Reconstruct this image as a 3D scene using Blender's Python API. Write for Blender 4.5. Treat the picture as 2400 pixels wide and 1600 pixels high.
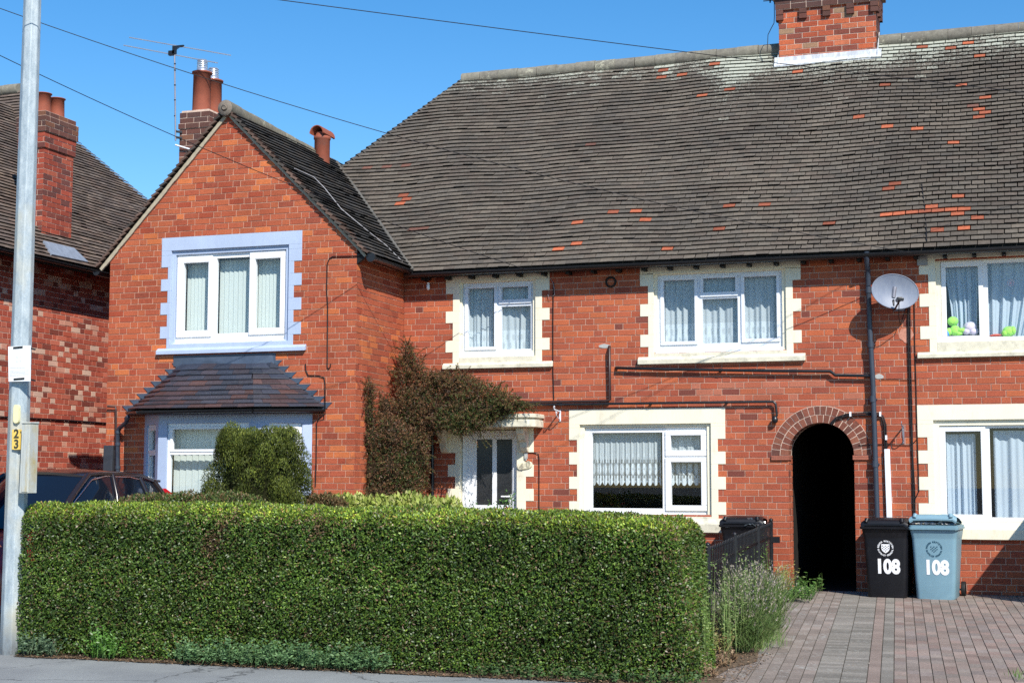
import bpy, math, random
import numpy as np
from mathutils import Matrix, Vector

# ---------------------------------------------------------------- camera
for o in list(bpy.data.objects):
    bpy.data.objects.remove(o)
SC = bpy.context.scene
COL = SC.collection
F = 3595.35
PI = math.pi
_p, _y, _r = [math.radians(a) for a in (5.32202, 19.08277, 0.124603)]


def _rot(p, y, r):
    cy, sy, cp, sp = math.cos(y), math.sin(y), math.cos(p), math.sin(p)
    fwd = np.array([-sy * cp, cy * cp, sp])
    r0 = np.array([cy, sy, 0.0])
    u0 = np.cross(r0, fwd)
    cr, sr = math.cos(r), math.sin(r)
    return np.array([cr * r0 + sr * u0, sr * r0 - cr * u0, fwd])


RM = _rot(_p, _y, _r)
CAM = np.array([0.0, -20.315, 1.367])
cd = bpy.data.cameras.new('camera')
cam = bpy.data.objects.new('camera', cd)
COL.objects.link(cam)
cd.sensor_width = 36.0
cd.lens = F / 2400 * 36.0
cd.clip_start = 0.1
cd.clip_end = 3000
m4 = Matrix.Identity(4)
for i in range(3):
    m4[i][0], m4[i][1], m4[i][2], m4[i][3] = RM[0][i], -RM[1][i], -RM[2][i], CAM[i]
cam.matrix_world = m4
SC.camera = cam

# ---------------------------------------------------------------- light
SUNV = Vector((0.85, -1.0, 1.13)).normalized()
ELEV = math.asin(SUNV.z)
AZ = math.atan2(SUNV.x, SUNV.y)
W = bpy.data.worlds.new('World')
SC.world = W
W.use_nodes = True
nt = W.node_tree
nt.nodes.clear()
sky = nt.nodes.new('ShaderNodeTexSky')
sky.sky_type = 'NISHITA'
sky.sun_disc = False
sky.sun_elevation = ELEV
sky.sun_rotation = AZ
sky.air_density = 1.0
sky.dust_density = 0.0
sky.ozone_density = 3.0
bg = nt.nodes.new('ShaderNodeBackground')
bg.inputs['Strength'].default_value = 0.128
wo = nt.nodes.new('ShaderNodeOutputWorld')
hs = nt.nodes.new('ShaderNodeHueSaturation')
hs.inputs['Saturation'].default_value = 1.34
nt.links.new(sky.outputs[0], hs.inputs['Color'])
nt.links.new(hs.outputs[0], bg.inputs[0])
nt.links.new(bg.outputs[0], wo.inputs[0])
sd = bpy.data.lights.new('sun', 'SUN')
sd.energy = 5.0
sd.angle = math.radians(0.5)
sd.color = (1.0, 0.95, 0.87)
sun = bpy.data.objects.new('sun', sd)
COL.objects.link(sun)
sun.location = (20, -30, 40)
sun.rotation_euler = (-SUNV).to_track_quat('-Z', 'Y').to_euler()
SC.view_settings.view_transform = 'Standard'
SC.view_settings.look = 'None'
SC.view_settings.exposure = 0.35
SC.view_settings.gamma = 1.0
SC.render.engine = 'CYCLES'
SC.cycles.max_bounces = 6
SC.cycles.transparent_max_bounces = 12
SC.cycles.use_denoising = False

# ---------------------------------------------------------------- pixel (2400 wide frame) to world
def ray(x, y):
    return RM.T @ np.array([(x - 1200) / F, (y - 800) / F, 1.0])


def at(x, y, Y=0.0):
    d = ray(x, y)
    return CAM + d * ((Y - CAM[1]) / d[1])


def atX(x, y, X):
    d = ray(x, y)
    return CAM + d * ((X - CAM[0]) / d[0])


SLOPE = 0.029


def ground(x, y):
    d = ray(x, y)
    return CAM + d * ((SLOPE * CAM[1] - CAM[2]) / (d[2] - SLOPE * d[1]))


def gz(y):
    return min(0.0, max(y, -8.0) * SLOPE)


rng = random.Random(7)
R_ = np.random.default_rng(11)


# ---------------------------------------------------------------- mesh helpers
class MB:
    def __init__(s):
        s.v, s.f, s.m, s.c, s.sm = [], [], [], [], []

    def add(s, vs, fs, mat=0, col=(1, 1, 1, 0), smooth=False):
        b = len(s.v)
        s.v.extend([tuple(map(float, p)) for p in vs])
        s.c.extend([col] * len(vs))
        for q in fs:
            s.f.append(tuple(b + i for i in q))
            s.m.append(mat)
            s.sm.append(smooth)
        return s

    def hexa(s, p, mat=0, col=(1, 1, 1, 0)):
        # p: 4 lower (ccw) then 4 upper
        return s.add(p, [(3, 2, 1, 0), (4, 5, 6, 7), (0, 1, 5, 4), (1, 2, 6, 5), (2, 3, 7, 6), (3, 0, 4, 7)], mat, col)

    def box(s, x0, x1, y0, y1, z0, z1, mat=0, col=(1, 1, 1, 0)):
        if x1 < x0: x0, x1 = x1, x0
        if y1 < y0: y0, y1 = y1, y0
        if z1 < z0: z0, z1 = z1, z0
        return s.hexa([(x0, y0, z0), (x1, y0, z0), (x1, y1, z0), (x0, y1, z0), (x0, y0, z1), (x1, y0, z1), (x1, y1, z1), (x0, y1, z1)], mat, col)

    def bar(s, a, b, w, h, mat=0, col=(1, 1, 1, 0), up=(0, 0, 1)):
        a, b = Vector(a), Vector(b)
        d = (b - a).normalized()
        u = Vector(up)
        if abs(d.dot(u)) > 0.98: u = Vector((0, 1, 0))
        r = d.cross(u).normalized() * (w / 2)
        n = r.cross(d).normalized() * (h / 2)
        return s.hexa([a - r - n, a + r - n, b + r - n, b - r - n, a - r + n, a + r + n, b + r + n, b - r + n], mat, col)

    def tube(s, path, r, n=8, mat=0, col=(1, 1, 1, 0), cap=True, smooth=True):
        path = [Vector(p) for p in path]
        rr = r if isinstance(r, (list, tuple)) else [r] * len(path)
        vs, fs = [], []
        ref = None
        for i, p in enumerate(path):
            if i == 0: d = path[1] - p
            elif i == len(path) - 1: d = p - path[i - 1]
            else: d = (path[i + 1] - p).normalized() + (p - path[i - 1]).normalized()
            d = d.normalized() if d.length > 1e-9 else Vector((0, 0, 1))
            if ref is None:
                ref = Vector((0, 0, 1)) if abs(d.z) < 0.9 else Vector((1, 0, 0))
            a = d.cross(ref).normalized()
            b = a.cross(d).normalized()
            ref = b
            for k in range(n):
                t = 2 * PI * k / n
                vs.append(p + a * (rr[i] * math.cos(t)) + b * (rr[i] * math.sin(t)))
        for i in range(len(path) - 1):
            for k in range(n):
                k2 = (k + 1) % n
                fs.append((i * n + k, i * n + k2, (i + 1) * n + k2, (i + 1) * n + k))
        s.add(vs, fs, mat, col, smooth)
        if cap:
            s.add(vs[:n], [tuple(range(n))[::-1]], mat, col)
            s.add(vs[-n:], [tuple(range(n))], mat, col)
        return s

    def lathe(s, c, prof, n=20, mat=0, col=(1, 1, 1, 0), smooth=True, axis='z'):
        vs, fs = [], []
        for r, z in prof:
            for k in range(n):
                t = 2 * PI * k / n
                if axis == 'z': vs.append((c[0] + r * math.cos(t), c[1] + r * math.sin(t), c[2] + z))
                elif axis == 'y': vs.append((c[0] + r * math.cos(t), c[1] + z, c[2] + r * math.sin(t)))
                else: vs.append((c[0] + z, c[1] + r * math.cos(t), c[2] + r * math.sin(t)))
        for i in range(len(prof) - 1):
            for k in range(n):
                k2 = (k + 1) % n
                fs.append((i * n + k, i * n + k2, (i + 1) * n + k2, (i + 1) * n + k))
        return s.add(vs, fs, mat, col, smooth)

    def prism(s, pts, ext, mat=0, col=(1, 1, 1, 0)):
        n = len(pts)
        e = Vector(ext)
        vs = [Vector(p) for p in pts] + [Vector(p) + e for p in pts]
        fs = [tuple(range(n))[::-1], tuple(range(n, 2 * n))]
        fs += [(i, (i + 1) % n, n + (i + 1) % n, n + i) for i in range(n)]
        return s.add(vs, fs, mat, col)

    def grid(s, rows, mat=0, col=(1, 1, 1, 0), smooth=True):
        h, w = len(rows), len(rows[0])
        vs = [p for r in rows for p in r]
        fs = [(i * w + j, i * w + j + 1, (i + 1) * w + j + 1, (i + 1) * w + j) for i in range(h - 1) for j in range(w - 1)]
        return s.add(vs, fs, mat, col, smooth)

    def build(s, name, mats, parent=None, bevel=0.0, weld=False):
        me = bpy.data.meshes.new(name)
        me.from_pydata(s.v, [], s.f)
        if not isinstance(mats, (list, tuple)): mats = [mats]
        for m in mats: me.materials.append(m)
        me.polygons.foreach_set('material_index', s.m)
        me.polygons.foreach_set('use_smooth', s.sm)
        ca = me.color_attributes.new('Col', 'FLOAT_COLOR', 'POINT')
        ca.data.foreach_set('color', np.array(s.c, dtype=np.float32).ravel())
        me.update()
        return link(name, me, parent, bevel)


def woff(p):
    """world translation of p (no rotations while building)"""
    if p is None: return Vector((0, 0, 0))
    v = Vector(p.location)
    if p.parent is not None: v += woff(p.parent) + p.matrix_parent_inverse.translation
    return v


def link(name, me, parent=None, bevel=0.0):
    o = bpy.data.objects.new(name, me)
    COL.objects.link(o)
    if parent is not None:
        o.parent = parent
        o.matrix_parent_inverse = Matrix.Translation(-woff(parent))
    if bevel:
        b = o.modifiers.new('bevel', 'BEVEL')
        b.width = bevel
        b.segments = 2
        b.limit_method = 'ANGLE'
    return o


def thing(name, label, cat, loc=(0, 0, 0), group=None):
    o = bpy.data.objects.new(name, None)
    COL.objects.link(o)
    o.location = loc
    o.empty_display_size = 0.1
    o['label'] = label
    o['category'] = cat
    if group: o['group'] = group
    return o


def tag(o, label, cat, group=None):
    o['label'] = label
    o['category'] = cat
    if group: o['group'] = group
    return o


def dup(root, label=None):
    r = root.copy()
    COL.objects.link(r)
    if label: r['label'] = label
    def rec(a, b):
        for ch in list(a.children):
            c = ch.copy()
            COL.objects.link(c)
            c.parent = b
            c.matrix_parent_inverse = ch.matrix_parent_inverse.copy()
            rec(ch, c)
    rec(root, r)
    return r


def leafmesh(name, mat, parent, P, D, N, L, Wd, C, fold=0.0):
    """many small rhombic leaves: base P, axis D, normal N, length L, width Wd, colour C"""
    n = len(P)
    D = D / np.linalg.norm(D, axis=1, keepdims=True)
    S = np.cross(D, N)
    S /= np.maximum(np.linalg.norm(S, axis=1, keepdims=True), 1e-6)
    NN = np.cross(S, D)
    L = np.broadcast_to(np.asarray(L, float), (n,))[:, None]
    Wd = np.broadcast_to(np.asarray(Wd, float), (n,))[:, None]
    mid = P + D * L * 0.45
    V = np.empty((n, 4, 3))
    V[:, 0] = P
    V[:, 1] = mid + S * Wd * 0.5 + NN * Wd * fold
    V[:, 2] = P + D * L
    V[:, 3] = mid - S * Wd * 0.5 + NN * Wd * fold
    me = bpy.data.meshes.new(name)
    me.vertices.add(n * 4)
    me.vertices.foreach_set('co', V.astype(np.float32).ravel())
    me.loops.add(n * 4)
    me.loops.foreach_set('vertex_index', np.arange(n * 4, dtype=np.int32))
    me.polygons.add(n)
    me.polygons.foreach_set('loop_start', np.arange(n, dtype=np.int32) * 4)
    me.polygons.foreach_set('loop_total', np.full(n, 4, dtype=np.int32))
    me.materials.append(mat)
    ca = me.color_attributes.new('Col', 'FLOAT_COLOR', 'POINT')
    CC = np.ones((n, 4, 4), np.float32)
    CC[:, :, :3] = C[:, None, :]
    ca.data.foreach_set('color', CC.ravel())
    me.update()
    me.validate()
    return link(name, me, parent)


# ---------------------------------------------------------------- materials
def newmat(name):
    m = bpy.data.materials.new(name)
    m.use_nodes = True
    t = m.node_tree
    return m, t, t.nodes['Principled BSDF']


def setspec(b, v):
    b.inputs['Specular IOR Level'].default_value = v


def noise(t, scale, detail=4, rough=0.6, co='Object', stretch=None):
    tc = t.nodes.new('ShaderNodeTexCoord')
    n = t.nodes.new('ShaderNodeTexNoise')
    n.inputs['Scale'].default_value = scale
    n.inputs['Detail'].default_value = detail
    n.inputs['Roughness'].default_value = rough
    if stretch:
        mp = t.nodes.new('ShaderNodeMapping')
        mp.inputs['Scale'].default_value = stretch
        t.links.new(tc.outputs[co], mp.inputs['Vector'])
        t.links.new(mp.outputs[0], n.inputs['Vector'])
    else:
        t.links.new(tc.outputs[co], n.inputs['Vector'])
    return n


def ramp(t, src, stops):
    r = t.nodes.new('ShaderNodeValToRGB')
    e = r.color_ramp.elements
    while len(e) > 1: e.remove(e[0])
    e[0].position, e[0].color = stops[0][0], tuple(stops[0][1]) + (1,)
    for p, c in stops[1:]:
        q = e.new(p)
        q.color = tuple(c) + (1,)
    t.links.new(src, r.inputs[0])
    return r


def mixc(t, a, b, fac, mode='MIX'):
    m = t.nodes.new('ShaderNodeMix')
    m.data_type = 'RGBA'
    m.blend_type = mode
    for sock, val in ((m.inputs[0], fac), (m.inputs[6], a), (m.inputs[7], b)):
        if hasattr(val, 'is_output'): t.links.new(val, sock)
        elif isinstance(val, (int, float)): sock.default_value = val
        else: sock.default_value = tuple(val) + (1,)
    return m.outputs[2]


def bump(t, b, src, strength, dist=0.01):
    n = t.nodes.new('ShaderNodeBump')
    n.inputs['Strength'].default_value = strength
    n.inputs['Distance'].default_value = dist
    t.links.new(src, n.inputs['Height'])
    t.links.new(n.outputs[0], b.inputs['Normal'])


def paint(name, rgb, rough=0.5, spec=0.4, var=0.15, scale=6, metal=0.0, bmp=0.0, dirt=None, dscale=3.0, dfac=(0.55, 0.75), stretch=None):
    m, t, b = newmat(name)
    n = noise(t, scale, 5, 0.65, stretch=stretch)
    lo = [c * (1 - var) for c in rgb]
    hi = [min(1, c * (1 + var)) for c in rgb]
    r = ramp(t, n.outputs[0], [(0.3, lo), (0.7, hi)])
    out = r.outputs[0]
    if dirt:
        n2 = noise(t, dscale, 6, 0.7, stretch=stretch)
        f = ramp(t, n2.outputs[0], [(dfac[0], (0, 0, 0)), (dfac[1], (1, 1, 1))])
        out = mixc(t, out, dirt, f.outputs[0])
    t.links.new(out, b.inputs['Base Color'])
    b.inputs['Roughness'].default_value = rough
    b.inputs['Metallic'].default_value = metal
    setspec(b, spec)
    if bmp: bump(t, b, n.outputs[0], bmp)
    return m


def attrmat(name, rough=0.85, spec=0.2, var=0.25, scale=40, bmp=0.3, big=None, lichen=None, trans=0.0):
    m, t, b = newmat(name)
    a = t.nodes.new('ShaderNodeAttribute')
    a.attribute_name = 'Col'
    out = a.outputs['Color']
    if var:
        n = noise(t, scale, 5, 0.7)
        r = ramp(t, n.outputs[0], [(0.25, [1 - var] * 3), (0.75, [1 + var] * 3)])
        out = mixc(t, out, r.outputs[0], 1.0, 'MULTIPLY')
        if bmp: bump(t, b, n.outputs[0], bmp, 0.006)
    if big:
        n2 = noise(t, big[0], 4, 0.6)
        r2 = ramp(t, n2.outputs[0], [(0.35, big[1]), (0.65, big[2])])
        out = mixc(t, out, r2.outputs[0], 1.0, 'MULTIPLY')
    if lichen:
        n3 = noise(t, lichen[0], 6, 0.75)
        mm = t.nodes.new('ShaderNodeMath')
        mm.operation = 'ADD'
        t.links.new(n3.outputs[0], mm.inputs[0])
        t.links.new(a.outputs['Alpha'], mm.inputs[1])
        r3 = ramp(t, mm.outputs[0], [(0.78, (0, 0, 0)), (0.92, (1, 1, 1))])
        out = mixc(t, out, lichen[1], r3.outputs[0])
    t.links.new(out, b.inputs['Base Color'])
    b.inputs['Roughness'].default_value = rough
    setspec(b, spec)
    if trans:
        tr = t.nodes.new('ShaderNodeBsdfTranslucent')
        t.links.new(out, tr.inputs[0])
        mx = t.nodes.new('ShaderNodeMixShader')
        mx.inputs[0].default_value = trans
        t.links.new(b.outputs[0], mx.inputs[1])
        t.links.new(tr.outputs[0], mx.inputs[2])
        t.links.new(mx.outputs[0], t.nodes['Material Output'].inputs[0])
    return m


def glassmat(name, tint=(0.92, 0.96, 0.97), dens=0.0):
    m, t, b = newmat(name)
    tr = t.nodes.new('ShaderNodeBsdfTransparent')
    tr.inputs[0].default_value = tint + (1,)
    gl = t.nodes.new('ShaderNodeBsdfGlossy')
    gl.inputs['Roughness'].default_value = 0.01
    fr = t.nodes.new('ShaderNodeLayerWeight')      # Schlick, the same from both sides of the pane
    fr.inputs[0].default_value = 0.5
    mx = t.nodes.new('ShaderNodeMixShader')
    pw = t.nodes.new('ShaderNodeMath')
    pw.operation = 'POWER'
    pw.inputs[1].default_value = 5.0
    t.links.new(fr.outputs['Facing'], pw.inputs[0])
    mu = t.nodes.new('ShaderNodeMath')
    mu.operation = 'MULTIPLY_ADD'
    mu.inputs[1].default_value = 0.9
    mu.inputs[2].default_value = 0.06
    t.links.new(pw.outputs[0], mu.inputs[0])
    t.links.new(mu.outputs[0], mx.inputs[0])
    t.links.new(tr.outputs[0], mx.inputs[1])
    t.links.new(gl.outputs[0], mx.inputs[2])
    t.links.new(mx.outputs[0], t.nodes['Material Output'].inputs[0])
    return m


def clothmat(name, rgb, alpha=0.8, lace=None):
    """net curtain: diffuse + translucent, partly see-through; lace = (kind) pattern of holes in generated uv kept in Col (r=u, g=v)"""
    m, t, b = newmat(name)
    df = t.nodes.new('ShaderNodeBsdfDiffuse')
    tl = t.nodes.new('ShaderNodeBsdfTranslucent')
    df.inputs[0].default_value = rgb + (1,)
    tl.inputs[0].default_value = rgb + (1,)
    m1 = t.nodes.new('ShaderNodeMixShader')
    m1.inputs[0].default_value = 0.3
    t.links.new(df.outputs[0], m1.inputs[1])
    t.links.new(tl.outputs[0], m1.inputs[2])
    tr = t.nodes.new('ShaderNodeBsdfTransparent')
    m2 = t.nodes.new('ShaderNodeMixShader')
    t.links.new(tr.outputs[0], m2.inputs[1])
    t.links.new(m1.outputs[0], m2.inputs[2])
    m2.inputs[0].default_value = alpha
    if lace:
        a = t.nodes.new('ShaderNodeAttribute')
        a.attribute_name = 'Col'
        t.links.new(a.outputs['Alpha'], m2.inputs[0])
    t.links.new(m2.outputs[0], t.nodes['Material Output'].inputs[0])
    return m


M = {}
M['brick'] = attrmat('brick', 0.9, 0.15, 0.34, 60, 0.6, big=(1.3, (0.86, 0.87, 0.89), (1.08, 1.08, 1.08)))
M['mortar'] = paint('mortar', (0.50, 0.31, 0.23), 0.95, 0.1, 0.25, 9, bmp=0.3)
M['mortar_pale'] = paint('mortar_pale', (0.60, 0.45, 0.36), 0.95, 0.1, 0.25, 9, bmp=0.3)
M['brick_plain'] = paint('brick_plain', (0.30, 0.085, 0.045), 0.9, 0.1, 0.3, 5)
M['tile'] = attrmat('roof_tile', 0.88, 0.2, 0.3, 30, 0.4, big=(0.8, (0.86, 0.86, 0.86), (1.14, 1.12, 1.08)), lichen=(34, (0.40, 0.41, 0.34)))
M['baytile'] = attrmat('bay_tile', 0.5, 0.5, 0.25, 25, 0.3, lichen=(60, (0.5, 0.5, 0.5)))
M['mortar_warm'] = paint('mortar_warm', (0.53, 0.32, 0.225), 0.95, 0.1, 0.25, 9, bmp=0.3)
M['deck'] = paint('roof_deck', (0.018, 0.017, 0.016), 0.95, 0.05)
M['ridge'] = attrmat('ridge_tile', 0.95, 0.1, 0.35, 14, 0.6, lichen=(10, (0.50, 0.48, 0.36)))
M['stone'] = paint('cream_stone', (0.80, 0.745, 0.585), 0.85, 0.2, 0.06, 3, bmp=0.25, dirt=(0.56, 0.50, 0.37), dscale=7, dfac=(0.55, 0.85), stretch=(1, 1, .35))
M['stone_w'] = paint('weathered_stone', (0.66, 0.62, 0.49), 0.9, 0.15, 0.14, 9, bmp=0.3, dirt=(0.28, 0.27, 0.22), dscale=8, dfac=(0.52, 0.8))
M['bluestone'] = paint('blue_painted_stone', (0.41, 0.49, 0.64), 0.6, 0.3, 0.06, 4, bmp=0.25, dirt=(0.34, 0.41, 0.55), dscale=7, dfac=(0.55, 0.85), stretch=(1, 1, .35))
M['white'] = paint('white_upvc', (0.82, 0.83, 0.84), 0.3, 0.5, 0.02, 3)
M['whitewood'] = paint('white_painted_wood', (0.74, 0.78, 0.84), 0.45, 0.4, 0.05, 8, dirt=(0.45, 0.46, 0.45), dscale=10, dfac=(0.62, 0.8))
M['blackpl'] = paint('black_plastic', (0.012, 0.012, 0.014), 0.35, 0.5, 0.2, 6)
M['greypipe'] = paint('dark_grey_pipe', (0.035, 0.045, 0.065), 0.4, 0.5, 0.15, 6)
M['brownpipe'] = paint('brown_pipe', (0.045, 0.022, 0.018), 0.4, 0.5, 0.15, 6)
M['paleplast'] = paint('white_trunking', (0.78, 0.8, 0.83), 0.4, 0.4, 0.03, 5)
M['leadgrey'] = paint('grey_lead', (0.22, 0.25, 0.30), 0.5, 0.4, 0.2, 12)
M['lead'] = paint('lead_sheet', (0.50, 0.52, 0.55), 0.5, 0.4, 0.2, 12, dirt=(0.74, 0.76, 0.76), dscale=16, dfac=(0.45, 0.65), stretch=(1, 1, 0.3))
M['slatelead'] = paint('dark_lead_flashing', (0.055, 0.075, 0.11), 0.4, 0.5, 0.2, 8)
M['terra'] = paint('terracotta', (0.27, 0.078, 0.046), 0.75, 0.25, 0.15, 7, dirt=(0.2, 0.09, 0.07), dscale=5)
M['timber_dark'] = paint('black_painted_timber', (0.01, 0.01, 0.01), 0.6, 0.3, 0.2, 6)
M['alu'] = paint('aluminium', (0.75, 0.77, 0.8), 0.3, 0.5, 0.05, 5, metal=0.8)
M['steel'] = paint('grey_steel', (0.28, 0.27, 0.30), 0.45, 0.4, 0.15, 8, metal=0.5)
M['glass'] = glassmat('window_glass')
M['lace'] = clothmat('lace_net', (0.80, 0.86, 0.90), 0.9, lace=True)
M['drape'] = clothmat('pale_drape', (0.68, 0.77, 0.87), 0.95)
M['blind'] = clothmat('blind_cloth', (0.80, 0.85, 0.80), 0.98)
M['interior'] = paint('dim_interior', (0.10, 0.10, 0.10), 0.9, 0.1)
M['leaf'] = attrmat('hedge_leaf', 0.43, 0.42, 0.0, trans=0.18)
M['leafmatt'] = attrmat('shrub_leaf', 0.6, 0.3, 0.0, trans=0.15)
M['woody'] = paint('twigs', (0.075, 0.05, 0.03), 0.9, 0.1, 0.3, 20)
M['hedgecore'] = paint('hedge_dark_core', (0.016, 0.017, 0.008), 1.0, 0.0, 0.4, 30)  # near-black solid core, stands in for shade between the leaves
M['cream'] = paint('cream_plaster', (0.72, 0.66, 0.48), 0.7, 0.3, 0.08, 6)
M['cable'] = paint('black_cable', (0.012, 0.011, 0.012), 0.5, 0.3, 0.1)
M['cement'] = paint('cement', (0.42, 0.42, 0.40), 0.9, 0.1, 0.2, 20)
M['vergecement'] = paint('verge_mortar', (0.40, 0.35, 0.26), 0.95, 0.1, 0.15, 15, bmp=0.2)
M['passage_shade'] = paint('passage_shade_black', (0.03, 0.028, 0.026), 0.95, 0.05)  # near-black colour stands in for the darkness inside the passage

# ================================================================ ground
def structure(o):
    o['kind'] = 'structure'
    return o


def asphalt(name, rgb, tint):
    m, t, b = newmat(name)
    n = noise(t, 260, 3, 0.7)
    n2 = noise(t, 1.3, 5, 0.6)
    r = ramp(t, n.outputs[0], [(0.3, [c * 0.7 for c in rgb]), (0.7, [c * 1.35 for c in rgb])])
    r2 = ramp(t, n2.outputs[0], [(0.35, (0.85, 0.85, 0.86)), (0.65, tint)])
    t.links.new(mixc(t, r.outputs[0], r2.outputs[0], 1.0, 'MULTIPLY'), b.inputs['Base Color'])
    b.inputs['Roughness'].default_value = 0.9
    setspec(b, 0.25)
    bump(t, b, n.outputs[0], 0.5, 0.004)
    # hairline cracks and darker patches of repair
    v = t.nodes.new('ShaderNodeTexVoronoi')
    v.feature = 'DISTANCE_TO_EDGE'
    v.inputs['Scale'].default_value = .9
    tc = t.nodes.new('ShaderNodeTexCoord')
    n3 = noise(t, 5, 4, .7)
    ad = t.nodes.new('ShaderNodeMix')
    ad.data_type = 'RGBA'
    ad.blend_type = 'LINEAR_LIGHT'
    ad.inputs[0].default_value = .12
    t.links.new(tc.outputs['Object'], ad.inputs[6])
    t.links.new(n3.outputs['Color'], ad.inputs[7])
    t.links.new(ad.outputs[2], v.inputs['Vector'])
    cr = ramp(t, v.outputs['Distance'], [(0.004, (.45,) * 3), (0.012, (1,) * 3)])
    old = b.inputs['Base Color'].links[0].from_socket
    t.links.new(mixc(t, old, cr.outputs[0], 1.0, 'MULTIPLY'), b.inputs['Base Color'])
    return m


def sheet(name, pts, mat):
    mb = MB()
    mb.add(pts, [tuple(range(len(pts)))])
    return structure(mb.build(name, mat))


M['soil'] = paint('dry_soil', (0.13, 0.095, 0.065), 0.95, 0.1, 0.4, 30, bmp=0.6, dirt=(0.24, 0.19, 0.13), dscale=18)
M['pave'] = asphalt('pavement_asphalt', (0.235, 0.245, 0.245), (1.1, 1.1, 1.08))
M['road'] = asphalt('road_asphalt', (0.07, 0.07, 0.072), (1.15, 1.15, 1.15))
M['kerb'] = paint('kerb_concrete', (0.35, 0.34, 0.32), 0.9, 0.2, 0.2, 10, bmp=0.3)
M['paver'] = attrmat('block_paver', 0.9, 0.15, 0.3, 45, 0.4, big=(1.6, (0.86, 0.86, 0.84), (1.1, 1.08, 1.06)), lichen=(22, (0.36, 0.36, 0.33)))
M['joint'] = paint('paver_joint_sand', (0.085, 0.075, 0.06), 0.95, 0.1, 0.3, 30)
ZP = -8.0 * SLOPE            # pavement level at the hedge
sheet('ground', [(-900, -8.0, ZP - .02), (900, -8.0, ZP - .02), (900, -.3, -.04), (900, 0, -.03), (900, 900, -.03), (-900, 900, -.03), (-900, 0, -.03), (-900, -.3, -.04)], M['soil'])
sheet('pavement', [(-60, -10.3, ZP - .03), (60, -10.3, ZP - .03), (60, -7.98, ZP), (-60, -7.98, ZP)], M['pave'])
kb = MB()
x = -60.0
while x < 60:
    kb.box(x, x + .91, -10.45, -10.305, ZP - .3, ZP - .028)
    x += .915
structure(kb.build('kerb', M['kerb'], bevel=.01))
sheet('road', [(-900, -17.5, ZP - .15), (900, -17.5, ZP - .15), (900, -10.2, ZP - .15), (-900, -10.2, ZP - .15)], M['road'])
sheet('verge', [(-900, -900, ZP - .04), (900, -900, ZP - .04), (900, -17.4, ZP - .04), (-900, -17.4, ZP - .04)], M['pave'])

# block paved drive of the right hand house: real blocks laid in columns along the drive
db = MB()
dx = -0.088                      # drift of the columns per metre of depth
def dpt(u, y, h=0.0): return (u + dx * (y + 4), y, SLOPE * y + h)
def paver(u0, u1, y0, y1, colr, al=0.0):
    h = 0.006 + rng.uniform(-.002, .002)
    k = rng.uniform(.82, 1.18)
    c = tuple(v * k for v in colr) + (al + rng.uniform(-.12, .03),)
    g = .004
    a = [dpt(u0 + g, y0 + g), dpt(u1 - g, y0 + g), dpt(u1 - g, y1 - g), dpt(u0 + g, y1 - g)]
    b = [(p[0], p[1], p[2] + h) for p in a]
    db.add(a + b, [(4, 5, 6, 7), (0, 1, 5, 4), (1, 2, 6, 5), (2, 3, 7, 6), (3, 0, 4, 7)], 0, c)
RED, GREY, BRN = (.25, .197, .17), (.225, .208, .183), (.238, .20, .175)
bands = []
# in drive coordinates u = X at y=-4
b1 = ground(1941, 1495); u1 = b1[0] - dx * (b1[1] + 4)
b2 = ground(2043, 1500); u2 = b2[0] - dx * (b2[1] + 4)
wb = (u2 - u1) / 2
cols = []
u = u1
while u > -4.3: u -= .105; cols.append((u, u + .105, BRN, .2, .27))
cols += [(u1, u1 + wb, GREY, .1, .29), (u1 + wb, u2, GREY, .1, .29), (u2, u2 + .107, RED, .21, .17), (u2 + .107, u2 + .215, GREY, .2, .14)]
u = u2 + .215
while u < 4: cols.append((u, u + .105, None, .21, .1)); u += .105
for k, (ua, ub, c, ln, al) in enumerate(cols):
    y = -7.99 + (.1 if k % 2 else 0) * (ln / .21)
    if k % 2: paver(ua, ub, -7.99, y, c or RED)
    while y < .02:
        cc = c or rng.choice([RED, BRN, RED, (.228, .19, .172), (.25, .185, .16)])
        # worn, mossy patches beside the planting
        paver(ua, ub, y, min(y + ln, .02), cc, al - (.0 if ua < u1 else .05))
        y += ln
db.add([dpt(-4.4, -8.0, .001), dpt(4.1, -8.0, .001), dpt(4.1, .05, .001), dpt(-4.4, .05, .001)], [(0, 1, 2, 3)], 1)
structure(db.build('driveway', [M['paver'], M['joint']]))
# left drive under the car
sheet('drive', [(-14.4, -8.0, ZP + .004), (-9.6, -8.0, ZP + .004), (-9.6, -2.2, SLOPE * -2.2 + .004), (-14.4, -2.2, SLOPE * -2.2 + .004)], M['pave'])
# planting strip beside the drive
pb = MB()
edge = [ground(x, y) for x, y in ((1668, 1599), (1712, 1570), (1770, 1552), (1785, 1530), (1800, 1500), (1806, 1470), (1822, 1440), (1836, 1415), (1862, 1402), (1850, 1390))]
pp = [(-3.6, -8.02)] + [(p[0] + rng.uniform(-.03, .03), min(p[1], -.03)) for p in edge] + [(-3.6, -.03)]
pb.add([(a, b, SLOPE * b + .012) for i, (a, b) in enumerate(pp)], [tuple(range(len(pp)))])
structure(pb.build('flower_bed', M['soil']))
# strip of soil and dead leaves along the foot of the hedge
hb_ = MB()
zz = [(-9.1 + i * .2) for i in range(34)]
top = [(a, -7.7, ZP + .03) for a in zz]
bot = [(a, -8.12 - rng.uniform(0, .07), ZP + .006) for a in zz]
hb_.grid([bot, top])
structure(hb_.build('soil_strip', M['soil']))

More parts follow.
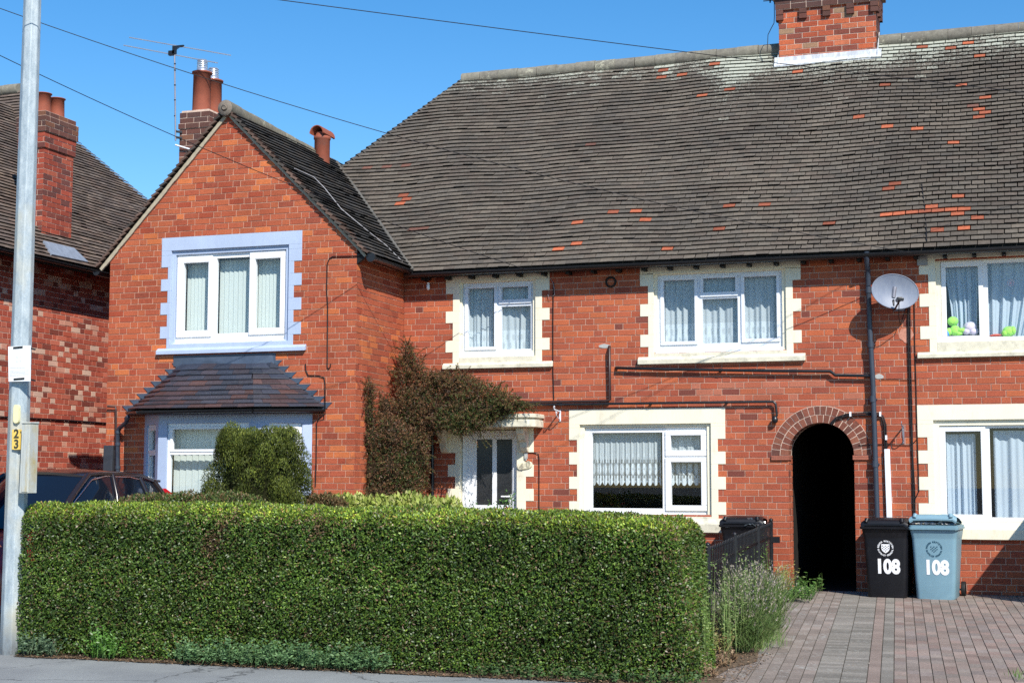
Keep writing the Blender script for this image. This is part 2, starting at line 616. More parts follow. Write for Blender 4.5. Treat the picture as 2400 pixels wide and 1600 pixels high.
# ================================================================ house helpers
CH, BL = 0.0839, 0.2375
PAL = [((.385, .098, .050), 5), ((.41, .110, .054), 4), ((.355, .088, .047), 4), ((.32, .08, .046), 1.8), ((.26, .068, .042), .35), ((.47, .125, .055), 2), ((.19, .058, .042), .3)]
PALW = [((.385, .096, .047), 5), ((.41, .108, .050), 5), ((.36, .087, .045), 4), ((.33, .070, .036), 2.2), ((.27, .066, .038), .6), ((.53, .15, .055), 1.6)]
PALN = [((.38, .085, .05), 5), ((.33, .07, .044), 4), ((.43, .12, .075), 2.5), ((.56, .36, .27), 3), ((.50, .24, .17), 2.2), ((.2, .05, .035), 2)]
PALC = [((.115, .055, .044), 4), ((.14, .06, .047), 3), ((.095, .05, .043), 2), ((.18, .08, .05), 1)]
PALM = [((.46, .112, .05), 5), ((.38, .088, .045), 4), ((.22, .065, .045), 2.5), ((.50, .15, .075), 2), ((.34, .20, .12), 1)]


def pick(pal):
    c = rng.choices([p[0] for p in pal], [p[1] for p in pal])[0]
    k = rng.uniform(.93, 1.07)
    h = rng.uniform(.96, 1.04)
    return (c[0] * k, c[1] * k * h, c[2] * k * h, 0)


def brickwork(mb, to3, u0, u1, z0, z1, openings=(), bounds=None, phase=.0495, pal=PAL, back=.2, bond='monk', joint=.0115, palfn=None):
    n = math.floor((z0 - phase) / CH)
    while phase + n * CH < z1 - 1e-4:
        zb, zt = phase + n * CH, phase + (n + 1) * CH
        za, zc = max(zb, z0), min(zt, z1)
        if zc - za < .004: n += 1; continue
        zm = (za + zc) / 2
        iv = [(u0, u1)]
        if bounds:
            a, b = bounds(zm)
            iv = [(max(u0, a), min(u1, b))]
        for op in openings:
            r = op(zm) if callable(op) else ((op[0], op[1]) if op[2] < zm < op[3] else None)
            if not r: continue
            new = []
            for a, b in iv:
                if r[1] <= a or r[0] >= b: new.append((a, b)); continue
                if r[0] > a: new.append((a, r[0]))
                if r[1] < b: new.append((r[1], b))
            iv = new
        for a, b in iv:
            if b - a < .01: continue
            mb.add([to3(a, .006, za), to3(b, .006, za), to3(b, .006, zc), to3(a, .006, zc)], [(0, 1, 2, 3)], 1)
            if back:
                mb.add([to3(a, back, za), to3(b, back, za), to3(b, back, zc), to3(a, back, zc)], [(0, 1, 2, 3)], 1)
            if bond == 'monk': seq, off = [BL, BL, BL / 2], (n % 2) * (BL * 1.25) + (n % 4 // 2) * BL * .5
            elif bond == 'flemish': seq, off = [BL, BL / 2], (n % 2) * BL * .75 + (n % 3) * .02
            else: seq, off = [BL], (n % 2) * BL / 2
            tot = sum(seq)
            s = math.floor((a - u0 - 2 * tot) / tot) * tot + u0 - off
            k = 0
            while s < b:
                w = seq[k % len(seq)]
                p, q = max(s, a), min(s + w, b)
                if q - p > .025:
                    g = joint / 2
                    ga = g if p > a + 1e-4 else .001
                    gb = g if q < b - 1e-4 else .001
                    e = rng.uniform(-.0015, .0015)
                    j = rng.uniform(-.0012, .0012)
                    zl, zh = za + (g if za == zb else .001) + j, zc - (g if zc == zt else .001) + j
                    c = pick(palfn(p, zm) if palfn else pal)
                    if bond == 'flemish' and c[1] > .2 and q - p > .15 and rng.random() < .6: c = pick(pal[:3])      # pale bricks are mostly headers
                    f = [to3(p + ga, e, zl), to3(q - gb, e, zl), to3(q - gb, e, zh), to3(p + ga, e, zh)]
                    r = [to3(p + ga, .012, zl), to3(q - gb, .012, zl), to3(q - gb, .012, zh), to3(p + ga, .012, zh)]
                    mb.add(f + r, [(0, 1, 2, 3), (0, 4, 5, 1), (1, 5, 6, 2), (2, 6, 7, 3), (3, 7, 4, 0)], 0, c)
                s += w
                k += 1
        n += 1


def zline(n, phase=.0495): return phase + n * CH


def plate(mb, x0, x1, z0, z1, holes, y0, y1, mat=0, col=(1, 1, 1, 0)):
    """upright slab x0..x1, z0..z1 with rectangular holes, between y0 and y1"""
    zs = sorted({z0, z1} | {min(max(z, z0), z1) for h in holes for z in (h[2], h[3])})
    for a, b in zip(zs, zs[1:]):
        if b - a < 1e-5: continue
        m = (a + b) / 2
        cut = sorted([(max(h[0], x0), min(h[1], x1)) for h in holes if h[2] < m < h[3]])
        s = x0
        for p, q in cut:
            if p > s: mb.box(s, p, y0, y1, a, b, mat, col)
            s = max(s, q)
        if s < x1: mb.box(s, x1, y0, y1, a, b, mat, col)


def rectpx(tl, br, Y):
    a, b = at(tl[0], tl[1], Y), at(br[0], br[1], Y)
    return (a[0], b[0], b[2], a[2])


def window(name, parent, Y, frame, lights, mat, sash=(), timber_sill=None, depth=.06, label=None):
    """frame and lights are (x0,x1,z0,z1) rectangles in the plane y=Y; returns the frame object"""
    mb = MB()
    holes = list(lights)
    plate(mb, *frame, holes, Y, Y + depth)
    fr = mb.build(name, mat, parent, bevel=.004)
    for s in sash:
        sm = MB()
        inner = [l for l in lights if l[0] > s[0] and l[1] < s[1] and l[2] > s[2] and l[3] < s[3]]
        inner = [(l[0] + .002, l[1] - .002, l[2] + .002, l[3] - .002) for l in inner]
        plate(sm, *s, inner, Y - .022, Y + .03)
        sm.build('sash', mat, fr, bevel=.006)
    for l in lights:
        g = MB()
        g.add([(l[0] - .01, Y + .034, l[2] - .01), (l[1] + .01, Y + .034, l[2] - .01), (l[1] + .01, Y + .034, l[3] + .01), (l[0] - .01, Y + .034, l[3] + .01)], [(0, 1, 2, 3)])
        g.build('pane', M['glass'], fr)
    if timber_sill:
        t = MB()
        x0, x1, z0, z1 = timber_sill
        t.prism([(x0, Y - .07, z0), (x0, Y - .07, z1 - .012), (x0, Y + .02, z1), (x0, Y + .02, z0)], (x1 - x0, 0, 0))
        t.build('window_ledge', mat, fr, bevel=.004)
    return fr


def surround(parent, mat, Y, op, wl, nl, nr, wr, ztop, zlint, zsill0, zsill1, teeth, phase, sillx, sillmat, right=True, deep=.2, fr=None):
    """painted stone surround with toothed jambs; op = opening, w/n = wide/narrow outer edges"""
    mb = MB()
    y0, y1 = Y - .008, Y + deep
    mb.box(wl, wr, y0, y1, op[3], ztop)                     # lintel
    if zlint < op[3] - 1e-4:
        mb.box(wl, op[0], y0, y1, zlint, op[3])
        if right: mb.box(op[1], wr, y0, y1, zlint, op[3])
    zs = [min(zlint, op[3])]
    for a, b in teeth:
        zs += [zline(b, phase), zline(a, phase)]
    zs.append(zsill1)
    for i, (hi, lo) in enumerate(zip(zs, zs[1:])):
        if hi - lo < .004: continue
        wide = i % 2 == 1
        mb.box(wl if wide else nl, op[0], y0 - (.0 if wide else .0), y1, lo, hi)
        if right: mb.box(op[1], wr if wide else nr, y0, y1, lo, hi)
    if fr: plate(mb, op[0] - .002, op[1] + .002, op[2], op[3] + .002, [fr], Y + .03, Y + deep - .001)   # rebate round the frame
    o = mb.build('surround', mat, parent, bevel=.003)
    sb = MB()
    sx0, sx1 = sillx
    sb.prism([(sx0, Y + .0, zsill0 + .01), (sx0, Y - .06, zsill0), (sx0, Y - .06, zsill0 + (zsill1 - zsill0) * .6), (sx0, Y - .012, zsill1), (sx0, Y + deep, zsill1), (sx0, Y + deep, zsill0 + .01)], (sx1 - sx0, 0, 0))
    if True:
        sb.box(op[0] - .0, op[1] + .0, Y - .009, Y + deep, min(zsill1, op[2]) - .03, op[2])
    sb.build('sill', sillmat, parent, bevel=.006)
    return o


def curtain(name, label, cat, x0, x1, z0, z1, Y, mat, folds=12, amp=.025, nx=120, nz=24, lace=None, shape=None, group=None):
    rows, al = [], []
    ph = rng.uniform(0, 6)
    nz_ = nz
    mb = MB()
    for j in range(nz_ + 1):
        v = j / nz_
        row = []
        for i in range(nx + 1):
            u = i / nx
            uu = u
            if shape: uu = shape(u, v)
            x = x0 + (x1 - x0) * uu
            y = Y + amp * (math.sin(folds * 2 * PI * u + ph + 1.5 * math.sin(4.3 * u + ph) + .6 * math.sin(11 * u + v)) * .7 + math.sin(folds * 3.7 * u * PI + 2 * ph) * .4) * (.6 + .4 * (1 - v))
            row.append((x, y, z0 + (z1 - z0) * v))
            al.append(lace(u, v) if lace else 1.0)
        rows.append(row)
    mb.grid(rows)
    mb.c = [(1, 1, 1, a) for a in al]
    o = mb.build(name, mat)
    return tag(o, label, cat, group)


def rooftiles(mb, O, U, V, N, lim, nc, g, w, colfn, sagfn, vskip=None, mat=0, j0=0, wide=None):
    """courses of plain tiles: O origin at the eaves, U along, V up the slope, N outward; lim(v)->(u0,u1)"""
    O, U, V, N = Vector(O), Vector(U), Vector(V), Vector(N)
    for j in range(j0, nc):
        v0 = j * g
        a, b = lim(v0 + g / 2)
        if b - a < .04: continue
        off = (j % 2) * w / 2
        i = math.floor((a + off) / w)
        wav = rng.uniform(-.003, .003)
        lfj = rng.uniform(-.003, .004)
        while i * w - off < b:
            ua, ub = max(i * w - off, a), min((i + 1) * w - off, b)
            if ub - ua > .02 and not (vskip and vskip((ua + ub) / 2, v0)):
                gp = .0015 if rng.random() < .8 else .004
                if wide and rng.random() < wide(ua): gp = rng.uniform(.003, .008)
                jit = rng.uniform(-.0025, .0025)
                tl = rng.uniform(-.003, .003)
                lf = .033 + lfj + rng.uniform(-.002, .003) + (.008 if rng.random() < .04 else 0)
                c = colfn(i, j, (ua + ub) / 2, v0)
                def pt(u, v, h):
                    dv, dh = sagfn(u, v)
                    return O + U * u + V * (v + dv) + N * (h + dh)
                A, B = pt(ua + gp, v0 + jit + wav, lf), pt(ub - gp, v0 + jit + tl + wav, lf)
                C, D = pt(ub - gp, v0 + g + .014, .006), pt(ua + gp, v0 + g + .014, .006)
                A2, B2 = A - N * .010, B - N * .010
                C2, D2 = C - N * .010, D - N * .010
                mb.add([A, B, C, D, A2, B2, C2, D2], [(0, 1, 2, 3), (4, 5, 1, 0), (5, 6, 2, 1), (7, 4, 0, 3)], mat, c)
            i += 1


def ridgetiles(mb, a, b, r=.12, L=.32, mat=0, jit=.006, pal=((.20, .185, .15), (.215, .20, .16), (.185, .17, .14))):
    a, b = Vector(a), Vector(b)
    n = max(1, round((b - a).length / L))
    d = (b - a) / n
    for i in range(n):
        k = rng.uniform(.93, 1.07)
        c = rng.choice(pal)
        c = (c[0] * k, c[1] * k, c[2] * k, .12 + rng.uniform(-.1, .15))
        o = Vector((rng.uniform(-jit, jit), rng.uniform(-jit, jit), rng.uniform(-jit, jit)))
        p, q = a + d * i + o, a + d * (i + 1) + o - d * .012
        mb.tube([p, q], [r, r * 1.02], 16, mat, c)


def gutterline(mb, a, b, r=.055, bracket=.95, mat=0, cap=True):
    """half round gutter"""
    a, b = Vector(a), Vector(b)
    d = (b - a).normalized()
    s = Vector((-d.y, d.x, 0))
    n = 10
    rows = []
    for P in (a, b):
        rows.append([P + s * (r * math.cos(PI + PI * k / n)) + Vector((0, 0, r * math.sin(PI + PI * k / n))) for k in range(n + 1)])
    mb.grid(rows, mat)
    rows2 = []
    for P in (a, b):
        rows2.append([P + s * ((r - .006) * math.cos(PI + PI * k / n)) + Vector((0, 0, (r - .006) * math.sin(PI + PI * k / n))) for k in range(n + 1)])
    mb.grid(rows2, mat)
    if cap:
        mb.add(rows[0], [tuple(range(n + 1))], mat)
        mb.add(rows[1], [tuple(range(n + 1))], mat)
    L = (b - a).length
    k = max(1, int(L / bracket))
    for i in range(k + 1):
        P = a + d * (L * (i + .3) / (k + .6))
        q = [P + s * ((r + .004) * math.cos(PI + PI * m / n)) + Vector((0, 0, (r + .004) * math.sin(PI + PI * m / n) + .003)) for m in range(n + 1)]
        q2 = [p + d * .03 for p in q]
        mb.grid([q, q2], mat)

# ================================================================ main terraced house
XC = -8.68                        # inner corner with the gabled wing
XE = 3.2                          # end of what is built on the right
YE, ZE = -.235, 4.38              # eaves line of the tiles
YR, ZR = 3.03, 8.056
TAN = (ZR - ZE) / (YR - YE)
PITCH = math.degrees(math.atan(TAN))
XR = -8.93                        # left end of the ridge (hip)
house = thing('terraced_house', 'long red brick terraced house with cream stone window surrounds and big tiled roof', 'house', (-3, 0, 0))

wA = rectpx((1086.1, 665), (1250.6, 822), .07)
wB = rectpx((1541.2, 646), (1835.5, 813), .07)
wC = rectpx((1371.6, 1002), (1660, 1208.4), .07)
wF0 = rectpx((2203.9, 614), (2306.5, 797.8), .07)
wD0 = rectpx((2201.4, 997.6), (2303, 1219), .07)
wF = (wF0[0], .32, wF0[2], wF0[3])
wD = (wD0[0], .32, wD0[2], wD0[3])
dL, dR = at(1088, 1100, .1)[0], at(1212, 1100, .1)[0]
DOOR = (dL, dR, 0.0, at(1150, 1012, .1)[2])
ARX, ARR, ARZ = -2.7515, .425, 1.757


def arch_open(z, r=.60):
    if z < ARZ: return (ARX - ARR, ARX + ARR)
    q = r * r - (z - ARZ) ** 2
    return (ARX - math.sqrt(q), ARX + math.sqrt(q)) if q > 0 else None


def grow(r, e=.02): return (r[0] - e, r[1] + e, r[2] - e, r[3] + e)


def mg(w, l, r, b, t): return (w[0] - l, w[1] + r, w[2] - b, w[3] + t)


SO = {'A': mg(wA, .03, .05, .075, .01), 'B': mg(wB, .04, .055, .05, .01), 'C': mg(wC, .06, .06, .01, .04), 'F': (wF[0] - .06, .36, wF[2] - .01, wF[3] + .03), 'D': (wD[0] - .07, .36, wD[2] - .01, wD[3] + .07), 'door': mg(DOOR, .03, .03, 0, .03)}
ops = [grow(w, .012) for w in SO.values()] + [arch_open]
wb = MB()


def main_pal(u, z):
    if z > 2.2 and z < 2.75 and -4.6 < u < -2.4 and rng.random() < .55:
        return [((.42, .14, .085), 3), ((.40, .115, .065), 2)]     # washed out patch above the passage
    return PAL


brickwork(wb, lambda u, d, z: (u, d, z), XC, XE, 0.0, 4.46, ops, palfn=main_pal)
# left jamb of the passage
brickwork(wb, lambda u, d, z: (ARX - ARR - d, u, z), .0, .34, 0.0, ARZ, back=0)
brickwork(wb, lambda u, d, z: (ARX + ARR + d, u, z), .0, .34, 0.0, ARZ, back=0)
# other sides, plain
wb.add([(XE, 0, 0), (XE, 6.1, 0), (XE, 6.1, 4.46), (XE, 0, 4.46)], [(0, 1, 2, 3)], 2)
wb.add([(-12.45, 6.1, 0), (XE, 6.1, 0), (XE, 6.1, 4.46), (-12.45, 6.1, 4.46)], [(0, 1, 2, 3)], 2)
wb.add([(-12.45, 0, 0), (-12.45, 6.1, 0), (-12.45, 6.1, 4.46), (-12.45, 0, 4.46)], [(0, 1, 2, 3)], 2)
wb.build('wall', [M['brick'], M['mortar'], M['brick_plain']], house)
# floors and party walls inside
ib = MB()
ib.box(-12.3, XE - .05, .26, 6.0, 2.45, 2.6)
ib.box(-12.3, XE - .05, .26, 6.0, 4.44, 4.5)
ib.box(-12.3, -3.3, .26, 6.0, -.02, .12)
ib.box(-2.2, XE - .05, .26, 6.0, -.02, .12)
for x in (-5.6, -2.0): ib.box(x, x + .1, .3, 6.0, 2.6, 4.4)
for x in (-6.5,): ib.box(x, x + .1, .3, 6.0, .12, 2.44)
ib.box(-12.3, -3.35, 3.2, 3.3, .12, 2.44)
ib.box(-2.1, XE, 3.2, 3.3, .12, 2.44)
ib.box(-12.3, XE, 3.2, 3.3, 2.6, 4.4)
ib.build('inner_floor', M['interior'], house)
# the passage behind the arch
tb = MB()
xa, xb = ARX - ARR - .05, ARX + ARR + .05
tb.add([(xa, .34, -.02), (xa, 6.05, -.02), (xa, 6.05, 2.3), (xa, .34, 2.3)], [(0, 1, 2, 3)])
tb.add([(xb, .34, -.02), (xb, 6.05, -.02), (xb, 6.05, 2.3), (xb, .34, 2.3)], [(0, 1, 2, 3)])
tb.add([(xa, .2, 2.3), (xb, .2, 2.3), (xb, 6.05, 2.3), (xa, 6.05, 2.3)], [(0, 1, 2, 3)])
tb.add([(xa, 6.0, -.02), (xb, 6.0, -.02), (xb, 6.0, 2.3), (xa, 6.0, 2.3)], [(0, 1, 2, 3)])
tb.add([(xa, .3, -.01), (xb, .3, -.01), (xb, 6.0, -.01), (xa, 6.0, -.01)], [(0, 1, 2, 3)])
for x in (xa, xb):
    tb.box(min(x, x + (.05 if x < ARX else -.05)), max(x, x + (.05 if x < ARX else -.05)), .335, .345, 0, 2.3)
tb.build('passage', M['passage_shade'], house)
# arch of two rings of half bricks
ab = MB()
for ri, ro, n in ((.425, .527, 19), (.536, .640, 24)):
    for k in range(n):
        t0, t1 = PI * k / n + .006 / ri * .8, PI * (k + 1) / n - .006 / ri * .8
        c = pick([((.17, .062, .043), 4), ((.21, .075, .05), 3), ((.13, .055, .042), 2), ((.25, .095, .06), 1.5)])
        e = -.006 + rng.uniform(-.0015, .0015)
        q = [(ri, t0), (ro, t0), (ro, t1), (ri, t1)]
        P = [(ARX + r * math.cos(t), ARZ + r * math.sin(t)) for r, t in q]
        ab.hexa([(p[0], e, p[1]) for p in P] + [(p[0], .22, p[1]) for p in P], 0, c)
ns = 40
ang = [PI * k / ns for k in range(ns + 1)]
ab.grid([[(ARX + .427 * math.cos(t), -.001, ARZ + .427 * math.sin(t)) for t in ang], [(ARX + .646 * math.cos(t), -.001, ARZ + .646 * math.sin(t)) for t in ang]], 1, smooth=False)
ab.grid([[(ARX + .4265 * math.cos(t), -.001, ARZ + .4265 * math.sin(t)) for t in ang], [(ARX + .4265 * math.cos(t), .3, ARZ + .4265 * math.sin(t)) for t in ang]], 1, smooth=False)
ab.grid([[(ARX + .4265 * math.cos(t), .3, ARZ + .4265 * math.sin(t)) for t in ang], [(ARX + .9 * math.cos(t), .3, ARZ + .9 * math.sin(t)) for t in ang]], 1, smooth=False)
for s in (-1, 1):
    for zi, hi in ((ARZ - .030, .026), (ARZ - .060, .026)):
        ca, cb = ARX + s * (ARR - .014), ARX + s * (.645)
        ab.box(ca, cb, -.028, .2, zi, zi + hi, 0, pick([((.36, .13, .085), 1)]))
ab.build('arch', [M['brick'], M['mortar_pale']], house)

# ---- windows
def pxs(*xs, y=900, Y=0.0): return [at(x, y, Y)[0] for x in xs]
up_teeth = [(48, 50), (43, 45), (38, 40)]
lo_teeth = [(23, 25), (19, 21), (15, 17), (11, 13)]
E_ = .01


def opn(w): return (w[0] - E_, w[1] + E_, w[2] - E_, w[3] + E_)


def lights(Y, *l): return [rectpx(a, b, Y) for a, b in l]


LA = lights(.07, ((1097.6, 676.5), (1158.8, 812.3)), ((1176, 673.6), (1239, 700.4)), ((1175, 718.6), (1243.9, 817)))
zlA = (wA[0] - .012, wA[1] + .01)
fA = window('window', house, .07, wA, LA, M['whitewood'], sash=[(LA[0][0] - .045, LA[0][1] + .04, LA[0][2] - .045, LA[0][3] + .035), (LA[1][0] - .04, LA[1][1] + .045, LA[1][2] - .06, LA[1][3] + .04)], timber_sill=(wA[0] - .05, wA[1] - .0, wA[2] - .075, wA[2] - .022))
fA['label'] = 'small white timber window with net curtains above the front door'
a, b_, c_, d_ = pxs(1044.9, 1061.5, 1270.3, 1288.0, y=760)
so = SO['A']
surround(fA, M['stone'], 0, so, a, b_, c_, d_, 4.44, zline(50), 2.996, at(1150, 849, 0)[2], up_teeth, .0495, (at(1036, 860, -.06)[0], at(1294, 860, -.06)[0]), M['stone_w'], fr=wA)

LB = lights(.07, ((1555.2, 657.7), (1629.2, 799.5)), ((1647.8, 652.8), (1724, 683.1)), ((1645.8, 700.7), (1729.9, 802.4)), ((1743.6, 648.9), (1821.8, 792.6)))
fB = window('window', house, .07, wB, LB, M['whitewood'], sash=[(LB[0][0] - .045, LB[0][1] + .04, LB[0][2] - .045, LB[0][3] + .04), (LB[1][0] - .04, LB[1][1] + .035, LB[1][2] - .06, LB[1][3] + .04), (LB[3][0] - .04, LB[3][1] + .04, LB[3][2] - .045, LB[3][3] + .04)], timber_sill=(wB[0] - .02, wB[1] + .01, wB[2] - .05, wB[2] - .004))
fB['label'] = 'three light white timber window with lace edged net curtains'
a, b_, c_, d_ = pxs(1500.7, 1519.3, 1859, 1878.5, y=760)
so = SO['B']
surround(fB, M['stone'], 0, so, a, b_, c_, d_, 4.44, zline(50), 2.996, at(1690, 832, 0)[2], up_teeth, .0495, (at(1494, 850, -.06)[0], at(1887, 850, -.06)[0]), M['stone_w'], fr=wB)

LC = lights(.07, ((1387.8, 1014.3), (1553.3, 1191)), ((1571.5, 1019.8), (1643.3, 1054.9)), ((1572.6, 1082.2), (1644.8, 1184.2)))
s1 = rectpx((1559.6, 1010), (1657.8, 1068.5), .07)
s2 = rectpx((1559.6, 1071.2), (1657.8, 1197.1), .07)
fC = window('window', house, .07, wC, LC, M['white'], sash=[s1, s2])
fC['label'] = 'wide white ground floor window with patterned lace half curtain'
a, b_, c_, d_ = pxs(1334, 1352.5, 1682.5, 1700.5, y=1060)
so = SO['C']
surround(fC, M['stone'], 0, so, a, b_, c_, d_, 2.397, zline(25), .735, at(1640, 1214, 0)[2], lo_teeth, .0495, (a - .05, d_ + .05), M['stone_w'], fr=wC)

LF = lights(.07, ((2215.7, 626.3), (2296.3, 786.5)))
zf = rectpx((2313.7, 617.1), (2318, 789.6), .07)
LF.append((zf[0], .25, zf[2], zf[3]))
fF = window('window', house, .07, wF, LF, M['white'], sash=[rectpx((2204.5, 614.5), (2307.5, 798.4), .07)])
fF['label'] = 'white upper window with gathered pale curtains and soft toys on its ledge'
a, b_ = pxs(2155.5, 2177, y=720)
so = SO['F']
surround(fF, M['stone'], 0, so, a, b_, .5, .62, 4.44, zline(50), 2.990, at(2260, 823, 0)[2], up_teeth, .0495, (at(2150, 838, -.06)[0], .7), M['stone_w'], fr=wF)

LD = lights(.07, ((2215.1, 1010.8), (2303.5, 1205.7)))
zf = rectpx((2318.8, 1002.7), (2324.9, 1211.8), .07)
LD.append((zf[0], .25, zf[2], zf[3]))
fD = window('window', house, .07, wD, LD, M['white'], sash=[rectpx((2201.5, 999), (2315, 1220), .07)])
fD['label'] = 'white ground floor window with plain drapes behind the wheelie bins'
a, b_ = pxs(2150.5, 2174, y=1060)
so = SO['D']
surround(fD, M['stone'], 0, so, a, b_, .5, .62, 2.39, zline(25), .69, at(2260, 1224, 0)[2], lo_teeth, .0495, (a - .05, .7), M['stone'], fr=wD)

# ---- front door
so = (dL - .03, dR + .03, 0.0, DOOR[3] + .03)
a, b_, c_, d_ = pxs(1050, 1067, 1232.5, 1251, y=1100)
ds = MB()
zt = zline(26)
ds.box(a, d_, -.008, .2, so[3], zt + .04)
prev = so[3]
lev = [so[3], zline(21), zline(19), zline(17), zline(15), zline(13), zline(11), zline(9), zline(7), zline(5), zline(3), 0.0]
for i, (hi, lo) in enumerate(zip(lev, lev[1:])):
    wide = i % 2 == 0
    if hi - lo < .005: continue
    ds.box(a if wide else b_, so[0], -.008, .2, lo, hi)
    ds.box(so[1], d_ if wide else c_, -.008, .2, lo, hi)
dfm = MB()
plate(dfm, dL - .02, dR + .02, .1, DOOR[3] + .02, [(dL + .055, dR - .055, .1, DOOR[3] - .055)], .08, .17)
dm = dfm.build('door_frame', M['white'], house, bevel=.005)
ds.build('surround', M['stone'], dm, bevel=.003)
db2 = MB()
gl = [rectpx((1116.5, 1029), (1153, 1183), .09), rectpx((1163.5, 1029), (1199.5, 1183), .09)]
plate(db2, dL + .057, dR - .057, .12, DOOR[3] - .057, gl, .10, .15)
door = db2.build('door', M['white'], dm, bevel=.004)
mdg, _, bb = newmat('obscured_glass')
nn = noise(mdg.node_tree, 60, 4, .7)
rr = ramp(mdg.node_tree, nn.outputs[0], [(.35, (.012, .012, .013)), (.7, (.05, .052, .055))])
mdg.node_tree.links.new(rr.outputs[0], bb.inputs['Base Color'])
bb.inputs['Roughness'].default_value = .25
for g in gl:
    q = MB(); q.box(g[0] - .005, g[1] + .005, .118, .128, g[2] - .005, g[3] + .005); q.build('door_glass', mdg, dm)
hd = at(1195, 1163, .07)
q = MB(); q.box(hd[0] - .02, hd[0] + .02, .085, .10, hd[2] - .14, hd[2] + .03); q.tube([(hd[0], .09, hd[2]), (hd[0], .045, hd[2]), (hd[0] - .12, .045, hd[2])], .012, 8)
q.build('door_handle', M['white'], dm)
# concrete canopy on two brackets
cz1, cz0 = at(1276, 975, 0)[2], at(1276, 1000, 0)[2]
cxr = at(1276, 985, 0)[0]
cxl = at(1008, 985, 0)[0]
cn = MB()
for (xa_, xb_, yd, za_, zb_) in ((cxl, cxr, -.46, cz1 - .035, cz1 + .02), (cxl + .03, cxr - .03, -.43, cz1 - .06, cz1 - .036), (cxl + .012, cxr - .012, -.45, cz0 - .012, cz1 - .061)):
    cn.prism([(xa_, 0.0, za_), (xa_, yd + .09, za_), (xa_ + .09, yd, za_), (xb_ - .09, yd, za_), (xb_, yd + .09, za_), (xb_, 0.0, za_)], (0, 0, zb_ - za_))
can = cn.build('door_canopy', M['stone_w'], house, bevel=.008)
for px in (1045, 1232):
    bx = at(px, 1020, 0)[0]
    q = MB()
    z = cz0 - .014
    prof = [(0, z), (-.27, z), (-.27, z - .08), (-.22, z - .10), (-.17, z - .17), (-.12, z - .2), (-.11, z - .27), (-.06, z - .33), (0, z - .35)]
    q.prism([(bx - .055, p[0], p[1]) for p in prof], (.11, 0, 0))
    q.build('canopy_bracket', M['stone_w'], can, bevel=.01)

# ---- roof
Umain, Vmain = Vector((1, 0, 0)), Vector((0, math.cos(math.radians(PITCH)), math.sin(math.radians(PITCH))))
Nmain = Vector((0, -math.sin(math.radians(PITCH)), math.cos(math.radians(PITCH))))
SLEN = (YR - YE) / math.cos(math.radians(PITCH))
G = .0945
NC = int(SLEN / G)
CHX = (-3.66, -2.2)


def roofhit(x, y):
    q = ray(x, y)
    s = (ZE + TAN * (CAM[1] - YE) - CAM[2]) / (q[2] - TAN * q[1])
    return CAM + q * s


redpx = [(1600 + a / 2.24, b / 2.24) for a, b in [(180, 337), (10, 390), (230, 488), (80, 520), (600, 372), (1075, 447), (895, 628), (1065, 677), (1210, 672), (1485, 430), (1575, 288), (1510, 220), (1408, 246), (1280, 257), (1595, 518), (1560, 580), (1595, 598), (1563, 620), (1418, 745), (1130, 968), (1095, 990), (1437, 1040), (1290, 1090), (1437, 1127), (1562, 1143), (1325, 1204), (1445, 1220), (762, 1168), (235, 1096), (445, 1080), (197, 1206)]]
redpx += [(1600 + (1060 + 65 * k + 32) / 2.24, (1125 - 3.6 * k) / 2.24) for k in range(7)]
redpx += [(800 + a / 2.24, b / 2.24) for a, b in [(1687, 365), (1680, 400), (1437, 1130), (1570, 1122), (1620, 1160), (1237, 1182), (1247, 1283), (1145, 1310), (1700, 1303), (315, 1030), (320, 1045), (295, 1068)]]
TW = .165
X0R = -12.6
REDS = {}
for x, y in redpx:
    h = roofhit(x, y)
    u = h[0] - X0R
    v = (h[1] - YE) / math.cos(math.radians(PITCH))
    j = int(v / G)
    REDS[(math.floor((u + (j % 2) * TW / 2) / TW), j)] = 1
fade = [roofhit(800 + a / 2.24, b / 2.24) for a, b in [(370, 1198), (420, 1195), (140, 890), (230, 870), (340, 865), (1313, 765)]] + [roofhit(2281, 252)]
for h in fade:
    j = int((h[1] - YE) / math.cos(math.radians(PITCH)) / G)
    REDS[(math.floor((h[0] - X0R + (j % 2) * TW / 2) / TW), j)] = .45


def sag(u, v):
    dh = .018 * math.sin(u * 1.1 + 1.0) * math.sin(v * 1.2 + .4) + .010 * math.sin(u * 2.9 + v * .8) + .006 * math.sin(v * 5 + u)
    dv = .010 * math.sin(u * 1.6 + v * .7) + .006 * math.sin(u * 3.7 + v * 2.1) + .003 * math.sin(u * 9 + v * 5)
    k = min(1.0, .25 + v / .8)
    return .9 * k * dv, 1.2 * k * dh


def maincol(i, j, u, v):
    r = REDS.get((i, j))
    if r == 1:
        k = rng.uniform(.55, 1.08)
        return (.40 * k, (.115 + .03 * (1 - k)) * k, (.06 + .04 * (1 - k)) * k, rng.uniform(-.05, .09))
    b = rng.choice([(.118, .100, .083), (.124, .107, .089), (.108, .094, .080), (.130, .110, .090), (.114, .094, .078)])
    k = rng.uniform(.88, 1.13) * (.8 if rng.random() < .03 else 1)
    x = u + X0R
    top = min(1, v / SLEN)
    al = .075 + .03 * rng.random() + (.09 if rng.random() < .05 else 0)
    al += .30 * max(0, (top - .78) / .22) * rng.uniform(.5, 1.1)
    g = 0
    d = abs(x + 4.35 - .05 * math.sin(v * 3))
    if top > .55 and d < .55:                                # lichen streak below the chimney
        al += .30 * (1 - d / .55) * (top - .5) / .4
    al += .22 * max(0, (top - .58) / .42) * math.exp(-((x + 2.7) / 1.25) ** 4)
    if top > .7 and x > -1.6: al += .12 * (top - .6) / .4
    if x > -1.9: k *= .9
    if r: return (.16, .08, .062, 0)
    return (b[0] * k, b[1] * k, b[2] * k, al)


